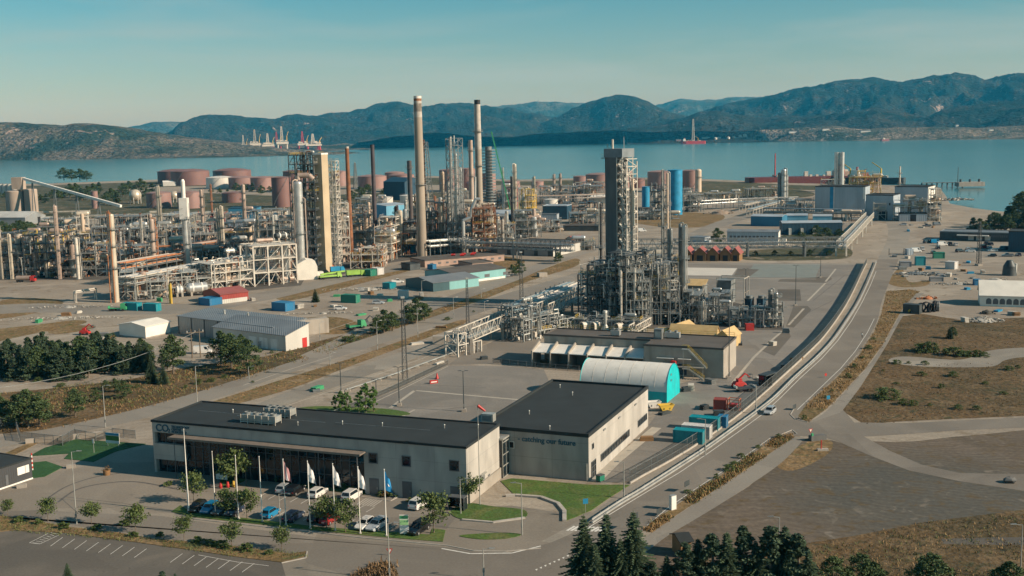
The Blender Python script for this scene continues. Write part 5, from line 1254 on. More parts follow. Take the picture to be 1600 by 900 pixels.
# road signs
def road_sign(label, base, ytop, kind, rot=0):
    A = G(*base); h = HT(A,ytop); t = thing('road_sign', label, 'road sign', A, rot, 'road signs'); MB().cyl(0,0,0,h,.04,.04,8).build('post', m_galv, t)
    q = MB()
    if kind == 'square': q.box(-.45,.45,-.07,-.03,h-.9,h); q.build('plate', m_bluep, t)
    elif kind == 'panel': q.box(-.9,.9,-.07,-.03,h-1.0,h); q.build('plate', m_dsteel, t)
    elif kind == 'tri':
        q.extr([(-.5,h),(.5,h),(0,h-.9)],(-.07,-.03),'y'); po = q.build('plate', m_redp, t); q = MB(); q.extr([(-.3,h-.12),(.3,h-.12),(0,h-.66)],(-.09,-.071),'y'); q.build('field', m_white_p, po)
    else: q.cone((0,-.07,h-.4),(0,-.03,h-.4),.42,.42,16); q.build('plate', m_redp, t)
road_sign('blue square sign with a dark plate below, left of the zebra crossing',(915,808),779,'square',.2); road_sign('give way triangle sign at the right hand junction',(1266,688),670,'tri',.4)
road_sign('round sign low beside the main road verge',(1073,768),751,'panel',.9); road_sign('dark panel sign at the verge near the white cabinet',(1030,805),794,'panel',.9); road_sign('road sign at the top edge of the spruces by the road',(992,828),802,'panel',.9)
road_sign('green plate on a post beside the bike path',(1294,628),618,'square',.3); road_sign('small sign beside the road at the junction kerb',(1241,640),632,'panel',.9); road_sign('round sign post far up the main road',(1290,590),583,'round',.5); road_sign('white direction sign on the lamp at the bottom',(609,868),857,'tri',0)
t = thing('service_cabinet', 'white service cabinet standing in the brown verge by the road', 'cabinet', G(1051,796), .6); MB().cbox(0,0,0.1,1.1,.7,2.4).build('casing', m_white_p, t); MB().cbox(0,0,0,1.2,.8,.1).build('plinth', m_conw, t); MB().box(-.45,.45,-.37,-.351,.3,2.2).build('door', m_white_p, t); MB().box(-.58,.58,-.38,.38,2.501,2.58).build('roof', m_galv, t)
t = thing('bus_shelter', 'dark bus shelter on the pavement beside the long fence', 'bus shelter', G(1196,604), math.atan2(1,.9)); q = MB(); q.box(0,5.5,-.2,2.2,2.6,2.85); q.build('roof', m_dsteel, t); q = MB(); q.box(.1,5.4,1.9,1.96,.1,2.6); q.box(.1,.16,0,1.9,.1,2.6); q.box(5.34,5.4,0,1.9,.1,2.6); q.build('glass_wall', m_glass, t); q = MB()
for x in (.1,2.7,5.4):
    for y in (0,1.95): q.beam((x,y,0),(x,y,2.6),.1)
q.build('frame', m_dsteel, t); MB().box(.6,5,1.3,1.75,.45,.52).build('bench', m_wood, t)
# fences and rails
m_mesh, t_, p_ = _nodes('wire_mesh'); p_.inputs['Base Color'].default_value = (.025,.03,.03,1); p_.inputs['Roughness'].default_value = .5
tb = t_.nodes.new('ShaderNodeBsdfTransparent'); mx = t_.nodes.new('ShaderNodeMixShader'); mx.inputs[0].default_value = .42
t_.links.new(tb.outputs[0], mx.inputs[1]); t_.links.new(p_.outputs[0], mx.inputs[2]); t_.links.new(mx.outputs[0], t_.nodes['Material Output'].inputs[0])
m_mesh2 = m_mesh.copy(); [setattr(n.inputs[0],'default_value',.95) for n in m_mesh2.node_tree.nodes if n.type == 'MIX_SHADER']
def fence(label, pts, h, sp, mat=m_gsteel, mesh=m_mesh, name='wire_fence', kerbh=0, top=True):
    P = [G(*q) for q in pts]; A = P[0]; P = [q-A for q in P]; t = thing(name, label, 'fence', A)
    b = MB(); r = MB(); up = Vector((0,0,1)); posts = []
    for a, c in zip(P, P[1:]):
        b.quad(a+up*.1, c+up*.1, c+up*h, a+up*h); r.beam(a+up*h, c+up*h, .07); r.beam(a+up*h*.5, c+up*h*.5, .05)
        n = max(1, round((c-a).length/sp)); posts += [a.lerp(c,k/n) for k in range(n)]
    posts.append(P[-1]); b.build('mesh_panel', mesh, t); r.build('rail', mat, t)
    for q in posts[:100]: MB().beam(q, q+up*(h+.15), .1).build('post', mat, t)
    if kerbh:
        k = MB()
        for a, c in zip(P, P[1:]): k.beam(a+up*kerbh/2, c+up*kerbh/2, .35, kerbh)
        k.build('footing', m_kerb, t)
    return t
fence('long wire fence on a pale kerb between plant yard and main road', catmull([(984,756),(1008,742),(1050,719),(1098,689),(1146,655),(1172,634),(1190,618),(1206,604)],2), 2.6, 3.2, kerbh=.35)
fence('tall dark dense fence along the upper main road', catmull([(1206,604),(1238,575),(1270,545),(1287,527),(1305,503),(1322,477),(1336,450),(1346,428),(1354,412)],2), 2.5, 4.5, mesh=m_mesh2, name='dense_fence', kerbh=.5)
fence('wire fence with gate posts at the left behind the dark green lawn', [(-20,672),(24,666),(32,690),(70,694),(98,697),(118,684)], 2.2, 3, name='gate_fence')
fence('wire fence beside the notice board left of the visitor building', [(118,684),(150,690),(176,682),(212,686)], 1.9, 3)
fence('low wire fence along the front of the open bays', [(770,568),(850,577),(905,581)], 1.6, 3)
fence('wire fence round the far left corner of the grey yard', [(505,658),(560,634),(622,607),(700,570)], 1.4, 5, mesh=m_mesh)
t = thing('guard_rail', 'pale guard rail running all along the main road', 'guard rail', G(925,818)); A = G(925,818)
P = [G(*q)-A for q in catmull([(925,818),(970,788),(1002,769),(1058,733),(1103,703.5),(1148,671),(1188,641.5),(1213,621),(1243,591),(1278,559),(1303,532),(1323,503),(1340,476),(1353,449),(1364,423),(1369,410)],4)]; b = MB(); up = Vector((0,0,1)); posts = []; acc = 0
for a, c in zip(P, P[1:]):
    b.beam(a+up*.72, c+up*.72, .12, .34); b.beam(a+up*.14, c+up*.14, .3, .28)
    n = max(1, round((c-a).length/4)); posts += [a.lerp(c,(k+.5)/n) for k in range(n)]
b.build('rail', M('guard_rail_metal', (.36,.36,.34), .5, .2), t)
for q in posts[:100]: MB().beam(q+Vector((-.12,.12,0)), q+Vector((-.12,.12,.95)), .1).build('post', m_galv, t)
# left: charcoal hut
t, L, h = building('charcoal_hut', 'charcoal clad hut with a white window at the left edge', (-70,789), (51,748), 13, h=4.1, wall=m_charc, roof=m_felt, par=.15)
uu = lambda px: u_of(Vector(t.location), t.rotation_euler.z, px, 2.5)
flush(t,'white_window',(uu(27),0),(uu(39),0),1.6,3.1,m_white_p); flush(t,'white_window',(uu(39.6),0),(uu(45),0),1.6,3.1,m_white_p); MB().box(0,L,-.12,-.01,-.05,.28).build('base_strip', m_white_p, t)
flush(t,'door',(uu(8),0),(uu(12),0),.3,2.4,m_frame)
b = MB(); b.box(0,20,0,.4,0,1.1); tag(b.build('stone_wall', m_conw, None, G(40,694), .35), 'low stone wall behind the dark green lawn', 'wall')
# containers, skips and machines beside the hall
g_ = 'containers beside the hall'
container('teal container nearest the hall, front of the three', (1052,691), (1097,695), 2.5, 2.7, m_tealc, g_); container('white container between the two teal ones', (1065,683), (1108,687), 2.5, 2.7, m_whitec, g_); container('teal container at the back of the three', (1077,670), (1121,674), 2.5, 2.7, m_tealc, g_)
container('small dark teal container behind the right end of the teal one', (1121,668), (1134,669), 2.5, 2.5, m_bluec, g_)
container('brown open container box by the orange cage', (1115,640), (1134,641), 2.6, 2.4, m_redc, g_)
def skip(label, base, L, m, rot=0, group=None):
    t = thing('waste_skip', label, 'skip', G(*base), rot, group); b = MB(); w = .9
    o = [(0,0,1.5),(L,0,1.5),(L,1.8,1.5),(0,1.8,1.5)]; i = [(L*.22,.1,0.1),(L*.78,.1,0.1),(L*.78,1.7,0.1),(L*.22,1.7,0.1)]
    b.add(o+i,[(4,5,1,0),(5,6,2,1),(6,7,3,2),(7,4,0,3),(7,6,5,4)]); b.add([(x*.96+L*.02,y*.94+.05,z+.01) for x,y,z in o]+[(x,y*.9+.09,z+.08) for x,y,z in i],[(0,1,5,4),(1,2,6,5),(2,3,7,6),(3,0,4,7),(4,5,6,7)]); b.build('body', m, t)
    r = MB(); 
    for p, q in zip(o,o[1:]+o[:1]): r.beam(p,q,.12)
    r.build('rim', m, t); l = MB(); [l.box(L*u-.06,L*u+.06,y,y+.1,.5,.9) for u in (.3,.7) for y in (-.02,1.72)]; l.build('lug', m_dsteel, t); return t
skip('yellow waste skip in front of the turquoise tent end', (1031,644), 3.6, m_yelp, .2)
skip('white skip heaped with rubble beside the yellow skip', (1012,639), 3.4, m_white_p, .2)
t = thing('machine_cage', 'orange equipment cage beside the brown open container', 'equipment', G(1137,641), rot2); q = MB()
for x in (0,2.6):
    for y in (0,2.2): q.beam((x,y,0),(x,y,2.6),.16)
for z in (.1,1.3,2.55):
    for y in (0,2.2): q.beam((0,y,z),(2.6,y,z),.14)
    for x in (0,2.6): q.beam((x,0,z),(x,2.2,z),.14)
q.build('frame', M('orange_paint',(.5,.13,.05),.5), t); MB().cbox(1.2,1.1,.2,1.6,1.3,1.2).build('motor', m_redp, t); q = MB(); q.cone((.3,.4,.5),(2.3,.4,.5),.3,.3,10); q.build('tank', m_dsteel, t)
def lift(label, base, m, rot=0, boom=True):
    t = thing('boom_lift', label, 'machine', G(*base), rot); q = MB(); q.hull([[(x,-.9,.5),(x,.9,.5),(x,.8,z),(x,-.8,z)] for x,z in ((-1.7,1.1),(-1.2,1.7),(1.0,1.6),(1.7,1.0))]); q.build('chassis', m, t)
    for x in (-1.2,1.2):
        for y in (-.95,.95): w = MB(); w.cone((x,y-.16,.45),(x,y+.16,.45),.45,.45,12); w.build('wheel', m_tyre, t)
    if boom: q = MB(); q.beam((-.9,0,1.6),(1.6,0,3.6),.35); q.beam((1.6,0,3.6),(2.9,0,2.6),.28); q.build('boom', m, t); q = MB(); q.box(2.6,3.5,-.5,.5,2.3,2.4); [q.beam((x,y,2.4),(x,y,3.3),.06) for x in (2.6,3.5) for y in (-.5,.5)]; q.box(2.6,3.5,-.5,.5,3.25,3.32); q.build('basket', m_dsteel, t)
    q = MB(); q.box(-.6,.5,-.7,.7,1.6,2.4); q.build('cab', m_glass if not boom else m, t); return t
lift('red boom lift folded down beside the fence near the bus shelter', (1155,606), m_redp, .3)
t = thing('flatbed_trailer', 'dark flatbed trailer parked beside the red boom lift', 'trailer', G(1151,614), .2); MB().box(0,5.2,0,2.2,.8,1.05).build('bed', m_dsteel, t); q = MB(); q.box(0,.15,0,2.2,1.05,1.6); q.box(5.05,5.2,0,2.2,1.05,1.4); q.build('board', m_white_p, t)
for x in (1.2,3.9):
    for y in (0,2.0): w = MB(); w.cone((x,y,.42),(x,y+.2,.42),.42,.42,12); w.build('wheel', m_tyre, t)
for k,(x,y,lab) in enumerate(((1099,642,'dark pallet stack left of the brown open container'),(1030,620,'dark stack of panels at the foot of the turquoise end wall'),(1068,613,'small pile of boards behind the turquoise end wall'),(1115,650,'black crate behind the teal containers'))):
    q = MB(); [q.box(rnd.uniform(0,.3),rnd.uniform(1.9,2.6),rnd.uniform(0,.2),1.5,z*.3,z*.3+.24) for z in range(4)]; o = q.build('pallet_stack', m_dsteel, None, G(x,y), rnd.uniform(0,1)); tag(o,lab,'pallets')
t = thing('waste_bin', 'dark green wheeled bin against the lit corner of the hall', 'bin', G(938,752), rot2+1.2); MB().cbox(0,0,.2,1.4,1.0,1.0).build('body', m_greenc, t); MB().cbox(0,0,1.2,1.5,1.1,.12).build('lid', m_dsteel, t); [MB().cone((x,y,.1),(x,y+.1,.1),.1,.1,8).build('wheel', m_tyre, t) for x in (-.5,.5) for y in (-.5,.4)]
for k,(x,y,m) in enumerate(((672,600,m_redp),(683,592,m_redp))):
    t = thing('barrier_cone' if k else 'road_barrier', ['red and white barrier lying in the grey yard','red marker cone beside the barrier in the grey yard'][k], 'barrier', G(x,y), .4)
    if k == 0: MB().box(0,2.2,0,.5,0,.9).build('body', m_redp, t); MB().box(.3,1.9,-.03,-.005,.3,.6).build('white_field', m_white_p, t)
    else: q = MB(); q.cyl(0,0,.1,1.6,.5,.1,10); q.build('cone', m_redp, t); MB().cbox(0,0,0,1.2,1.2,.1).build('base', m_dsteel, t)
# person walking on the road
def person(label, loc, rot, top, trousers, h=1.78):
    t = thing('person', label, 'person', loc, rot)
    J = [((0,0,.95),.15),((0,.0,1.2),.145),((0,0,1.42),.15),((0,.0,1.54),.06),((0,.02,1.66),.105),((0,.02,1.75),.08),((-.19,0,1.42),.06),((-.25,.06,1.15),.045),((-.24,.2,.93),.035),((.19,0,1.42),.06),((.25,-.06,1.15),.045),((.24,-.12,.92),.035),((-.1,.0,.88),.095),((-.1,.12,.5),.065),((-.1,-.02,.1),.045),((-.1,.14,.04),.04),((.1,0,.88),.095),((.1,-.1,.5),.065),((.1,-.32,.12),.045),((.1,-.22,.04),.04)]
    E_ = [(0,1),(1,2),(2,3),(3,4),(4,5),(2,6),(6,7),(7,8),(2,9),(9,10),(10,11),(0,12),(12,13),(13,14),(14,15),(0,16),(16,17),(17,18),(18,19)]
    me = bpy.data.meshes.new('body'); me.from_pydata([j[0] for j in J], E_, []); o = bpy.data.objects.new('body', me); COL.objects.link(o)
    md = o.modifiers.new('skin','SKIN'); ss = o.modifiers.new('sub','SUBSURF'); ss.levels = 1; ss.render_levels = 1
    for i, j in enumerate(J): me.skin_vertices[0].data[i].radius = (j[1],j[1])
    me.skin_vertices[0].data[0].use_root = True
    dg = bpy.context.evaluated_depsgraph_get(); m2 = bpy.data.meshes.new_from_object(o.evaluated_get(dg)); bpy.data.objects.remove(o)
    skin = M('skin',(.5,.33,.25),.6); m2.materials.clear(); [m2.materials.append(m) for m in (skin, top, trousers)]
    for p in m2.polygons: p.material_index = 2 if p.center.z < .93 else (1 if p.center.z < 1.52 else 0); p.use_smooth = True
    o = bpy.data.objects.new('body', m2); COL.objects.link(o); o.parent = t
    q = MB(); q.ball((0,.0,1.72),.125,10,6,.8); q.build('hair', m_black, t)
person('person in a white top and dark trousers walking down the main road', G(1347,528), 2.4, m_white_p, m_black)
# ================================================================ TEST CENTRE PLANT AND THE GROUND ROUND IT
bluepipes = [m_galv, m_alu, M('blue_grey_pipe',(.16,.24,.28),.45,.2), m_gsteel, m_wsteel]
# absorber tower
A, rot, L = front((947,476),(965.5,478.5)); h = HT(A, 246)
t = thing('absorber_tower', 'tallest dark concrete tower with grey penthouse and steel stair side', 'tower', A, rot)
W1 = L; D_ = 6.0; MB().box(0,W1,0,D_,0,h).build('shaft', m_condk, t)
pw = M('penthouse_panel',(.17,.2,.215),.6,.1); b = MB(); b.box(-.2,W1+2.9,-.3,D_+.3,h+.002,h+3.2); b.box(-1.4,0,-.6,D_+.4,h-.4,h-.1); b.build('penthouse', pw, t)
q = MB()
for z in (.5,1.0): q.beam((-1.4,-.6,h+z),(-1.4,D_,h+z),.08); q.beam((-1.4,-.6,h+z),(0,-.6,h+z),.08)
q.build('handrail', m_galv, t); MB().cyl(1.9,2.2,h+3.2,h+6.6,.42,.42,12).build('vent_pipe', m_wsteel, t)
q = MB(); q.beam((W1+2.6,1,h+3.2),(W1+2.6,1,h+7.5),.12); q.beam((.4,1,h+3.2),(.4,1,h+5.2),.1); q.build('antenna', m_galv, t)
s = MB(); x0, x1, y0, y1 = W1+.1, W1+5.0, -.4, 5.4; n = 20; xm = x0+2.8
for x in (x0+.15,xm,x1):
    for y in (y0,y1): s.beam((x,y,0),(x,y,h-(0 if x < x1 else 1.5)),.26)
for k in range(1,n+1):
    z = h*k/n-.6
    for y in (y0,y1): s.beam((x0,y,z),(x1,y,z),.22)
    for x in (x0+.15,xm,x1): s.beam((x,y0,z),(x,y1,z),.2)
    zl = z-h/n; s.beam((xm,y0,zl if k%2 else z),(x1,y0,z if k%2 else zl),.18); s.beam((x1,y0,zl if k%2 else z),(x1,y1,z if k%2 else zl),.18)
s.build('stair_frame', m_wsteel, t); s = MB()
for k in range(n):
    z = h*k/n+.3; a, c = (x0+.4,xm-.3) if k%2 else (xm-.3,x0+.4)
    s.hull([[(a,y0+.4,z),(a,y0+1.8,z),(a,y0+1.8,z+.2),(a,y0+.4,z+.2)],[(c,y0+.4,z+h/n),(c,y0+1.8,z+h/n),(c,y0+1.8,z+h/n+.2),(c,y0+.4,z+h/n+.2)]][::1 if a < c else -1])
    s.box(x0+.2,xm,y0+1.9,y1-.2,z+h/n-.7,z+h/n-.62)
s.build('stair_flight', m_galv, t); s = MB()
for k in range(9): x = x0+rnd.uniform(.3,6); y = rnd.uniform(.5,5); s.tube([(x,y,0),(x,y,h*rnd.uniform(.4,.97)),(x-1.2,y,h*rnd.uniform(.4,.97))],rnd.choice((.12,.2,.32)),7)
s.build('riser_pipe', m_galv, t, kind='stuff')
MB().cyl(x1+.9,2,h*.55,h*.86,.5,.5,12).build('side_vessel', m_cream, t)
tp = [m_galv, m_gsteel, m_alu, m_wsteel, m_gsteel]; tv = [m_galv, m_alu, m_gsteel, m_wsteel]
module('dense dark process block at the foot of the tall concrete tower',(904,506),(978,512),24,398,m_dsteel,tp,nx=5,ny=3,levels=7,seed=3,dens=2.3,deckp=.95,vess=8,vm=tv)
module('grey process block right of the dark one under the tall tower',(979,512),(1016,512),22,412,m_galv,tp,nx=3,ny=3,levels=7,seed=11,dens=2.4,deckp=.85,vess=6,vm=tv)
module('open pale process frame with stripper columns rising behind',(1018,508),(1062,508),20,418,m_gsteel,tp,nx=3,ny=3,levels=5,seed=5,dens=2.2,deckp=.8,vess=6,vm=tv)
module('low pipework skid row in front of the dark process block',(838,530),(898,520),10,505,m_galv,tp,nx=5,ny=2,levels=2,seed=8,dens=2.2,deckp=.5,vess=3,vm=tv)
module('low skid row with white arched hoods behind the brown roof',(898,521),(1000,525),9,499,m_gsteel,tp,nx=7,ny=2,levels=2,seed=9,dens=2.6,deckp=.6,vess=8,vm=tv)
module('low pump and exchanger row right of the pale frame',(1062,506),(1138,508),16,462,m_gsteel,tp,nx=5,ny=2,levels=3,seed=14,dens=2.2,deckp=.5,vess=7,vm=tv)
module('pump skids below the two small columns at the right',(1140,511),(1222,513),10,484,m_gsteel,tp,nx=6,ny=2,levels=2,seed=15,dens=2.4,deckp=.4,vess=8,vm=tv)
for k,(x,yb,yt,w,mt,lb,kw) in enumerate([(939,486,318,5.5,m_black,'thin black stack left of the tall concrete tower',dict(plats=3)),(1036,486,266,4.2,m_dsteel,'slender dark column with caged ladder left of the pale thin column',dict(plats=5)),(1043,482,270,3.6,m_cream,'slender pale column just left of the blue silo',dict(plats=2)),(1047,492,357,8.5,m_gsteel,'thick grey column with collar platform in front of the slender ones',dict(plats=4,rings=3)),(1063,494,349,6,m_gsteel,'grey column, left one of the pair right of the pale frame',dict(plats=3,rings=2)),(1069,495,352,6.5,m_alu,'shiny column, right one of the pair right of the pale frame',dict(plats=3,rings=2)),(1203,508,452,7,m_gsteel,'dark column, left one of the two small ones by the kerbs',dict(plats=2)),(1212,509,457,6.5,m_alu,'shiny column, right one of the two small ones by the kerbs',dict(plats=3)),(971,512,424,3.4,m_wsteel,'pale thin pipe column standing in front of the dark process block',dict(plats=1)),(1097,508,470,5,m_wsteel,'pale stub column among the pump row',dict(plats=1))]):
    column(lb,(x,yb),yt,w,mt,group=None,pipemat=m_galv,**kw)
for k,(x,yb) in enumerate(((913,522),(930,522),(967,524))):
    A = G(x,yb); t = thing('arched_hood', ['white arched hood, left one of three behind the brown roof','white arched hood, middle one of three behind the brown roof','white arched hood, right one of three behind the brown roof'][k], 'hood', A, rot, 'arched hoods'); q = MB(); c = [(-1.1,0),(1.1,0),(1.1,3)]+[(1.1*math.cos(math.pi*i/8),3+1.1*math.sin(math.pi*i/8)) for i in range(1,8)]+[(-1.1,3)]; q.extr(c,(-1.3,1.3),'y'); q.build('casing', m_wsteel, t); q = MB(); q.extr([(x_*.7,z*.86+.3) for x_,z in c],(-1.36,-1.301),'y'); q.build('opening', m_dsteel, t)
t = thing('vent_stack', 'white stub vent stack with flared foot behind the brown roof', 'chimney', G(946,523)); q = MB(); q.lathe(0,0,[(1.6,0),(1.6,1.6),(.55,3.4),(.5,7.2),(.42,7.2)],16); q.build('shaft', m_galv, t); MB().cyl(0,0,7.2,7.9,.6,.6,12).build('cap', m_white_p, t)
rack('white stair gallery slanting up behind the grey plant box',[(988,530),(1012,516)],2.2,2.4,m_wsteel,npipe=2,levels=1,truss=True,name='stair_gallery',cat='gallery',lev=2.2)
t, L, h = building('plant_room', 'grey box with white steel frame on the pump row', (1120,474), (1142,475), 7, ytop=438, wall=m_gsteel, roof=m_gsteel, cat='plant room', par=.1)
q = MB(); 
for x in (0,L+5):
    for y in (-.3,7.3): q.beam((x,y,0),(x,y,h+1),.25)
for y in (-.3,7.3): q.beam((0,y,h+1),(L+5,y,h+1),.22); q.beam((L+5,-.3,h*.5),(L+5,7.3,h*.5),.2)
q.beam((L+5,-.3,h+1),(L+5,7.3,h+1),.22); q.build('frame', m_wsteel, t)
for k,(x,y) in enumerate(((1163,490),(1182,490))):
    t, L, h = building('cooler_box', ['dark louvred cooler box, left one of two','dark louvred cooler box, right one of two'][k], (x,y), (x+10,y+.5), 5, ytop=467, wall=m_dkblue, roof=m_dsteel, cat='cooler', par=.1, group='dark cooler boxes'); MB().cyl(L/2,2.5,h+.07,h+.9,1.2,1.2,12).build('fan', m_gsteel, t)
for lab,a_,b_ in (('yellow roofed shelter between the columns behind the plant',(1072,462),(1100,463)),('yellow roofed shelter left of the slender columns',(1027,461),(1047,462))):
    t,L,h = building('yellow_shelter', lab, a_, b_, 6, ytop=446, wall=m_gsteel, roof=m_yellow, kind='shed', rise=1.6, cat='shelter')
t = thing('red_skip_box','red box on the ground in front of the pump skids','box',G(1171,516)); MB().cbox(0,0,0,2.6,2,2).build('body',m_redp,t); MB().cbox(0,0,2,2.7,2.1,.15).build('lid',m_redp,t)
# pipe bridges
wp = [m_galv, m_alu, m_wsteel]
rack('white lattice pipe bridge, the left end piece over the service road',[(727,553),(806,517)],4.2,4.4,m_wsteel,bluepipes,npipe=6,levels=1,truss=True,lev=3.6,name='pipe_bridge',cat='pipe bridge',legmat=m_conw)
rack('white lattice pipe bridge, the right piece running into the dark block',[(848,512),(908,484)],4.2,4.6,m_wsteel,bluepipes,npipe=6,levels=1,truss=True,lev=3.8,name='pipe_bridge',cat='pipe bridge',legmat=m_conw)
rack('wide bed of blue grey pipes beside the white lattice bridge',[(806,506),(905,463)],13,5.4,m_gsteel,bluepipes,npipe=15,levels=1,bay=5)
module('pipe knot tower joining the two white bridges',(818,535),(856,526),9,482,m_gsteel,bluepipes,nx=3,ny=2,levels=3,seed=21,dens=2.5,deckp=.4,vess=2,vm=tv)
module('white stair frame at the left end of the lattice bridge',(716,558),(752,549),5,522,m_wsteel,bluepipes,nx=3,ny=1,levels=2,seed=22,dens=1,deckp=.5,vess=0)
t = thing('pipe_run','thin pipe on low sleepers along the left of the grey yard','pipeline',G(541,612)); A = G(541,612); q = MB(); P = [G(*c)-A for c in ((541,612),(620,586),(690,560),(722,548))]; up = Vector((0,0,1))
for o in (0,.6): q.tube([c+Vector((o,o,.6)) for c in P],.16,6)
q.build('pipe',m_galv,t); q = MB()
for a,c in zip(P,P[1:]):
    for k in range(5): e = a.lerp(c,k/5); q.box(e.x-.4,e.x+1.0,e.y-.2,e.y+.9,0,.45)
q.build('sleepers',m_conw,t,kind='stuff')
rack('dark pipe bridge across the road left of the tall tower',[(668,390),(735,403),(805,405),(895,409)],5,5.6,m_gsteel,bluepipes,npipe=7,levels=2,lev=2.6,bay=9,truss=True,name='pipe_bridge',cat='pipe bridge')
rack('short white topped pipe bridge joining from the refinery',[(738,401),(765,380)],5,5.6,m_wsteel,bluepipes,npipe=6,levels=1,lev=3,truss=True,name='pipe_bridge',cat='pipe bridge')
rack('long blue grey pipe bridge behind the red roofed sheds',[(985,402),(1080,401.5),(1316,399)],5.5,4.6,m_gsteel,bluepipes,npipe=7,levels=2,lev=2.5,bay=9,truss=True,name='pipe_bridge',cat='pipe bridge')
rack('second pipe bridge close in front of the tower foot',[(985,424),(1040,425)],6,5,m_gsteel,bluepipes,npipe=8,levels=2,lev=2.6,bay=7)
rack('pale sided pipe gallery slanting up towards the grey halls',[(1314,400),(1334,378),(1350,359),(1359,349)],5,4.6,m_wsteel,bluepipes,npipe=6,levels=1,lev=3.2,truss=True,name='pipe_gallery',cat='pipe bridge',bay=10)
rack('far pipe rack in front of the grey halls',[(1195,340),(1260,342),(1350,344)],6,4.5,m_gsteel,bluepipes,npipe=7,levels=2,lev=2.6,bay=9)
rack('far pipe rack running right from the blue silo',[(1068,330),(1150,325),(1245,322)],7,5,m_gsteel,bluepipes,npipe=8,levels=2,lev=2.6,bay=9)
rack('far diagonal pipe rack beyond the spoil heap',[(1160,330),(1215,316)],5,5,m_wsteel,bluepipes,npipe=5,levels=1,bay=9); rack('far diagonal pipe rack, nearer one beyond the spoil heap',[(1172,338),(1240,318)],5,5,m_wsteel,bluepipes,npipe=5,levels=1,bay=9)
# ---------------------------------------------------------------- sheds between the roads
def roofvents(t, L, D, h, n):
    for k in range(n): q = MB(); x = L*(.3+.5*k/max(1,n)); q.cyl(x,D*.6,h,h+1.4,.35,.35,10); q.cyl(x,D*.6,h+1.4,h+1.7,.55,.2,10); q.build('roof_vent', m_galv, t)
t,L,h = building('grey_shed','long grey sheet shed with dark posts on its front',(279,521),(428,541),14,ytop=494,wall=m_gshed,roof=m_groof,kind='shed',rise=.8,cat='shed'); roofvents(t,L,14,h+.4,2)
for k in range(7): MB().box(L*k/7+.2,L*k/7+.5,-.12,-.01,0,h).build('pilaster', m_dsteel, t)
t,L,h = building('pale_shed','pale sheet shed with slanted grey roof standing before the long grey one',(334,534),(447,549),10,ytop=511,wall=m_lshed,roof=m_groof,kind='shed',rise=2.4,cat='shed')
for k in range(3): flush(t,'roller_door',(L*(.5+.15*k),0),(L*(.5+.15*k)+3.6,0),0,3.4,m_white_p)
flush(t,'red_door',(L,7),(L,9),0,3,m_redp,.06)
fence('dark wire fence in front of the pale shed',[(404,545),(449,534)],2.2,2.5)
b = MB(); b.box(0,9,0,3,0,5); tag(b.build('wooden_screen',m_conw,None,G(474,524),.5),'brown screen block at the right end of the pale shed','screen')
Dm = (G(258,520)-G(228,529)).length
t,L,h = building('tarpaulin_store','store wrapped in white tarpaulin on the open gravel','tent' and (187,525),(228,529),Dm,ytop=507,wall=m_tarp,roof=m_tarp,kind='gable',rise=1.0,ridge='y',cat='tent',over=.3); MB().box(-.25,L+.25,-.25,Dm+.25,0,.35).build('weight_skirt',m_conw,t)
Dm = (G(370,468)-G(345,475)).length
t,L,h = building('red_shed','red sheet shed with pale gate beside the big silver drum',(318,469),(345,475),Dm,ytop=455,wall=m_red,roof=m_redr,kind='gable',rise=1.6,ridge='y',cat='shed'); MB().box(L+.005,L+.08,.6,Dm-.5,0,h*.45).build('gate',m_lshed,t)
D1_ = (G(711,444)-G(677,456)).length; D2_ = (G(757,431)-G(711,444)).length
t,L,h = building('teal_shed','low dark teal shed, front part of the teal pair',(634,449),(677,456),D1_,ytop=436,wall=m_tshed2,roof=m_groof,kind='gable',rise=1.6,ridge='y',cat='shed'); MB().box(L+.005,L+.06,D1_*.35,D1_-.05,.0,h).build('pale_side',m_tshed,t)
t,L,h = building('teal_shed','high pale teal shed behind the low dark teal one',(664,438),(711,444.5),D2_,ytop=423,wall=m_tshed,roof=m_felt2,kind='gable',rise=1.4,ridge='y',cat='shed'); MB().box(L+.005,L+.09,.5,D2_-.5,0,.9).build('base_strip',m_white_p,t)
for k in range(3): flush(t,'window',(L,6+k*11),(L,9+k*11),1.4,2.8,m_frame)
t,L,h = building('white_annex','white box annex against the teal wall',(718,448),(728,445),3.5,h=3.4,wall=m_white_p,roof=m_felt2,cat='shed',par=.1)
Dm = (G(735,402)-G(663,417)).length
t,L,h = building('brick_building','pink brick workshop with brown flat roof',(641,413),(664,418),Dm,ytop=403,wall=m_brick,roof=m_felt2,cat='building')
for k in range(10): flush(t,'window',(L,3+k*Dm/10.5),(L,4.6+k*Dm/10.5),1.2,h-1.2,m_frame)
for k in range(5):
    q = MB(); o = Vector(t.location)+Vector((0,0,h+.07)); q.cone((0,0,.6),(2.2,0,.6),.55,.55,12); o2 = q.build('red_roof_drum',m_redp,None,o+Matrix.Rotation(t.rotation_euler.z,3,'Z')@Vector((L*.35+(k%2)*4,Dm*.45+k*3,0))); tag(o2,ORD[k]+' of the red drums lying on the brick workshop roof, from the front','drum','red drums on the brick workshop')
t,L,h = building('dark_hut','dark hut in front of the pink brick workshop',(627,421),(641,423),6,ytop=411,wall=m_dsteel,roof=m_felt,cat='shed')
t,L,h = building('brick_building','lower pink brick wing right of the brick workshop',(716,415),(738,419),12,ytop=408,wall=m_brick,roof=m_felt2,cat='building')
Dm = 42
t,L,h = building('workshop_hall','wide workshop hall with brown black flat roof behind the dark bridge',(768,397),(864,401),Dm,ytop=384,wall=m_dsteel,roof=m_felt2,cat='building'); MB().box(L+.005,L+.08,.3,Dm-.3,0,h-.2).build('pale_side',m_lshed,t);  # light sheet on the right end paints the sun falling on it
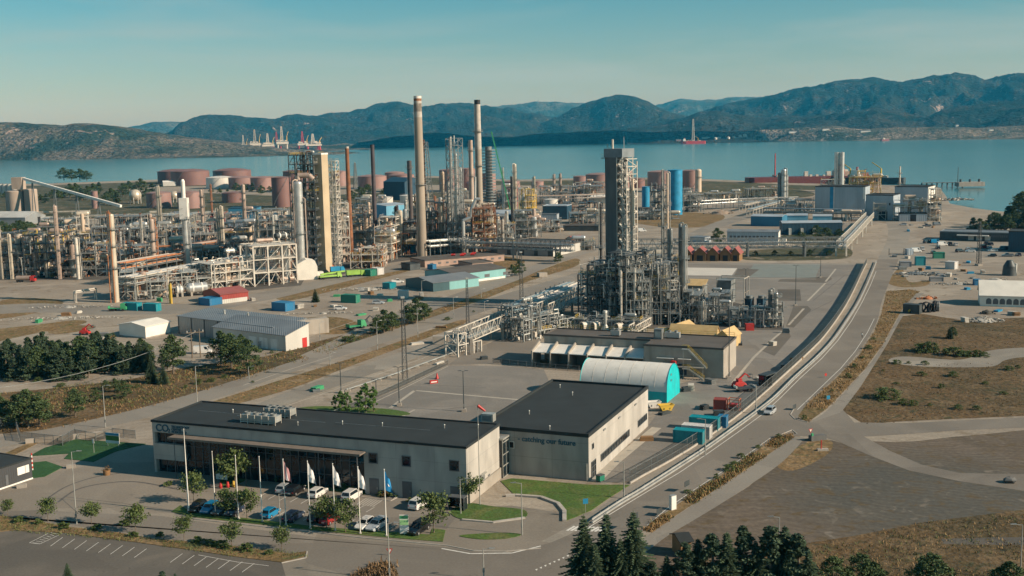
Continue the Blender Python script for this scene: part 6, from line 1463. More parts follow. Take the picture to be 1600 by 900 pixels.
for k in range(4): flush(t,'roller_door',(L*(.1+.22*k),0),(L*(.1+.22*k)+6,0),0,4,m_gshed)
t,L,h = building('pink_hut','small hut with red end wall right of the workshop hall',(884,385),(897,386),9,ytop=373,wall=m_lshed,roof=m_redr,kind='gable',rise=1.5,ridge='y',cat='shed')
for lab,x0,x1 in (('red roofed timber shed, leftmost, half hidden by the columns',1066,1080),('red roofed timber shed, second from the left',1084,1103),('red roofed timber shed, middle one of the row',1105,1122),('red roofed timber shed, second from the right',1125,1141),('red roofed timber shed, rightmost and smallest',1142,1155)):
    t,L,h = building('red_roofed_shed',lab,(x0,408),(x1,408.3),9,ytop=395,wall=m_wood,roof=m_redr,kind='gable',rise=2.6,ridge='y',cat='shed',group='red roofed sheds',over=.6); flush(t,'dark_door',(L*.25,0),(L*.75,0),0,h*.7,m_black)
t,L,h = building('office_block','long pale two storey office block with lit end wall',(1136,382),(1216,383),11,ytop=362,wall=m_bgrey,roof=m_groof,kind='gable',rise=.9,cat='building'); MB().box(L+.005,L+.08,.2,10.8,0,h).build('lit_end_tone',m_white_p,t)  # white end face: sunlight put into the colour, front kept greyer
for k in range(12):
    for z in (1.0,4.0):
        if z < 2 and k % 3 == 1: continue
        flush(t,'window',(1.5+k*(L-3)/12,0),(2.9+k*(L-3)/12,0),z,z+1.1,m_frame)
MB().box(L+.08,L+4,2,6,0,3.4).build('porch',m_white_p,t)
t,L,h = building('low_hut','low flat grey hut left of the round dark tree',(1078,379),(1101,380),9,ytop=370,wall=m_bgrey,roof=m_groof,cat='shed',par=.1)
for lab,a_,b_,D_,yt,wm in (('dark blue sheet shed left of the pipe gallery',(1173,353),(1222,354),14,338,m_blue),('blue sheet shed further right, behind the pipe rack',(1229,348),(1262,348),12,337,m_bluel),('blue grey long shed with pale buttresses in front of the blue sheds',(1222,367),(1316,366),12,349,m_dkblue),('pale low blue shed near the pipe gallery',(1270,347),(1300,347),10,338,m_bluel)):
    t,L,h = building('blue_shed',lab,a_,b_,D_,ytop=yt,wall=wm,roof=m_bgrey,kind='gable',rise=1.0,cat='shed',over=.2)
    if 'long' in lab: [MB().box(L*u,L*u+1.6,-2,-.01,0,4).build('buttress',m_lshed,t) for u in (.1,.3,.5)]
# containers and yard things
for lab,a_,b_,m,D_,h_ in (('blue container beside the red shed',(311,476),(328,478),m_bluec,6,2.8),('cyan container on the gravel, left one of two',(191,485),(214,486),m_tealc,3,3.0),('cyan container on the gravel, right one of two',(224,486),(244,487),m_tealc,3,2.9),('blue container beside the small lone tree',(425,485),(446,487),m_bluec,5,3.2),('green container at the car turning place',(533,473),(556,474),m_greenc,3.5,3.2),('dark cyan container left of the teal shed',(598,451),(609,452),m_tealc,4,2.6),('dark green container beside the white box',(567,431),(579,432),m_greenc,4,3),('white container beside the dark green one',(580,429),(590,430),m_whitec,4,3.2),('white container on the gravel below the teal shed',(622,466),(636,466),m_whitec,3,3),('blue container on the left of the dark teal gable',(668,421),(676,421.5),m_bluec,3,2.5),('blue container among the spoil near the marquee',(1523,446),(1533,446),m_bluec,3,2.4),('dark green container in the far car park',(1459,404),(1476,404),m_greenc,3,3),('dark container beside the pipe coils',(1411,489),(1436,491),m_dsteel,3,3.2),('grey container on the heath edge by the scaffolding stacks',(1454,440),(1474,440),m_greyc,2.6,1.8),('cyan scaffold container stack near the road gate',(1431,415),(1446,415),m_tealc,3,4),('grey container row at the road gate',(1407,417),(1424,417),m_greyc,3,2.4),('white cabin near the scaffold stacks',(1477,420),(1491,421),m_whitec,4,3.4)):
    container(lab,a_,b_,D_,h_,m)
def truck(label, base, m, rot, L=8, body='tank', group=None, bm=None):
    t = thing('truck', label, 'truck', G(*base), rot, group); bm = bm or m
    MB().box(0,L,-.5,.5,.7,1.0).build('chassis', m_dsteel, t); q = MB(); q.hull([[(x,-1.2,.6),(x,1.2,.6),(x,1.15,z),(x,-1.15,z)] for x,z in ((L-2.1,2.9),(L-.5,2.9),(L-.05,1.7),(L+.1,1.5))]); co = q.build('cab', m, t)
    q = MB(); q.quad((L-.44,-1.0,2.75),(L-.0,-1.05,1.75),(L-.0,1.05,1.75),(L-.44,1.0,2.75)); q.build('windscreen', m_glass, co)
    q = MB()
    if body == 'tank': q.cone((.2,0,2),(L-2.4,0,2),1.1,1.1,14)
    elif body == 'box': q.box(.1,L-2.4,-1.2,1.2,1.0,3.1)
    elif body == 'crane': q.box(.3,L-2.4,-1.2,1.2,1.0,1.7); q.beam((1,0,2.3),(L+2,0,3.0),.8,.7)
    else: q.box(.1,L-2.4,-1.2,1.2,1.0,1.2); q.box(.1,.2,-1.2,1.2,1.2,2)
    q.build('load_body', bm, t)
    for x in (.9,2.2,L-1.2):
        for y in (-1.2,.9): w = MB(); w.cone((x,y,.5),(x,y+.3,.5),.5,.5,12); w.build('wheel', m_tyre, t)
    return t
truck('lime green crane truck at the foot of the beige tower',(498,437),m_lime,.55,11,'crane'); truck('lime green tank truck right of the crane truck',(541,433),m_lime,.4,9,'box'); truck('blue truck behind the lime crane truck',(516,427),m_bluep,.4,7,'box')
truck('green tractor lorry on the track by the bushes',(543,516),m_greenp,.75,7,'flat'); truck('orange lorry cab parked behind the lime crane truck',(503,424),M('orange_paint2',(.5,.15,.05),.5),.5,6,'box'); lift('dark excavator behind the green lorry',(572,510),m_dsteel,.6); lift('red telehandler alone on the gravel',(133,523),m_redp,-.1); truck('green truck with dark load on the gravel at left',(170,486),m_greenp,0,7,'flat')
truck('white and red tank lorry on the refinery road at left',(26,441),m_redp,-.02,9,'tank',bm=m_insp)
for x,y,kd,co,lab,r_ in ((532,484,'estate','white','white car alone on the open ground below the green container',0),(591,475,'estate','silver','silver van-like car below the green container, in the shadow strip',0),(621,442,'pickup','white','white pickup beside the dark teal gable',.2),(317,552,'van','white','white van among the trees on the left',.1),(788,433,'estate','grey','grey car in tree shade on the road right of the teal shed',.5),(764,390,'suv','silver','silver car at the left end of the row by the workshop hall',.3),(768,394,'estate','white','white car, second of the row by the workshop hall',.3),(777,394,'van','white','white van in the row by the workshop hall',.3),(794,395,'estate','white','white car alone in the middle of the row by the hall',.3),(811,396,'hatch','silver','silver hatchback by the hall, right half of the row',.3),(821,397,'van','white','white van at the right end of the row by the hall',.3),(1003,362,'van','white','white lorry-like van behind the tall tower',.1)):
    car(lab,kd,co,(x,y),r_,None)
t = thing('concrete_block','pale concrete block below the white bridge end','block',G(689,536)); MB().cbox(0,0,0,5,3,2.4).build('body',m_conw,t)
t = thing('concrete_block','pale concrete block on the verge right of the tree','block',G(847,432),.4); MB().cbox(0,0,0,4,3,1.8).build('body',m_conw,t)
# ================================================================ REFINERY
wp1 = [m_ins, m_insp, m_galv, m_galv, m_wsteel, m_rust, m_alu]; wp2 = [m_ins, m_insp, m_galv, m_orange, m_wsteel, m_rust]; wv = [m_ins, m_insp, m_alu, m_cream, m_galv]
wtop = M('chimney_white_band',(.6,.56,.5),.7,dirt=(.4,.35,.3),streak=True); wpale = M('chimney_pale_band',(.42,.38,.33),.8,dirt=(.33,.29,.25),streak=True)
stack('tallest concrete chimney with pale bands and a white top',(660,402),150,14.5,11.5,m_chim,caps=((.87,.905,wpale),(.905,.955,m_chim),(.905,.97,wpale),(.97,.985,m_rust),(.985,1.0,wtop)),rings=(.455,))
stack('second tallest concrete chimney with a black top and pale upper shaft',(751,388),156,11,9,m_chim,caps=((.67,.97,wpale),(.97,1.0,m_black)),rings=(.56,.79))
stack('rust red steel stack left of the dark one',(549,408),229,8.5,5.5,m_rust,caps=((.985,1.0,wpale),),rings=())
stack('dark spiral wrapped steel stack right of the rust red one',(588,402),226,6.5,6,M('soot_steel',(.06,.05,.055),.7,.1,.3,.2),rings=())
stack('short dark stack just left of the tallest chimney',(643,365),251,7.5,7,M('soot_steel2',(.08,.065,.06),.7,.1,.3,.2),rings=(.9,))
stack('rusty pink stack touching the second tallest chimney on its left',(739,378),219,8,6.5,m_insp,rings=(.65,.9))
# cracker: beige tower, dark reactor block, white stair tower
A, rot, L = front((496,426),(509.8,426.3)); h = HT(A,242); Dm = 6.5
t = thing('beige_tower','tall beige concrete tower beside the dark reactor block','tower',A,rot); MB().box(0,L,0,Dm,0,h).build('shaft',m_beige,t); MB().box(-.1,L+.1,-.1,Dm+.1,h+.002,h+.8).build('cap',m_white_p,t)
module('tall dark reactor block left of the beige tower',(459,429),(497,429),16,243,m_dsteel,[m_gsteel,m_galv,m_rust,m_dsteel],nx=3,ny=2,levels=13,seed=31,dens=1.1,deckp=.9,vess=12,vm=[m_galv,m_gsteel,m_dsteel],open_=True,brace=.3)
module('white stair tower right of the beige tower',(519.5,421.5),(530,421.5),6,252,m_wsteel,[m_wsteel,m_galv],nx=2,ny=1,levels=18,seed=32,dens=.5,deckp=.8,vess=0,open_=True,brace=.9,colw=.3)
column('large ribbed grey column in front of the dark reactor block',(472,433),283,13,m_alu,plats=2,rings=12,pipe=True,pipemat=m_insp,dome=True)
t = thing('wrapped_base','white wrapped box at the foot of the ribbed grey column','enclosure',G(466,438),.3); MB().hull([[(x,0,0),(x,9,0),(x,9,z),(x,0,z)] for x,z in ((0,7.5),(4,9.5),(8,8.5),(9,6))]).build('sheeting',m_tarp,t); MB().box(9.1,12,2,6,0,3).build('box',m_white_p,t)
module('white steel frame with open bays in front of the reactor block',(398,448),(465,442),18,386,m_wsteel,wp1,nx=3,ny=2,levels=3,seed=33,dens=1.6,deckp=.5,vess=7,vm=wv,open_=True,brace=.8,colw=.6)
for k,(x,yb,w,yt,lab) in enumerate(((560,398,14,340,'fat cream silo vessel, left one of two'),(575,397,11,338,'fat cream silo vessel, right one of two'))):
    column(lab,(x,yb),yt,w,m_cream,name='silo_vessel',cat='vessel',plats=1,pipe=False,skirt=True)
mods = [ # label, a, b, depth, ytop, mat, pipes, kw
 ('dark cooler structure at the far left edge of the refinery',(-8,436),(40,436),22,372,m_dsteel,[m_galv,m_wsteel,m_insp],dict(levels=5,ny=2,seed=41,vess=6)),
 ('dark structure with yellow cooler boxes at the left',(40,436),(94,435),24,368,m_dsteel,[m_galv,m_wsteel,m_yelp,m_insp],dict(levels=5,ny=2,seed=42,vess=10)),
 ('dark structure right of the yellow cooler boxes',(96,435),(128,434),20,380,m_dsteel,[m_galv,m_insp,m_orange],dict(levels=4,ny=2,seed=43,vess=6)),
 ('pipework structure beside the orange pipes',(130,433),(172,431),22,384,m_gsteel,wp2,dict(levels=4,ny=2,seed=44,vess=6,dens=1.5)),
 ('low front pipework by the fat pinkish column',(186,470),(262,466),18,430,m_galv,wp1,dict(levels=3,ny=2,seed=45,vess=7,dens=2.2)),
 ('low front pipework behind the big silver drum',(262,462),(332,456),18,428,m_galv,wp1,dict(levels=3,ny=2,seed=46,vess=6,dens=2.2)),
 ('pale exchanger frame beside the red shed',(332,456),(398,448),18,414,m_wsteel,wp1,dict(levels=3,ny=2,seed=47,vess=12,dens=1.6,open_=True)),
 ('second row pipe structure left of the wrapped column',(190,432),(250,428),22,386,m_gsteel,wp2,dict(levels=4,ny=2,seed=48,vess=7,dens=1.7)),
 ('second row pipe structure around the wrapped column',(252,428),(318,424),22,384,m_gsteel,wp2,dict(levels=4,ny=2,seed=49,vess=7,dens=1.7)),
 ('second row pipe structure behind the pale frame',(320,424),(392,420),22,384,m_dsteel,wp1,dict(levels=4,ny=2,seed=50,vess=7,dens=1.7)),
 ('third row cream coloured unit left of the orange column',(104,404),(142,402),20,342,m_wsteel,wp1,dict(levels=5,ny=2,seed=51,vess=8,dens=1.5)),
 ('third row steel unit beyond the orange column',(146,402),(196,400),22,356,m_gsteel,wp2,dict(levels=4,ny=2,seed=52,vess=7,dens=1.5)),
 ('third row steel unit left of the twin cream columns',(204,398),(262,396),22,358,m_galv,wp1,dict(levels=3,ny=2,seed=53,vess=7,dens=1.6)),
 ('third row steel unit behind the twin cream columns',(270,396),(340,392),22,356,m_gsteel,wp1,dict(levels=3,ny=2,seed=54,vess=7,dens=1.6)),
 ('dark boxy unit right of the twin cream columns',(346,392),(400,390),24,352,m_dsteel,wp1,dict(levels=3,ny=2,seed=55,vess=6)),
 ('third row unit with cylinders left of the ribbed column',(400,402),(458,400),24,346,m_gsteel,wp1,dict(levels=4,ny=2,seed=56,vess=9,dens=1.6)),
 ('far row unit behind the left coolers',(60,378),(120,376),20,344,m_gsteel,wp1,dict(levels=3,ny=2,seed=57,vess=5)),
 ('far row unit between the sphere tank and the columns',(150,372),(222,370),24,340,m_gsteel,wp1,dict(levels=2,ny=2,seed=58,vess=6,dens=1.6)),
 ('far row unit under the pink tanks',(226,368),(300,366),24,338,m_galv,wp1,dict(levels=2,ny=2,seed=59,vess=6,dens=1.6)),
 ('far row unit with red pipes beside the blue building',(306,364),(372,362),24,336,m_gsteel,[m_galv,m_redp,m_insp,m_wsteel],dict(levels=2,ny=2,seed=60,vess=6,dens=1.6)),
 ('far row unit left of the dark reactor block',(380,362),(452,360),24,330,m_gsteel,wp1,dict(levels=2,ny=2,seed=61,vess=6,dens=1.5)),
 ('steel structure right of the white stair tower',(528,412),(548,411),18,318,m_wsteel,wp1,dict(levels=7,ny=2,seed=62,vess=4,dens=1.2)),
 ('scaffolded tops of the cream silo vessels',(552,402),(586,401),18,324,m_gsteel,wp1,dict(levels=6,ny=2,seed=63,vess=2,dens=1.0)),
 ('rusty structure right of the cream silo vessels',(586,408),(612,408),20,342,m_wsteel,wp2,dict(levels=5,ny=2,seed=64,vess=5,dens=1.8)),
 ('low rusty structure at the foot of the cream silo vessels',(548,420),(600,419),14,388,m_wsteel,wp2,dict(levels=3,ny=2,seed=65,vess=5,dens=1.8)),
 ('dark furnace block left of the tallest chimney',(612,400),(652,400),22,330,m_black,[m_rust,m_galv,m_dsteel],dict(levels=4,ny=2,seed=66,vess=5,dens=1.4,deckp=.95)),
 ('dark furnace block right of the tallest chimney',(664,396),(700,395),24,318,m_dsteel,[m_rust,m_galv,m_insp],dict(levels=5,ny=2,seed=67,vess=6,dens=1.6,deckp=.9)),
 ('rust coloured structure in front of the second chimney',(740,398),(776,397),22,326,m_rust,[m_rust,m_ins,m_wsteel],dict(levels=6,ny=2,seed=68,vess=5,dens=1.8,brace=.8)),
 ('pale process unit between the two chimneys',(696,384),(740,383),24,322,m_gsteel,wp1,dict(levels=5,ny=2,seed=69,vess=6,dens=1.6)),
 ('process unit right of the rust coloured structure',(778,392),(806,391),20,338,m_gsteel,wp1,dict(levels=4,ny=2,seed=70,vess=5,dens=1.6)),
 ('process unit left of the blue hall with the cream tank',(806,372),(846,371),24,332,m_gsteel,wp1,dict(levels=3,ny=2,seed=71,vess=5,dens=1.6)),
 ('yellowish boxed unit beyond the pipe rack',(812,345),(832,345),14,296,m_yelp,[m_wsteel,m_ins],dict(levels=5,ny=2,seed=72,vess=3)),
 ('far process unit right of the finned stack',(776,340),(810,339),26,292,m_gsteel,wp1,dict(levels=4,ny=2,seed=73,vess=5,dens=1.3)),
 ('far process unit below the two far columns',(846,320),(890,319),30,292,m_gsteel,wp1,dict(levels=3,ny=2,seed=74,vess=5,dens=1.3)),
 ('far process unit at the right behind the tall tower',(892,318),(944,317),30,292,m_gsteel,wp2,dict(levels=2,ny=2,seed=75,vess=5,dens=1.3)),
 ('far process unit behind the low dark long building',(880,338),(942,337),26,318,m_dsteel,wp2,dict(levels=2,ny=2,seed=76,vess=5,dens=1.3)),
 ('dark unit between the two blue silos',(1016,334),(1042,334),18,290,m_dsteel,tp,dict(levels=5,ny=2,seed=77,vess=4)),
 ('process unit right of the fat blue silo',(1068,332),(1100,331),22,296,m_gsteel,tp,dict(levels=4,ny=2,seed=78,vess=4)),
 ('process unit with valves left of the grey halls',(1214,334),(1270,334),24,312,m_gsteel,tp,dict(levels=2,ny=2,seed=79,vess=6,dens=1.5)),
 ('beige process deck rising behind the grey halls',(1326,314),(1376,314),24,268,m_yelp,[m_wsteel,m_ins,m_orange,m_galv],dict(levels=5,ny=2,seed=80,vess=6,dens=1.6)),
 ('white frame in front of the grey halls',(1364,344),(1384,344),10,318,m_wsteel,[m_wsteel,m_galv],dict(levels=3,ny=1,seed=81,vess=0,open_=True,brace=1)),
 ('steel frames and ducts in front of the right grey hall',(1396,345),(1448,345),10,312,m_wsteel,[m_galv,m_alu],dict(levels=3,ny=1,seed=82,vess=5,dens=1.2)),
 ('white frame on top of the left grey hall',(1282,300),(1318,300),12,281,m_wsteel,[m_wsteel,m_galv],dict(levels=2,ny=1,seed=83,vess=0,open_=True,brace=1)),
 ('beige box structure at the right end of the grey halls',(1453,346),(1470,346),12,296,m_wsteel,[m_ins],dict(levels=5,ny=1,seed=84,vess=2,open_=True)),
 ('far pipework between the pink tanks right of the second chimney',(742,322),(790,321),26,300,m_gsteel,wp1,dict(levels=3,ny=2,seed=90,vess=5)),
 ('far pipework left of the finned stack',(690,330),(742,329),26,300,m_gsteel,wp1,dict(levels=3,ny=2,seed=91,vess=5)),
 ('far pipework between the steel stacks',(552,338),(600,337),26,312,m_gsteel,wp1,dict(levels=3,ny=2,seed=92,vess=5)),
 ('far pipework behind the furnace blocks',(640,346),(692,345),26,308,m_dsteel,wp2,dict(levels=4,ny=2,seed=93,vess=5)),
 ('far pipework beyond the short cream column',(900,304),(948,303),26,286,m_gsteel,wp1,dict(levels=2,ny=2,seed=94,vess=4)),
 ('far pipework below the ringed column',(800,322),(842,321),26,296,m_galv,wp1,dict(levels=3,ny=2,seed=95,vess=4)),
 ('pipework between the rust structure and the workshop hall',(776,372),(806,371),18,346,m_gsteel,wp1,dict(levels=3,ny=2,seed=96,vess=4)),
 ('steel unit below the pale units between the chimneys',(700,398),(738,397),16,352,m_gsteel,wp2,dict(levels=4,ny=2,seed=97,vess=5)),
 ('dark unit under the rust red stack',(530,392),(556,391),22,322,m_dsteel,wp2,dict(levels=6,ny=2,seed=98,vess=4)),
 ('dark unit under the dark spiral stack',(578,386),(614,385),22,336,m_dsteel,wp2,dict(levels=4,ny=2,seed=99,vess=5)),
 ('far valve station right of the last pink tanks',(1104,318),(1160,317),24,303,m_gsteel,wp1,dict(levels=1,ny=2,seed=100,vess=5)),
 ('far valve station in front of the tanker',(1168,310),(1222,309),24,296,m_gsteel,wp1,dict(levels=1,ny=2,seed=101,vess=4)),
 ('far pump row in front of the grey halls',(1272,346),(1345,346),10,334,m_dsteel,tp,dict(levels=1,ny=1,seed=102,vess=5)),
 ('low unit left of the low dark long building',(840,364),(880,363),18,347,m_gsteel,wp1,dict(levels=2,ny=2,seed=104,vess=5)),
 ('low unit right of the blue hall with the cream tank',(890,350),(946,349),18,334,m_gsteel,wp1,dict(levels=2,ny=2,seed=105,vess=5)),
 ('low unit between the boxed unit and the blue hall',(806,356),(846,355),20,336,m_galv,wp1,dict(levels=3,ny=2,seed=106,vess=5)),
 ('low pipework by the pink end hut',(880,392),(930,391),12,378,m_gsteel,wp1,dict(levels=2,ny=1,seed=107,vess=4)),
 ('low pipework in front of the two blue silos',(985,344),(1062,343),12,330,m_gsteel,tp,dict(levels=2,ny=1,seed=108,vess=5)),
 ('pump row behind the second pipe bridge',(985,420),(1060,419),10,404,m_gsteel,tp,dict(levels=2,ny=1,seed=109,vess=5)),
 ('left edge pipework behind the coolers',(-10,412),(60,410),22,366,m_dsteel,wp2,dict(levels=3,ny=2,seed=103,vess=6)),
]
for lab,a_,b_,D_,yt,m_,pm_,kw in mods:
    kw = dict(kw); kw['dens'] = kw.get('dens',1.2)*1.9; kw['vess'] = kw.get('vess',3)+3; kw.setdefault('deckp',.72); kw.setdefault('vm',wv); module(lab,a_,b_,D_,yt,m_,pm_,**kw)
cols = [(94,436,321,6,m_insp,'pinkish column among the left coolers with a ring platform',dict(plats=3)),(123,436,372,5,m_wsteel,'short pale column left of the orange pipe loop',dict(plats=1)),(182,472,334,9,m_ins,'fat pinkish column at the front, tallest of the left units',dict(plats=3,pipemat=m_orange)),(242,432,342,7.5,m_insp,'orange striped column between the fat pinkish and the wrapped ones',dict(plats=3,pipemat=m_orange)),(251,372,290,5.5,m_ins,'cream column in front of the pink tanks',dict(plats=3)),(294,428,318,9.5,m_alu,'grey column with a white wrapped upper part',dict(plats=2)),(319,384,296,5,m_insp,'brownish column right of the wrapped one',dict(plats=4)),(333,360,288,3,m_rust,'thin rusty column behind the brownish one',dict(plats=1)),(345,414,326,4.6,m_ins,'slim cream column, left one of the twins',dict(plats=3)),(351,414,322,4.8,m_ins,'slim cream column, right one of the twins',dict(plats=3)),(384,372,288,5.5,m_insp,'pink brown column under the blue building',dict(plats=4)),(223,398,342,4.2,m_wsteel,'pale column with a broad grey platform',dict(plats=2)),(173,404,330,3.6,m_orange,'orange topped column left of the fat pinkish one',dict(plats=2)),(4,436,352,5,m_ins,'cream column at the far left edge',dict(plats=2)),(20,436,366,4.4,m_ins,'stub cream column at the far left edge, right of the first',dict(plats=1)),(267,474,444,5,m_yelp,'short yellowish column in front of the silver drum',dict(plats=0)),(406,420,330,4,m_ins,'slim column behind the white steel frame',dict(plats=2)),(430,414,336,3.6,m_galv,'slim grey column left of the ribbed one',dict(plats=2)),(708,392,214,4.5,m_galv,'tall lattice clad column left of the second chimney',dict(plats=8)),(716,394,240,4,m_alu,'tall silver column beside the lattice clad one',dict(plats=5)),(723,392,262,4,m_alu,'silver column with cap, third left of the second chimney',dict(plats=3)),(694,378,268,6,m_cream,'cream column between the tall chimneys',dict(plats=4)),(703,378,284,4,m_wsteel,'pale stub column between the tall chimneys',dict(plats=2)),(806,352,256,5.2,m_ins,'ringed column right of the finned stack',dict(plats=5)),(801,372,276,3.4,m_black,'thin black column in front of the ringed one',dict(plats=1)),(787,340,262,3.4,m_alu,'thin pale column right of the finned stack',dict(plats=2)),(866,316,272,3.6,m_insp,'far pinkish column, left one of two on the skyline',dict(plats=3)),(876,318,271,3.8,m_insp,'far pinkish column, right one of two on the skyline',dict(plats=3)),(922,312,290,4,m_ins,'short cream column left of the tall tower',dict(plats=1)),(835,330,276,4.5,m_ins,'far cream column beyond the boxed unit',dict(plats=2)),(1224,322,264,9,m_alu,'silver column with stepped ducts at the right',dict(plats=4)),(1217,322,270,5,m_gsteel,'grey column beside the silver one with ducts',dict(plats=3)),(1091,300,264,10,m_cream,'cream column beside the last pink tank',dict(plats=1,pipe=False)),(1306,318,238,7,m_alu,'big silver exhaust stack, left pipe',dict(plats=1,pipe=False,dome=False)),(1314,318,238,8,m_alu,'big silver exhaust stack, right pipe',dict(plats=2,pipe=False,dome=False)),(1405,312,260,2.6,m_wsteel,'thin pale stack behind the right grey hall',dict(plats=2,pipe=False)),(636,380,312,5,m_wsteel,'pale column left of the tallest chimney',dict(plats=2)),(620,376,322,5,m_rust,'rust coloured column behind the rusty structure',dict(plats=2)),(670,372,300,4.5,m_ins,'cream column right of the tallest chimney',dict(plats=3)),(681,374,306,5,m_rust,'rust coloured column right of the tallest chimney',dict(plats=3)),(757,392,328,4,m_ins,'cream column in front of the rust coloured structure',dict(plats=1)),(771,390,340,5.5,m_galv,'capped grey column by the workshop hall',dict(plats=1)),(786,394,343,4.5,m_wsteel,'white capped column by the workshop hall',dict(plats=1))]
for x,yb,yt,w,m_,lab,kw in cols: column(lab,(x,yb),yt,w,m_,**kw)
t = [o for o in COL.objects if o.get('label') == 'grey column with a white wrapped upper part'][0]
A = Vector(t.location); hh = HT(A,318); r = MPP(294,428)*5.6; h2 = HT(A,280); r2 = MPP(294,428)*3
q = MB(); q.cbox(0,0,hh*.78,r*2.1,r*2.1,hh*.3); q.build('white_wrap',m_white_p,t); q = MB(); q.lathe(0,0,[(r2,hh*.9),(r2,h2-1),(r2*.5,h2),(.02,h2)],16); q.build('upper_shell',m_white_p,t)
# finned stack and lattice pieces
A = G(766,362); h = HT(A,229); t = thing('finned_stack','dark finned stack with stacked ring platforms right of the second chimney','stack',A); MB().cyl(0,0,0,h,2.4,2.2,14).build('shaft',m_gsteel,t)
for k in range(20): q = MB(); z = h*(.3+.69*k/20); q.lathe(0,0,[(2.4,z),(4.6,z),(4.6,z+.5),(2.4,z+.5)],16); q.build('ring_platform',m_gsteel,t)
for x,yb,yt,w0,lab in ((667,380,222,10,'lattice flare tower right of the tallest chimney'),(714,396,216,7,'square lattice tower left of the second chimney'),(556,296,255,5,'far radio lattice mast near the tanks')):
    A = G(x,yb); h = HT(A,yt); t = thing('lattice_tower',lab,'tower',A,.4); q = MB(); lattice(q,w0,w0*(.35 if x != 714 else 1),h,16,.35); q.build('lattice',m_gsteel,t); q = MB(); q.cyl(0,0,0,h+1.5,.5,.4,10); q.build('riser',m_rust if x == 667 else m_galv,t)
A = G(799,340); t = thing('crane','pale green crane jib rising above the units right of the chimneys','crane',A,0); q = MB(); q.cbox(0,0,0,6,4,3); q.build('carrier',m_dsteel,t); q = MB(); q.beam((0,0,3),(-14,0,HT(A,205)),.9); q.build('jib',m_greenp,t); q = MB(); q.box(-2,2,-1.5,1.5,3,5.5); q.build('cab',m_yelp,t)
# drums
drum('big silver horizontal drum with white bands behind the red shed',(291,463),(326,460),15,m_alu); drum('smaller silver drum left of the big banded one',(274,464),(288,463),12,m_alu); drum('dark drum on the platform of the white steel frame',(432,436),(455,433),9,m_dsteel,zc=20); drum('long dark horizontal vessel beyond the workshop hall',(790,376),(824,375),5,m_dsteel)
drum('pale drum in front of the second row pipes',(205,442),(228,440),7,m_ins,zc=9); drum('grey rounded duct above the pale exchanger frame',(352,428),(372,426),8,m_galv,zc=11)
# pipe racks of the refinery
rack('broad rack of silver pipes slanting across the left units',[(196,470),(300,448),(392,430)],11,7,m_galv,[m_galv,m_alu,m_wsteel,m_ins],npipe=11,levels=2,bay=7)
rack('broad rack of pale pipes behind the silver one',[(186,446),(280,428),(360,414)],9,7.5,m_gsteel,wp2,npipe=9,levels=2,bay=7)
rack('rack of orange pipes at the far left behind the coolers',[(-40,388),(30,384),(96,378)],7,4.5,m_gsteel,[m_orange,m_orange,m_ins,m_wsteel],npipe=7,levels=1,bay=9,rmax=.6)
rack('white pipe rack below the orange one at the far left',[(40,394),(96,386)],4,5,m_wsteel,[m_wsteel,m_galv],npipe=4,levels=1,bay=8)
rack('rack of orange and dark pipes left of the wrapped column',[(188,416),(240,414),(290,411)],7,7,m_dsteel,[m_orange,m_rust,m_insp],npipe=6,levels=2,bay=8,rmax=.6)
rack('rack of orange pipes right of the wrapped column',[(298,412),(346,404)],7,7,m_dsteel,[m_orange,m_insp,m_rust],npipe=6,levels=2,bay=8,rmax=.6)
rack('pale pipe rack in the far row under the tanks',[(140,352),(240,350),(340,346)],7,5,m_wsteel,wp1,npipe=7,levels=2,bay=10)
rack('pale pipe rack by the blue building',[(360,350),(440,346)],7,5,m_wsteel,wp1,npipe=7,levels=2,bay=10)
rack('rack of pipes in front of the dark furnace blocks',[(668,402),(700,399),(742,397)],6,6,m_galv,[m_galv,m_alu],npipe=7,levels=2,bay=7)
rack('pipe gate on thin legs on the gravel at left',[(118,473),(150,468)],1.2,4.5,m_wsteel,[m_wsteel],npipe=1,levels=1,bay=7,cat='pipe rack')
rack('far pipe rack behind the yellowish boxed unit',[(830,322),(900,320),(945,318)],7,6,m_gsteel,wp1,npipe=7,levels=2,bay=10)
t = thing('silver_duct','bent silver duct climbing past the rust coloured structure','duct',G(727,398)); A = G(727,398); s_ = MPP(727,398); X = lambda x, y: Vector(((x-727)*s_, 0, (398-y)*s_))
q = MB(); q.tube([X(725,398),X(725,346),X(737,341),X(738,330),X(745,314),X(752,314)],1.0,10); q.build('duct',m_alu,t); q = MB(); q.tube([X(744,314),X(745,280)],.6,8); q.build('riser',m_alu,t)
t = thing('overhead_duct','pinkish overhead duct between ribbed column and beige tower','duct',G(476,430)); s_ = MPP(476,430); q = MB(); q.tube([Vector(((x-476)*s_,-2,(430-y)*s_)) for x,y in ((474,287),(474,281),(490,281),(496,287))],1.3,10); q.build('duct',m_insp,t)
t = thing('bright_pump','bright blue pump tower at the foot of the tallest chimney','pump',G(644,395)); q = MB(); q.cyl(0,0,0,HT(G(644,395),374),2.2,2.2,14); q.build('column',m_bluep,t); q = MB(); q.box(-7,-4,-1.5,1.5,0,4); q.box(3.5,6.5,-1.5,1.5,0,3.5); q.box(-4,3.5,-.8,.8,1,2.2); q.build('casing',m_bluep,t)
A = G(612,393); t = thing('grey_hopper','pale grey wedge roofed hopper building left of the furnace block','hopper',A,.2); q = MB(); h = HT(A,347); q.hull([[(x,0,0),(x,9,0),(x,9,z),(x,0,z)] for x,z in ((0,h*.72),(9,h),(9.1,h),(18,h*.98))]); q.build('shell',m_wsteel,t); MB().box(18.05,18.3,.5,8.5,h*.1,h*.9).build('louvre',m_gsteel,t)
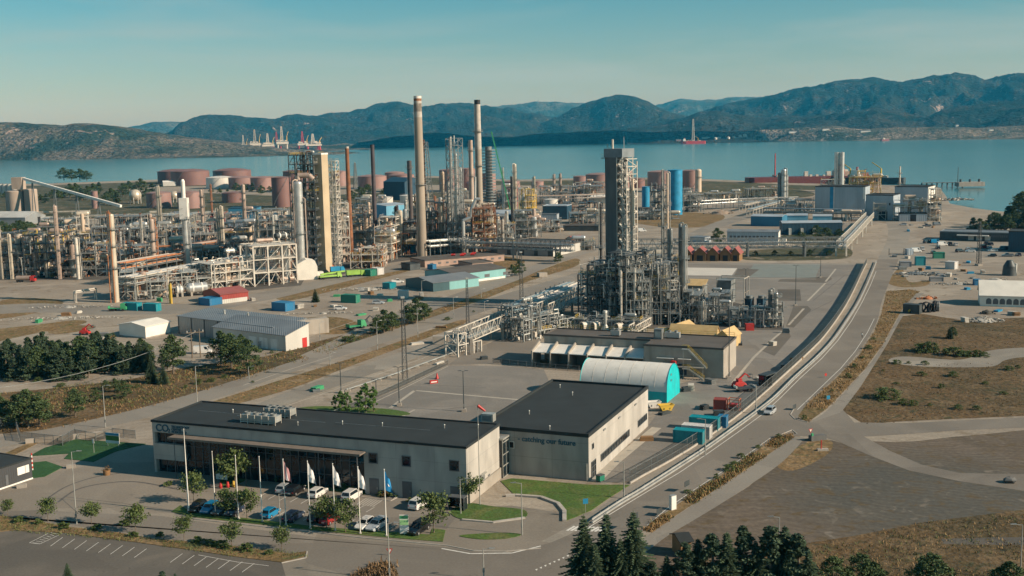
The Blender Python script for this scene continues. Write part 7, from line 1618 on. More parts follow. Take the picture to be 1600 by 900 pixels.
# buildings of the refinery
for lab,a_,b_,D_,yt,wm,rm,kd,ri in (('big dark blue hall behind the light blue one',(600,312),(633,313),26,284,m_dkblue,m_dkblue,'gable',4),('light blue hall with jagged pale roof edge',(604,341),(640,338),18,322,m_bluel,m_bgrey,'shed',1),('dark blue building behind the slim columns',(358,350),(402,349),20,326,m_blue,m_dkblue,'flat',1),('blue hall below the cream tank',(848,343),(886,343),18,322,m_dkblue,m_bgrey,'flat',1),('grey block with tanks on it before the blue hall',(842,347),(870,347),8,335,m_bgrey,m_groof,'flat',1),('low dark long building left of the tall tower',(878,361),(936,361),12,353,m_dsteel,m_felt2,'flat',1),('white gabled hall left of the tall tower',(922,318),(950,318),20,309,m_lshed,m_white_p,'gable',3),('grey hall with dark sloping roof behind the twin columns',(262,352),(284,352),22,338,m_dsteel,m_groof,'gable',3),('dark sloping roofed hall beside the pink brown column',(360,380),(404,378),26,356,m_dsteel,m_groof,'shed',3),('dark hall near the left sphere tank',(186,352),(216,352),22,342,m_dsteel,m_felt,'gable',2),('dull red hall behind the furnace blocks',(790,330),(802,330),16,296,m_red,m_redr,'flat',1),('blue roofed hall right of the second chimney',(770,352),(800,352),18,336,m_dkblue,m_bgrey,'gable',3),('low long white shed on the far shore side of the tanks',(255,291),(285,290),16,285,m_lshed,m_white_p,'gable',2),('dark bunker building below the blue silos',(985,340),(1020,340),12,326,m_condk,m_felt2,'flat',1)):
    building('plant_building',lab,a_,b_,D_,ytop=yt,wall=wm,roof=rm,kind=kd,rise=ri,over=.2)
# tanks
for cx,by,w,yt,m_,lab in ((276,287,45,268,m_pinkd,'red brown tank at the back left, behind its wider neighbour'),(298,290,48,268,m_pinkd,'wide red brown tank in front at the left of the far group'),(363,281,47,267,m_pinkd,'red brown tank behind the white one'),(344,295,35,278,m_wtank,'white tank in the far left group'),(378,296,34,278,m_pink,'pink tank right of the white one'),(411,297,32,278,m_pink,'pink tank, second right of the white one'),(249,325,33,302,m_pink,'large pink tank behind the cream column'),(297,326,33,301,m_pink,'large pink tank right of the small sphere'),(365,317,31,302,m_pinkd,'red brown tank low behind the slim columns'),(441,324,27,278,m_pinkd,'tall red brown tank left of the reactor block'),(463,300,34,268,m_pinkd,'red brown tank behind the reactor block'),(531,291,19,268,m_pink,'pink tank right of the beige tower'),(582,295,40,276,m_pink,'pink tank between the two steel stacks'),(617,292,27,270,m_pink,'pink tank right of the dark steel stack'),(628,300,36,274,m_pink,'pink tank beside the big dark blue hall'),(702,300,28,266,m_pink,'pink tank right of the tallest chimney'),(731,298,22,264,m_pink,'pink tank left of the second chimney'),(762,298,24,272,m_pink,'pink tank right of the second chimney'),(907,293,21,276,m_pink,'small pink tank, leftmost of the right group'),(936,299,40,273,m_pink,'wide pink tank left of the tall tower'),(972,296,30,268,m_pink,'pink tank hidden partly by the tall tower'),(997,294,21,280,m_pinkd,'small dark pink tank right of the tall tower'),(1031,300,38,269,m_pink,'wide pink tank left of the fat blue silo'),(1078,299,26,267,m_pink,'tall pink tank right of the fat blue silo'),(602,326,23,309,m_wtank,'cream tank beside the dark steel stack'),(638,322,24,306,m_wtank,'white banded tank left of the tallest chimney'),(861,333,21,312,m_wtank,'cream tank above the blue hall'),(840,295,18,284,m_pink,'low pink tank on the far skyline'),(800,300,24,284,m_pink,'pink tank beyond the ringed column'),(1009,330,12,292,m_bluep,'slim blue silo left of the fat one'),(1055,336,22.5,266,m_bluep,'fat mottled blue silo')):
    tank(lab,cx,by,w,yt,m_,dome=.12 if m_ is not m_bluep else .1,stairs=m_ is not m_bluep)
for x,y,d,lab in ((212,318,16,'silvery sphere tank, left one of two'),(273,316,13,'silvery sphere tank, right one of two')):
    r = MPP(x,y)*d/2; t = thing('sphere_tank',lab,'tank',G(x,y),0,'sphere tanks'); MB().ball((0,0,r*1.35),r,22,14).build('shell',m_ins,t)
    for k in range(8): a = k*.785; MB().cyl(r*.9*math.cos(a),r*.9*math.sin(a),0,r*1.3,.35,.35,8).build('leg',m_wsteel,t)
# silos, conveyor and the storage hall at the left
t = thing('silo_pair','twin grey concrete silos with head tower at the left','silo',G(30,334)); s_ = MPP(30,334)
for x0,w,yt in ((-3.5,22,299),(17,17,297)): q = MB(); hz_ = HT(G(30,334),yt); r = w*s_/2; q.lathe(x0*s_,0,[(r,0),(r,hz_),(r*.9,hz_+.8),(.02,hz_+1.2)],24); q.build('silo',m_silo,t)
hz_ = HT(G(30,334),298); hy = HT(G(30,334),277); MB().box(-4*s_,9.5*s_,-5,4,hz_+1.3,hy).build('head_tower',m_silo,t); q = MB(); q.beam((-13*s_,-3,0),(-13*s_,-3,hz_),1.4); q.build('ladder_shaft',m_gsteel,t)
A0 = G(40,334); A0.z = HT(A0,279); B0 = G(190,338); B0.z = HT(B0,322); t = thing('conveyor','long pale inclined conveyor running down from the silo head tower','conveyor',(A0.x,A0.y,0)); P0, P1 = Vector((0,0,A0.z)), Vector((B0.x-A0.x,B0.y-A0.y,B0.z)); q = MB(); q.beam(P0,P1,2.2,2.2); q.build('gallery',m_white_p,t)
for f in (.1,.33,.56,.78): c = P0.lerp(P1,f); q = MB(); q.beam((c.x-1.5,c.y,0),(c.x-.4,c.y,c.z-1.6),.7); q.beam((c.x+1.5,c.y,0),(c.x+.4,c.y,c.z-1.6),.7); q.build('trestle',m_gsteel,t)
rack('low pale pipe run across the scrub behind the silos',[(-40,338),(60,336),(140,334)],3,2.5,m_wsteel,[m_wsteel],npipe=3,levels=1,bay=14)
Dm = (G(78,347)-G(40,351)).length
t,L,h = building('storage_hall','grey storage hall with pale roof below the silos',(-60,351),(40,351),Dm,ytop=340,wall=m_gshed,roof=m_lshed,kind='gable',rise=4,cat='hall'); flush(t,'door',(L,Dm*.6),(L,Dm*.75),0,5,m_black)
building('low_annex','low pale annex right of the storage hall',(64,347),(88,346),12,ytop=341,wall=m_lshed,roof=m_lshed,kind='flat')
for k in range(4): tank(['white chimney like tank, leftmost at the left edge','white chimney like tank, second from the left edge','white chimney like tank, third from the left edge','white chimney like tank, rightmost of the left edge group'][k],1+k*7.4,304,6,288,m_wtank,group='white shore tanks')
tank('short pinkish silo standing in front of the conveyor',149,326,8.5,299,m_pink)
# ================================================================ RIGHT SIDE, FAR SHORE, VEGETATION
def hall(lab,a_,b_,D_,yt,wm=m_bgrey,rm=m_felt,kind='flat',rise=1):
    return building('industrial_hall',lab,a_,b_,D_,ytop=yt,wall=wm,roof=rm,kind=kind,rise=rise,cat='hall',par=.5)
t,L,h = hall('large grey hall with a blue corner strip, left of the grey halls',(1273,333),(1351,334),24,292); MB().box(L*.3,L*.37,-.12,-.01,0,h).build('blue_strip',m_bluep,t); MB().box(L*.37+.2,L*.37+.8,-.15,-.01,0,h).build('corner_post',m_white_p,t); MB().box(L-1.5,L+.1,-.15,-.01,h*.55,h).build('pale_corner',m_white_p,t)
t,L,h = hall('lower grey hall between the two large ones',(1352,343),(1395,344),20,305); flush(t,'window',(L*.85,0),(L*.9,0),h*.6,h*.7,m_black); flush(t,'window',(L*.72,0),(L*.77,0),h*.35,h*.42,m_black); flush(t,'gate',(L*.45,0),(L*.8,0),0,h*.35,m_black)
t,L,h = hall('right large grey hall with dark roof and lit end wall',(1397,334),(1449,335),26,292); MB().box(L+.005,L+.1,.2,25.8,0,h).build('lit_end_tone',m_white_p,t)  # white overlay paints sunlight onto the end of the grey hall
t,L,h = hall('low grey shed in front of the right large hall',(1450,344),(1470,344),12,320); t,L,h = hall('low pale hall row in front of the right grey hall',(1405,346),(1448,346),8,334); flush(t,'gate',(L*.4,0),(L*.62,0),0,h*.9,m_black)
t,L,h = building('office_block','long low dark office block at the right with flat roof',(1468,375),(1576,378),16,ytop=362,wall=m_dsteel,roof=m_groof,kind='flat',cat='building')
for k in range(3): flush(t,'white_panel',(L*(.42+.12*k),0),(L*(.5+.12*k),0),.4,h*.6,[m_lshed,m_white_p,m_lshed][k])
MB().box(L*.26,L*.72,-2.5,-.02,h*.62,h*.72).build('canopy',m_white_p,t)
for k in range(8): flush(t,'window',(L*(.75+.03*k),0),(L*(.77+.03*k),0),h*.5,h*.75,m_frame)
t,L,h = building('office_block','dark office block at the right edge beside the car park',(1575,393),(1680,396),18,ytop=362,wall=m_dkblue,roof=m_felt,kind='flat',cat='building')
t,L,h = building('marquee','long white marquee with arched windows at the right edge',(1531,478),(1660,482),14,ytop=461,wall=m_tarp,roof=m_tarp,kind='gable',rise=4.5,cat='marquee',over=.4)
for k in range(12):
    x = 2+k*L/12; q = MB(); q.extr([(x,.8),(x+1.8,.8),(x+1.8,2)]+[(x+.9+.9*math.cos(math.pi*i/6),2+.9*math.sin(math.pi*i/6)) for i in range(1,6)]+[(x,2)],(-.06,-.01),'y'); q.build('arched_window',m_frame,t)
for k in range(5): MB().box(L*k/5,L*k/5+.12,-.5,7,0,.1).build('guy_weight',m_conw,t)
def heap(label,base,L,D,h,mat,n,size,name='rubble_heap',cat='heap'):
    rn = random.Random(hash(label)%999 if False else len(label)); A = G(*base); q = MB()
    for _ in range(n):
        r = math.sqrt(rn.random()); a = rn.random()*6.283; x, y = r*math.cos(a)*L/2, r*math.sin(a)*D/2; z = h*(1-r)*rn.uniform(.3,1); s = size*rn.uniform(.5,1.5)
        P = [Vector((x,y,z))+Vector((rn.uniform(-1,1),rn.uniform(-1,1),rn.uniform(-.4,.8)))*s for _ in range(6)]
        q.add(P,[(0,1,2),(0,2,3),(0,3,4),(1,2,5),(2,3,5),(3,4,5),(4,0,5),(0,1,5)])
    q.lathe(0,0,[(min(L,D)/2,0),(min(L,D)/3,h*.45),(.1,h*.8)],14)
    return tag(q.build(name,mat,None,A),label,cat)
heap('heap of pale concrete rubble on the gravel left of the marquee',(1536,501),14,9,1.6,m_rock,330,.42); heap('dark soil heap behind the pale rubble',(1542,490),6,4,1.8,m_grav,40,.4)
heap('heap of scrap metal sheets in the yard above the brown islet',(1432,428),20,9,1.2,m_gsteel,160,.5,'scrap_heap'); heap('second scrap strip right of the scrap sheets',(1470,430),16,5,1,m_gsteel,70,.5,'scrap_heap'); heap('strip of dumped rubble along the path above the marquee',(1500,444),26,5,1.1,m_rock,110,.45); heap('heap of light branches beside the marquee roof',(1556,438),14,6,1.3,m_rock,90,.4); heap('spoil heap of pale earth behind the round tree',(1126,334),26,16,4,m_soil,60,.8,'spoil_heap')
heap('strip of dumped stones on the gravel at left',(95,498),50,6,.8,m_rock,140,.4); heap('second strip of dumped stones nearer the gravel heaps',(110,480),36,5,.7,m_rock,90,.4); heap('dumped material along the track below the teal shed',(575,452),40,9,.9,m_rock,150,.4); heap('row of dumped stones along the shed road',(505,490),36,3,.7,m_rock,80,.4)
heap('orange plastic pipe coils dumped on the gravel',(1450,467),9,4,1.4,m_orange,60,.5,'coil_heap')
for k,(x,y,r,m) in enumerate(((1440,487,1.5,m_black),(1448,488,1.8,m_black),(1455,488,1.6,m_black),(1462,487,1.9,m_black),(1467,486,1.7,m_gsteel))):
    t = thing('pipe_coil','black pipe coil, '+ORD[k]+' from the left of the row','coil',G(x,y),.3*k,'pipe coils'); q = MB(); 
    for j in range(3): q.tube([(r*math.cos(a*.5236),j*.35,r+r*math.sin(a*.5236)) for a in range(13)],.2,6)
    q.build('coil',m,t); q = MB(); q.box(-.5,.5,0,.9,0,.12); q.build('pallet',m_wood,t)
lift('yellow wheel loader beside the dark container',(1425,489),m_yelp,.2,False)
t = thing('hopper','dark cylindrical hopper by the round shade at the right','hopper',G(1577,430)); q = MB(); q.cone((0,0,0),(0,0,4),3,2.6,16); q.cone((0,0,4),(0,0,6.5),2.6,1.2,16); q.build('shell',m_dsteel,t); q = MB(); q.cyl(2.8,0,0,5,.4,.4,8); q.build('pipe',m_white_p,t)
A = G(1529,415); q = MB(); lattice(q,1.6,.8,HT(A,346),12,.16); t = thing('lattice_mast','slender lattice mast in the far car park','mast',A,.3); q.build('lattice',m_dsteel,t); MB().cbox(0,0,0,2.4,2.4,.8).build('footing',m_conw,t)
t = thing('road_gate','dark barrier gate with booths across the upper road','gate',G(1389,399)); q = MB()
for x in (0,7.5): q.beam((x,0,0),(x,0,3.5),.25)
q.beam((0,0,.9),(8,0,.9),.18); q.beam((0,0,.4),(8,0,.4),.14); q.build('barrier',m_dsteel,t); MB().box(9,12,-1,3,0,3).build('booth',m_bgrey,t)
stones = [(1577,754,'dark boulder at the roadside near the right edge')]
for x,y,lab in stones:
    q = MB(); rn = random.Random(x); q.ball((0,0,.4),.9,7,5,.75); q.v = [(a*1.3+rn.uniform(-.25,.25),b_+rn.uniform(-.25,.25),c+rn.uniform(-.1,.1)) for a,b_,c in q.v]; q.sm = [False]*len(q.sm); o = q.build('boulder',m_rock if x != 1577 else m_condk,None,G(x,y)); tag(o,lab,'boulder')
t = thing('field_marker','dark table like slab in the grass by the junction','slab',G(1268,690),.3); MB().box(0,3.6,0,1.2,0,1.1).build('block',m_condk,t); MB().box(.2,.6,.2,.6,1.1,1.6).build('post',m_greenp,t)
building('brown_shed','small brown shed with dark roof among the trees at the bottom',(1064,872),(1080,870),3.4,h=2.6,wall=m_wood,roof=m_felt,kind='gable',rise=.6,cat='shed')
# cars of the far car park
far = [(1449,380,'suv','black'),(1461,380,'van','blue'),(1472,384,'van','white'),(1465,389,'estate','black'),(1458,396,'estate','black'),(1431,394,'van','white'),(1441,391,'suv','white'),(1484,383,'suv','black'),(1493,384,'estate','white'),(1500,394,'suv','black'),(1512,391,'estate','silver'),(1516,394,'estate','white'),(1538,388,'suv','red'),(1541,382,'estate','black'),(1548,383,'estate','black'),(1546,389,'estate','silver'),(1551,393,'estate','white'),(1550,401,'hatch','black'),(1568,391,'van','navy'),(1591,400,'estate','navy'),(1574,401,'pickup','grey'),(1411,352,'estate','silver'),(1448,354,'pickup','grey'),(1464,352,'van','grey')]
RC = {}
def rowname(x,y): return 'by the low dark office block' if y < 386 and x > 1440 and x < 1560 else ('in the yard before the grey halls' if y < 360 else ('at the left end of the far car park' if x < 1470 else ('in the middle of the far car park' if x < 1525 else 'at the right end of the far car park')))
for k,(x,y,kd,co) in enumerate(sorted(far)):
    kn = dict(suv='off-roader',van='van',estate='estate car',hatch='hatchback',pickup='pickup')[kd]
    row = rowname(x,y); RC[row] = RC.get(row,-1)+1
    car(co+' '+kn+' '+row+', '+ORD[RC[row]]+' from the left', kd, co, (x,y), rnd.choice((.1,.3,2.9,1.4)), 'cars in the far car park')
m_redk = M('dark_red_hull',(.13,.03,.03),.5)
# small stacks of material that nothing tells apart
def stackbox(mt, k):
    q = MB(); rn = random.Random(k); w, d = rn.uniform(2,4.5), rn.uniform(1,2)
    for z in range(rn.randint(2,5)): q.box(rn.uniform(0,.3),w-rn.uniform(0,.4),rn.uniform(0,.2),d,z*.32,z*.32+.26)
    return q.build('material_stack', mt)
for lab, grp, ms, spots in (('small stack of building material in the yards right of the road','material stacks right of the road',[m_gsteel,m_wsteel,m_rock,m_wood,m_bluep],[(1404,422),(1412,428),(1420,433),(1445,423),(1455,421),(1466,426),(1480,431),(1490,436),(1500,424),(1512,428),(1520,436),(1540,428),(1558,443),(1568,446),(1512,452),(1522,497),(1500,502),(1573,492),(1585,494),(1560,488),(1402,402),(1423,404),(1483,410),(1497,414),(1510,410),(1420,352),(1434,356),(1446,350),(1458,356),(1422,362)]),
    ('small stack of material on the open ground left of the roads','material stacks left of the roads',[m_gsteel,m_rock,m_wood,m_wsteel,m_greenp],[(150,528),(160,530),(172,529),(250,478),(255,471),(420,500),(470,480),(490,478),(515,480),(520,464),(560,452),(575,456),(585,460),(600,462),(612,470),(640,470),(655,462),(648,468),(582,486),(560,494),(430,500),(400,470),(700,512),(660,536),(498,606),(488,610),(340,556),(95,494),(120,490),(60,505)]),
    ('small crate or pallet stack inside the test centre yard','stacks in the test centre yard',[m_gsteel,m_wood,m_dsteel,m_wsteel],[(1090,560),(1140,545),(1160,540),(1215,540),(1235,520),(1250,560),(1225,574),(1180,592),(990,650),(1000,690),(1035,650),(1085,612),(1120,600),(860,566),(760,560),(690,566)])):
    for k,(x,y) in enumerate(spots): o = stackbox(ms[k % len(ms)], k); o.location = G(x,y); o.rotation_euler = (0,0,k*.7); tag(o,lab,'stack',grp)
# jetty and ships
def onwater(x, d, z=-3.0):
    r = ray(x, 300); k = d/math.hypot(r.x, r.y); return Vector((r.x*k, r.y*k, z))
def W_(x, y): return G(x, y, -3.0)
t = thing('jetty','long low jetty with a mooring island off the right shore','jetty',W_(1440,293)); A = W_(1440,293)
q = MB(); B_ = W_(1504,292)-A; q.beam((0,0,5),(B_.x,B_.y,5),3,.8); q.build('walkway',m_gsteel,t); C_ = W_(1515,293)-A; MB().box(C_.x-14,C_.x+14,C_.y-6,C_.y+6,1.5,6).build('island',m_conw,t)
for k in range(9): c = Vector((B_.x,B_.y,0))*(k/8); MB().cyl(c.x,c.y,-2,5,.8,.8,8).build('pile',m_condk,t)
for dx in (-10,0,10): MB().cyl(C_.x+dx,C_.y,6,9,1.2,1.2,10).build('bollard',m_dsteel,t)
MB().cyl(C_.x-13,C_.y,6,22,.4,.3,8).build('light_post',m_dsteel,t)
heap('rock breakwater in the water right of the grey halls',(1492,313),34,9,2.5,m_rock,150,1.2,'breakwater','breakwater')
def ship(label,loc,L,rot,hull,deckh=.09,superpos=.12,derrick=0,cranes=0,masts=0,name='ship',mastm=None,sup=None,sk=1.0,fun=None):
    t = thing(name,label,'ship',loc,rot); sup = sup or m_white_p; B = L*.17; H_ = L*deckh; q = MB()
    q.hull([[(x*L,-B/2*w,0),(x*L,B/2*w,0),(x*L,B/2*w*1.0,H_*z),(x*L,-B/2*w,H_*z)] for x,w,z in ((-.5,.75,1),(-.46,.95,1),(.3,1,1),(.43,.6,1.15),(.5,.08,1.35))]); q.build('hull',hull,t)
    q = MB(); x0 = (superpos-.5)*L
    for k in range(4): q.box(x0-L*.05+k*L*.006,x0+L*.07-k*L*.006,-B*.45+k,B*.45-k,H_+.01+k*L*.025*sk,H_+(k+1)*L*.025*sk)
    q.build('superstructure',sup,t); MB().box(x0-L*.02,x0+L*.0,-B*.1,B*.1,H_+L*.1*sk+.01,H_+L*(.1*sk+.04)).build('funnel',fun or m_redp,t)
    q = MB(); rn = random.Random(len(label))
    for k in range(14): x = rn.uniform(-.3,.38)*L; s = L*rn.uniform(.015,.04); q.cbox(x,rn.uniform(-B*.3,B*.3),H_+.01,s,s,s*rn.uniform(.6,1.6))
    q.build('deck_gear',m_wsteel,t,kind='stuff')
    if derrick: q = MB(); lattice(q,L*.1,L*.035,derrick,9,L*.009,0,0,H_); q.build('derrick',mastm or m_wsteel,t)
    for k in range(cranes): x = L*(-.2+.4*k); q = MB(); q.cyl(x,0,H_,H_+L*.12,L*.012,L*.01,8); q.beam((x,0,H_+L*.12),(x+L*.12,0,H_+L*.2),L*.01); q.build('deck_crane',m_yelp,t)
    for k in range(masts): x = L*(.28-.55*k); q = MB(); q.cyl(x,0,H_,H_+L*.19,L*.006,L*.004,8); q.build('mast',mastm or m_redp,t)
    return t
def rig(label,x,d,wpx,hpx,m,zoff=0,derm=None):
    loc = onwater(x,d); k = d/1750; L, H_ = wpx*k, hpx*k; t = thing('drilling_rig',label,'drilling rig',loc,.3,'drilling rigs beyond the spit'); q = MB()
    for y in (-.4,.4): q.box(-L*.5,L*.5,L*(y-.1),L*(y+.1),-1,H_*.08)
    q.build('pontoon',m,t)
    for sx in (-.38,.38):
        for y in (-.4,.4): MB().cyl(L*sx,L*y,H_*.08,H_*.3,L*.07,L*.07,10).build('leg',m,t)
    MB().box(-L*.5,L*.5,-L*.5,L*.5,H_*.3,H_*.4).build('deck',m_wsteel,t); q = MB(); rn = random.Random(int(x))
    for _ in range(10): s = L*rn.uniform(.08,.2); q.cbox(L*rn.uniform(-.4,.4),L*rn.uniform(-.4,.4),H_*.42+.01,s,s,s*rn.uniform(.4,1))
    q.build('deck_module',m_wsteel,t,kind='stuff'); q = MB(); lattice(q,L*.24,L*.08,H_*.58,7,L*.028,0,0,H_*.42); q.build('derrick',derm or m_wsteel,t)
    q = MB(); q.cyl(L*.4,-L*.3,H_*.42,H_*.6,L*.03,L*.03,8); q.beam((L*.4,-L*.3,H_*.6),(L*.55,-L*.3,H_*.8),L*.03); q.build('crane',m_yelp,t); return t
for x,wp_,hp_,m,dm,lab in ((384,12,26,m_wsteel,m_wsteel,'pale rig with short derrick, leftmost of the far rigs'),(402,16,34,m_wsteel,m_ins,'pale rig with yellowish derrick, second from the left'),(422,18,28,m_redp,m_wsteel,'red hulled rig with two white legs, third from the left'),(436,14,30,m_redp,m_redp,'red and white rig, fourth from the left'),(444,18,38,m_wsteel,m_wsteel,'rig with the tallest derrick of the far group'),(476,16,30,m_redp,m_redp,'rig with a red derrick near the right end'),(492,24,26,m_redp,m_wsteel,'wide red hulled rig at the right end of the group')): rig(lab,x,5650,wp_,hp_,m,derm=dm)
A = G(1083,224.6,-3); ship('red hulled drilling ship with tall derrick moored off the far shore',A,118,math.pi,m_redp,.11,.85,105,1)
A = G(1383,220.2,-3); ship('small red and dark coaster near the far right shore',A,58,.6,m_redk,.14,.3)
A = G(1262,287,-3); ship('dark red tanker behind the process unit on the right',A,150,.06,m_redk,.06,.78,0,0,2,sk=.35,sup=m_insp); A = G(1352,287,-3); ship('white and orange ship with busy deck behind the grey halls',A,90,2.6,m_dsteel,.08,.62,0,2,1)
# far shore buildings
fs = [(1048,218,10,'low white warehouse left of the drilling ship'),(1103,216,12,'long white warehouse right of the drilling ship'),(1122,216,8,'white shed by the far tanks'),(1290,203,10,'white house cluster hall on the far slope'),(1548,204,6,'white house on the far right shore'),(1495,197,4,'lone white house higher on the far slope'),(1352,206,14,'low pale works hall on the far right shore'),(1060,220,8,'low reddish quay building beside the drilling ship'),(1152,216,10,'pale quay shed at the far bay'),(1240,207,14,'pale quarry shed on the far shore')]
def farpt(x, y):                           # first hillside or water point seen at a photo pixel
    dg = bpy.context.evaluated_depsgraph_get(); hit = None; o = Vector((0,0,CAMH)); d = ray(x,y).normalized()
    for ob in HILLS:
        r = ob.ray_cast(o, d)
        if r[0] and (hit is None or (r[1]-o).length < (hit-o).length): hit = r[1]
    return hit if hit is not None else G(x,max(y,219),-3)
HILLS = [o for o in COL.objects if o.name.startswith('hills')]
bpy.context.view_layer.update()
for k,(x,y,w,lab) in enumerate(fs):
    A = farpt(x,y); kx = A.length/1750; t = thing('far_building',lab,'building',A-Vector((0,0,1))); L = w*kx; MB().box(-L/2,L/2,-8,8,-3,3*kx*.55).build('wall',m_white_p if k != 7 else m_pink,t); q = MB(); q.extr([(-8.5,3*kx*.55),(8.5,3*kx*.55),(0,3*kx*.8)],(-L/2,L/2),'x'); q.build('roof',m_groof,t)
for k,(x,y,w) in enumerate(((1118,218,5),(1138,217,5),(1147,216,5),(1157,214,6),(1164,213,6))):
    A = farpt(x,y); kx = A.length/1750; t = thing('far_tank','pale round tank on the far shore, '+ORD[k]+' from the left','tank',A-Vector((0,0,2)),0,'tanks on the far shore'); q = MB(); r = w*kx/2; q.lathe(0,0,[(r,0),(r,r*1.3)],18); q.build('shell',m_wtank,t); q = MB(); q.lathe(0,0,[(r,r*1.3),(.01,r*1.6)],18); q.build('roof',m_white_p,t)
A = farpt(841,161); t = thing('summit_mast','tiny mast on the far middle summit','mast',A-Vector((0,0,4))); MB().cyl(0,0,0,60,3,1.2,8).build('pole',m_gsteel,t); MB().cbox(0,0,0,18,14,10).build('hut',m_gsteel,t)
# ---------------------------------------------------------------- trees
rt2 = random.Random(11)
def protos(name, kind, n, h, mat, cat='tree'): return [tree(name,'prototype %s %d of a kind here' % (name,i),kind,h,mat,rt2,cat=cat) for i in range(n)]
PS = protos('spruce_tree','spruce',3,10,m_lf_s); PB = protos('pine_tree','bushy',3,10,m_lf_d); PL = protos('broadleaf_tree','broad',3,10,m_lf_b); PP = protos('poplar_tree','poplar',2,6,m_lf_g); PC = protos('shrub','clump',3,3,m_lf_y,'shrub')
H0 = {'spruce_tree':10,'pine_tree':10,'broadleaf_tree':10,'poplar_tree':6,'shrub':3}
USED = set()
def plant(ps, k, base, ytop, label, group=None, h=None, wide=1.0):
    p = ps[k % len(ps)]; A = G(*base); h = h or HT(A,ytop); nm = p.name.split('.')[0]; s = h/H0[nm]; sc = (s*wide,s*wide,s)
    if p.name not in USED:
        USED.add(p.name); LABELS.pop(p['label'],None); p.location = A; p.rotation_euler = (0,0,k*1.3); p.scale = sc; tag(p,label,p['category'],group); return p
    return dup(p,A,k*2.1+.4,label,group,sc)
for k,(x,yb,yt,lab) in enumerate(((913,930,806,'big spruce at the bottom, leftmost with its tip left of the zebra crossing'),(948,928,803,'big spruce at the bottom, middle one with the pointed tip'),(990,930,800,'big spruce at the bottom, right one beside the bike path'),(970,935,842,'low spruce filling between the middle and right tips'),(930,938,850,'low spruce filling between the left and middle tips'),(107,915,880,'small spruce tip at the bottom left edge'))): plant(PS,k,(x,yb),yt,lab,'spruces at the bottom',wide=1.15)
for k,(x,yb,yt) in enumerate(sorted(((1090,925,842),(1112,928,836),(1135,930,832),(1160,925,827),(1180,930,845),(1205,930,824),(1225,925,822),(1245,930,836),(1262,935,860),(1070,930,850),(1042,930,868),(1020,935,880),(1300,930,872),(1345,920,866),(1365,925,880),(1455,930,866),(1440,935,880),(1560,935,888),(1575,940,880),(255,925,893),(275,925,896)))):
    big = x < 1280
    plant((PS if k % 2 else PB) if big else PL,k,(x,yb),yt,('dark bushy tree, ' if 900 < x < 1280 else 'smaller bush like tree, ')+ORD[k]+' from the left along the bottom edge','trees along the bottom edge',wide=1.35)
n = 0
for row,(y0,hh) in enumerate(((578,48),(586,50),(592,46))):
    x = -14+row*6; rc = 0
    while x < (232 if row < 2 else 150):
        yb = y0+rt2.uniform(-4,4)-(x*.02); yt = yb-hh*rt2.uniform(.75,1.2)*(1 if x < 190 else .85)
        plant(PB if rt2.random() < .6 else (PS if rt2.random() < .4 else PL),n,(x,yb),yt,'dark tree, '+ORD[rc]+' from the left in the '+('back','middle','front')[row]+' row of the left wood','trees of the left wood',wide=rt2.uniform(1.0,1.35)); n += 1; rc += 1; x += rt2.uniform(9,15)
for k,(ps,x,yb,yt,lab,w) in enumerate(((PL,271,584,524,'tall grey green tree alone beside the white van',1.1),(PL,262,578,540,'smaller tree left of the tall grey green one',1.1),(PL,346,572,519,'round green tree in front of the pale shed, left one',1.3),(PL,362,576,522,'round green tree in front of the pale shed, middle one',1.2),(PL,388,584,532,'broad green tree at the corner of the pale shed',1.3),(PL,378,566,524,'green tree at the right behind the broad corner tree',1.1),(PS,237,598,556,'blue green spruce at the edge of the left wood',1.1),(PS,256,600,570,'small spruce right of the blue green one',1.1),(PL,222,575,530,'leafy tree at the right end of the left wood',1.2),(PL,44,668,610,'large dark bush tree by the gate fence, right half',1.5),(PL,26,664,618,'large dark bush tree by the gate fence, left half',1.5),(PL,62,666,622,'smaller bush tree at the right of the gate bushes',1.4),(PL,118,652,608,'lone young tree on the dry grass with visible trunk',1.2),(PL,193,622,596,'round bush on the dry grass below the left wood',1.6),(PL,180,612,592,'bush behind the round one on the dry grass',1.5),(PL,165,608,594,'low bush left of the round one on the dry grass',1.5),(PL,150,628,606,'small bush beside the service road lamp',1.3),(PL,2,660,620,'dark bush tree cut by the left edge',1.4),(PS,493,472,451,'small lone dark tree by the blue container',1.3),(PL,600,520,485,'dark bushy tree, left one of three by the green lorry',1.5),(PL,613,517,488,'dark bushy tree, second of three by the green lorry',1.3),(PL,588,522,496,'dark bushy tree, lower one by the green lorry',1.3),(PL,650,505,467,'dark bushy tree, tallest right of the green lorry',1.5),(PL,636,507,478,'dark bushy tree left of the tallest one',1.3),(PL,664,501,474,'dark bushy tree right of the tallest one',1.3),(PL,811,430,408,'light green tree over the parked grey car',1.4),(PL,800,432,414,'low tree left of the light green one',1.3),(PL,872,412,394,'light green tree by the pipe bridge legs',1.3),(PL,1120,382,357,'round dark tree left of the long pale office block',1.4),(PL,1488,528,511,'lone small dark conifer like bush on the right heath',1.2),(PS,1484,529,510,'lone small conifer on the right heath',1.3))): plant(ps,k,(x,yb),yt,lab,wide=w)
for k,(x,yb,yt) in enumerate(((524,648,618),(534,648,611),(543,648,613),(561,646,613),(572,645,600),(584,644,605))): plant(PP,k,(x,yb),yt,'bright green poplar, '+ORD[k]+' from the left at the grey yard','poplars at the grey yard',wide=.95)
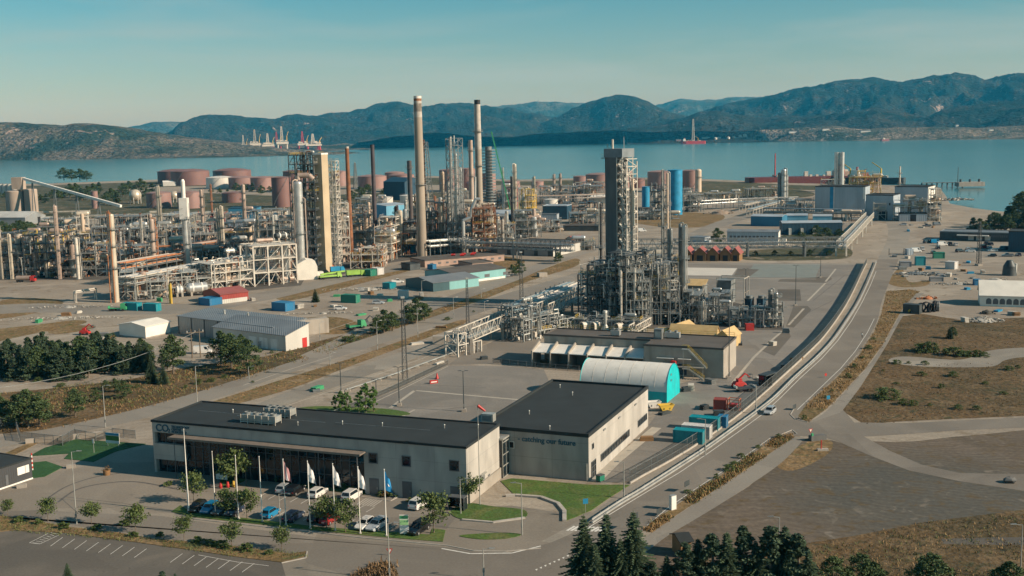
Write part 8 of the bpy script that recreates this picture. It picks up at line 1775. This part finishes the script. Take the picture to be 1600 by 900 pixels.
for k,(x,yb,yt) in enumerate(sorted(((1590,352,305),(1575,356,322),(1600,356,300),(1612,352,308),(1560,362,334),(1545,364,338),(1530,366,342),(1582,362,330),(1520,366,340),(1570,364,336),(1600,364,330),(1553,362,332)))): plant(PL if k % 2 else PB,k,(x,yb),yt,'dark tree at the right shore, '+ORD[k]+' from the left behind the office blocks','trees at the right shore',wide=1.5)
for k in range(44):
    x = -10+k*9.2 if k < 28 else 330+(k-28)*13; 
    if 18 < x < 60 and k < 28: yb = 322
    else: yb = (rt2.uniform(300,322) if 100 < x < 245 else rt2.uniform(308,318)) if k < 28 else rt2.uniform(298,306)
    hh = rt2.uniform(12,22)*(1.0 if 90 < x < 245 else .7)
    plant(PL if k % 3 else PB,k,(x,yb),yb-hh,('dark tree in the wood behind the silos, ' if k < 28 else 'small dark tree among the far tanks, ')+ORD[k if k < 28 else k-28]+' from the left','trees of the shore wood',wide=1.5)
for k in range(20): x = -12+k*5.6; plant(PL,k,(x,rt2.uniform(362,372)),rt2.uniform(344,352),'low dark tree, '+ORD[k]+' from the left below the storage hall','trees below the storage hall',wide=1.5)
for k,(x,yb,yt) in enumerate(sorted(((100,282,262),(112,282,265),(125,283,264),(136,283,267),(575,308,288),(562,310,292),(600,306,294),(550,312,298),(1275,372,352),(1290,374,356),(1250,378,362),(1310,374,358),(1235,400,392),(1265,400,390),(1295,400,391),(1180,400,392),(1210,400,391)))): plant(PL,k,(x,yb),yt,'dark bushy tree, '+ORD[k]+' from the left of the scattered far ones','scattered far trees',wide=1.7)
# shrubs on the heath and verges
SHL = [(1440,549,12),(1452,550,16),(1462,551,14),(1478,553,12),(1490,555,14),(1503,556,18),(1515,556,16),(1526,557,14),(1538,557,14),(1400,568,8),(1420,568,7),(1445,570,10),(1383,622,16),(1412,632,9),(1426,633,8),(1453,634,9),(1490,588,10),(1440,587,8),(1498,639,7),(1526,640,8),(1568,616,9),(1335,574,7),(1358,545,8),(1348,560,7),(1325,590,7),(1290,622,9),(1300,612,7),(1158,716,13),(1138,735,10),(1120,748,9),(1148,728,9),(1075,770,7),(1185,700,10),(1217,684,8),(1256,655,8),(1365,530,6),(1590,576,8),(1575,578,7),(1400,600,6),(1470,606,7),(1540,600,7),(1380,580,6),(560,532,8),(548,534,9),(540,532,7),(552,528,8),(438,545,6),(425,552,8),(435,556,7),(395,598,7),(330,596,9),(350,590,8),(290,606,8),(310,600,9),(215,606,9),(95,604,8),(60,596,8),(200,612,8),(700,500,5),(740,488,5),(330,523,0)][:-1]
for reg, nm in ((lambda x,y: x > 1310,'green shrub on the right heath, '),(lambda x,y: 1000 < x <= 1310,'green shrub in the road verge, '),(lambda x,y: x <= 1000,'green shrub on the left grass, ')):
    for k,(x,y,h) in enumerate(sorted(q for q in SHL if reg(q[0],q[1]))):
        plant(PC,k+(x%3),(x,y),y-h,nm+(ORD[k] if k < 30 else 'beyond the thirtieth')+' from the left','shrubs on the grass',h=HT(G(x,y),y-h)*rt2.uniform(.45,1.0),wide=rt2.uniform(1.2,3.0))
# ---------------------------------------------------------------- tufted grass, too many to count
def inside(p, poly):
    c = False
    for (x0,y0),(x1,y1) in zip(poly, poly[1:]+poly[:1]):
        if (y0 > p[1]) != (y1 > p[1]) and p[0] < (x1-x0)*(p[1]-y0)/(y1-y0)+x0: c = not c
    return c
def tufts(name, poly, n, h, mat, seed):
    rn = random.Random(seed); xs = [p[0] for p in poly]; ys = [p[1] for p in poly]; b = MB(); c = 0; tries = 0
    while c < n and tries < n*8:
        tries += 1; p = (rn.uniform(min(xs),max(xs)), rn.uniform(min(ys),max(ys)))
        if not inside(p, poly) or mnoise.noise(G(*p)*.09) < -.22: continue
        c += 1; A = G(*p); s = h*rn.uniform(.5,1.4)
        for _ in range(3):
            a = rn.random()*6.283; d = Vector((math.cos(a),math.sin(a),0)); w = Vector((-d.y,d.x,0))*s*.22; o = Vector((rn.gauss(0,s*.8),rn.gauss(0,s*.8),0)); e = d*s*.55+Vector((0,0,s*rn.uniform(.7,1.2)))
            b.add([A+o-w, A+o+w, A+o+w*.35+e, A+o-w*.35+e],[(0,1,2,3)])
    return b.build(name, mat, kind='stuff')
m_tuft = leaf('straw_tuft',(.2,.125,.05),(.33,.21,.095),.25); m_tuft2 = leaf('heather_tuft',(.12,.075,.04),(.2,.125,.06),.2); m_tuftg = leaf('green_tuft',(.08,.105,.035),(.15,.155,.055),.3)
tufts('verge_grass',[(1003,829),(1040,801),(1085,770),(1130,740),(1170,713),(1212,683),(1237,677),(1240,683),(1205,707),(1150,744),(1098,778),(1052,808),(1018,832)],1900,.34,m_tuft,1)
tufts('verge_grass',[(1003,829),(1085,770),(1170,713),(1237,677),(1240,683),(1150,744),(1052,808)],900,.36,m_tuftg,2)
tufts('verge_grass',[(1385,455),(1420,452),(1438,455),(1415,475),(1400,500),(1378,540),(1350,578),(1318,612),(1290,640),(1262,660),(1242,654),(1258,634),(1300,597),(1342,555),(1366,518),(1377,490)],1700,.32,m_tuft,3)
tufts('heath_grass',[(1316,642),(1345,604),(1385,548),(1410,570),(1600,566),(1600,650),(1480,655),(1350,663)],700,.25,m_tuft2,4); tufts('heath_grass',[(1405,500),(1600,500),(1600,544),(1400,550)],250,.25,m_tuft2,5)
tufts('heath_grass',[(1150,880),(1330,838),(1450,815),(1650,800),(1650,915),(1000,915)],900,.25,m_tuft,6); tufts('heath_grass',[(1250,860),(1450,815),(1650,800),(1650,915),(1250,915)],700,.26,m_tuftg,7)
tufts('dry_grass_tufts',[(-20,690),(0,678),(100,668),(240,634),(390,592),(520,552),(640,507),(640,492),(560,517),(470,540),(400,560),(300,572),(190,594),(0,614)],1700,.34,m_tuft,8); tufts('dry_grass_tufts',[(0,670),(240,630),(520,550),(640,500),(470,542),(300,575),(0,616)],1300,.4,m_tuftg,9)
tufts('strip_grass',[(0,806),(110,824),(240,842),(400,858),(478,862),(476,870),(380,872),(200,846),(0,829)],1100,.26,m_tuftg,10); tufts('strip_grass',[(545,905),(580,885),(600,878),(614,884),(618,905)],260,.5,m_tuft2,11)
tufts('strip_grass',[(640,507),(760,466),(898,418),(898,404),(780,446),(650,495)],500,.32,m_tuft,12); tufts('strip_grass',[(450,590),(560,556),(720,500),(722,507),(540,575),(330,640),(320,632)],400,.28,m_tuft,13)
# marker post on the field, and the overhead line at the left
t = thing('marker_post','red marker post on a pale block on the brown field','post',G(1283,704)); MB().cyl(0,0,.4,2.2,.12,.12,8).build('post',m_redp,t); MB().cbox(.3,0,0,2.2,.9,.4).build('base',m_conw,t)
A = G(307,559); h = HT(A,514); t = thing('power_pole','twin legged power pole with cross arm by the white van','power pole',A,.4)
for x in (-1.2,1.2): MB().cyl(x,0,0,h,.2,.14,8).build('leg',m_bark,t)
MB().box(-2.6,2.6,-.12,.12,h-1.2,h-.9).build('cross_arm',m_bark,t)
for x in (-2.3,0,2.3): MB().cyl(x,0,h-.9,h-.4,.1,.07,6).build('insulator',m_white_p,t)
E0 = Vector((A.x,A.y,h-1)); E1 = G(-60,612,11); q = MB(); q.tube([E0.lerp(E1,k/12)-Vector((0,0,3*4*(k/12)*(1-k/12))) for k in range(13)],.06,5); tag(q.build('power_cable',m_galv,None),'pale overhead power cable sagging across the left wood','cable')
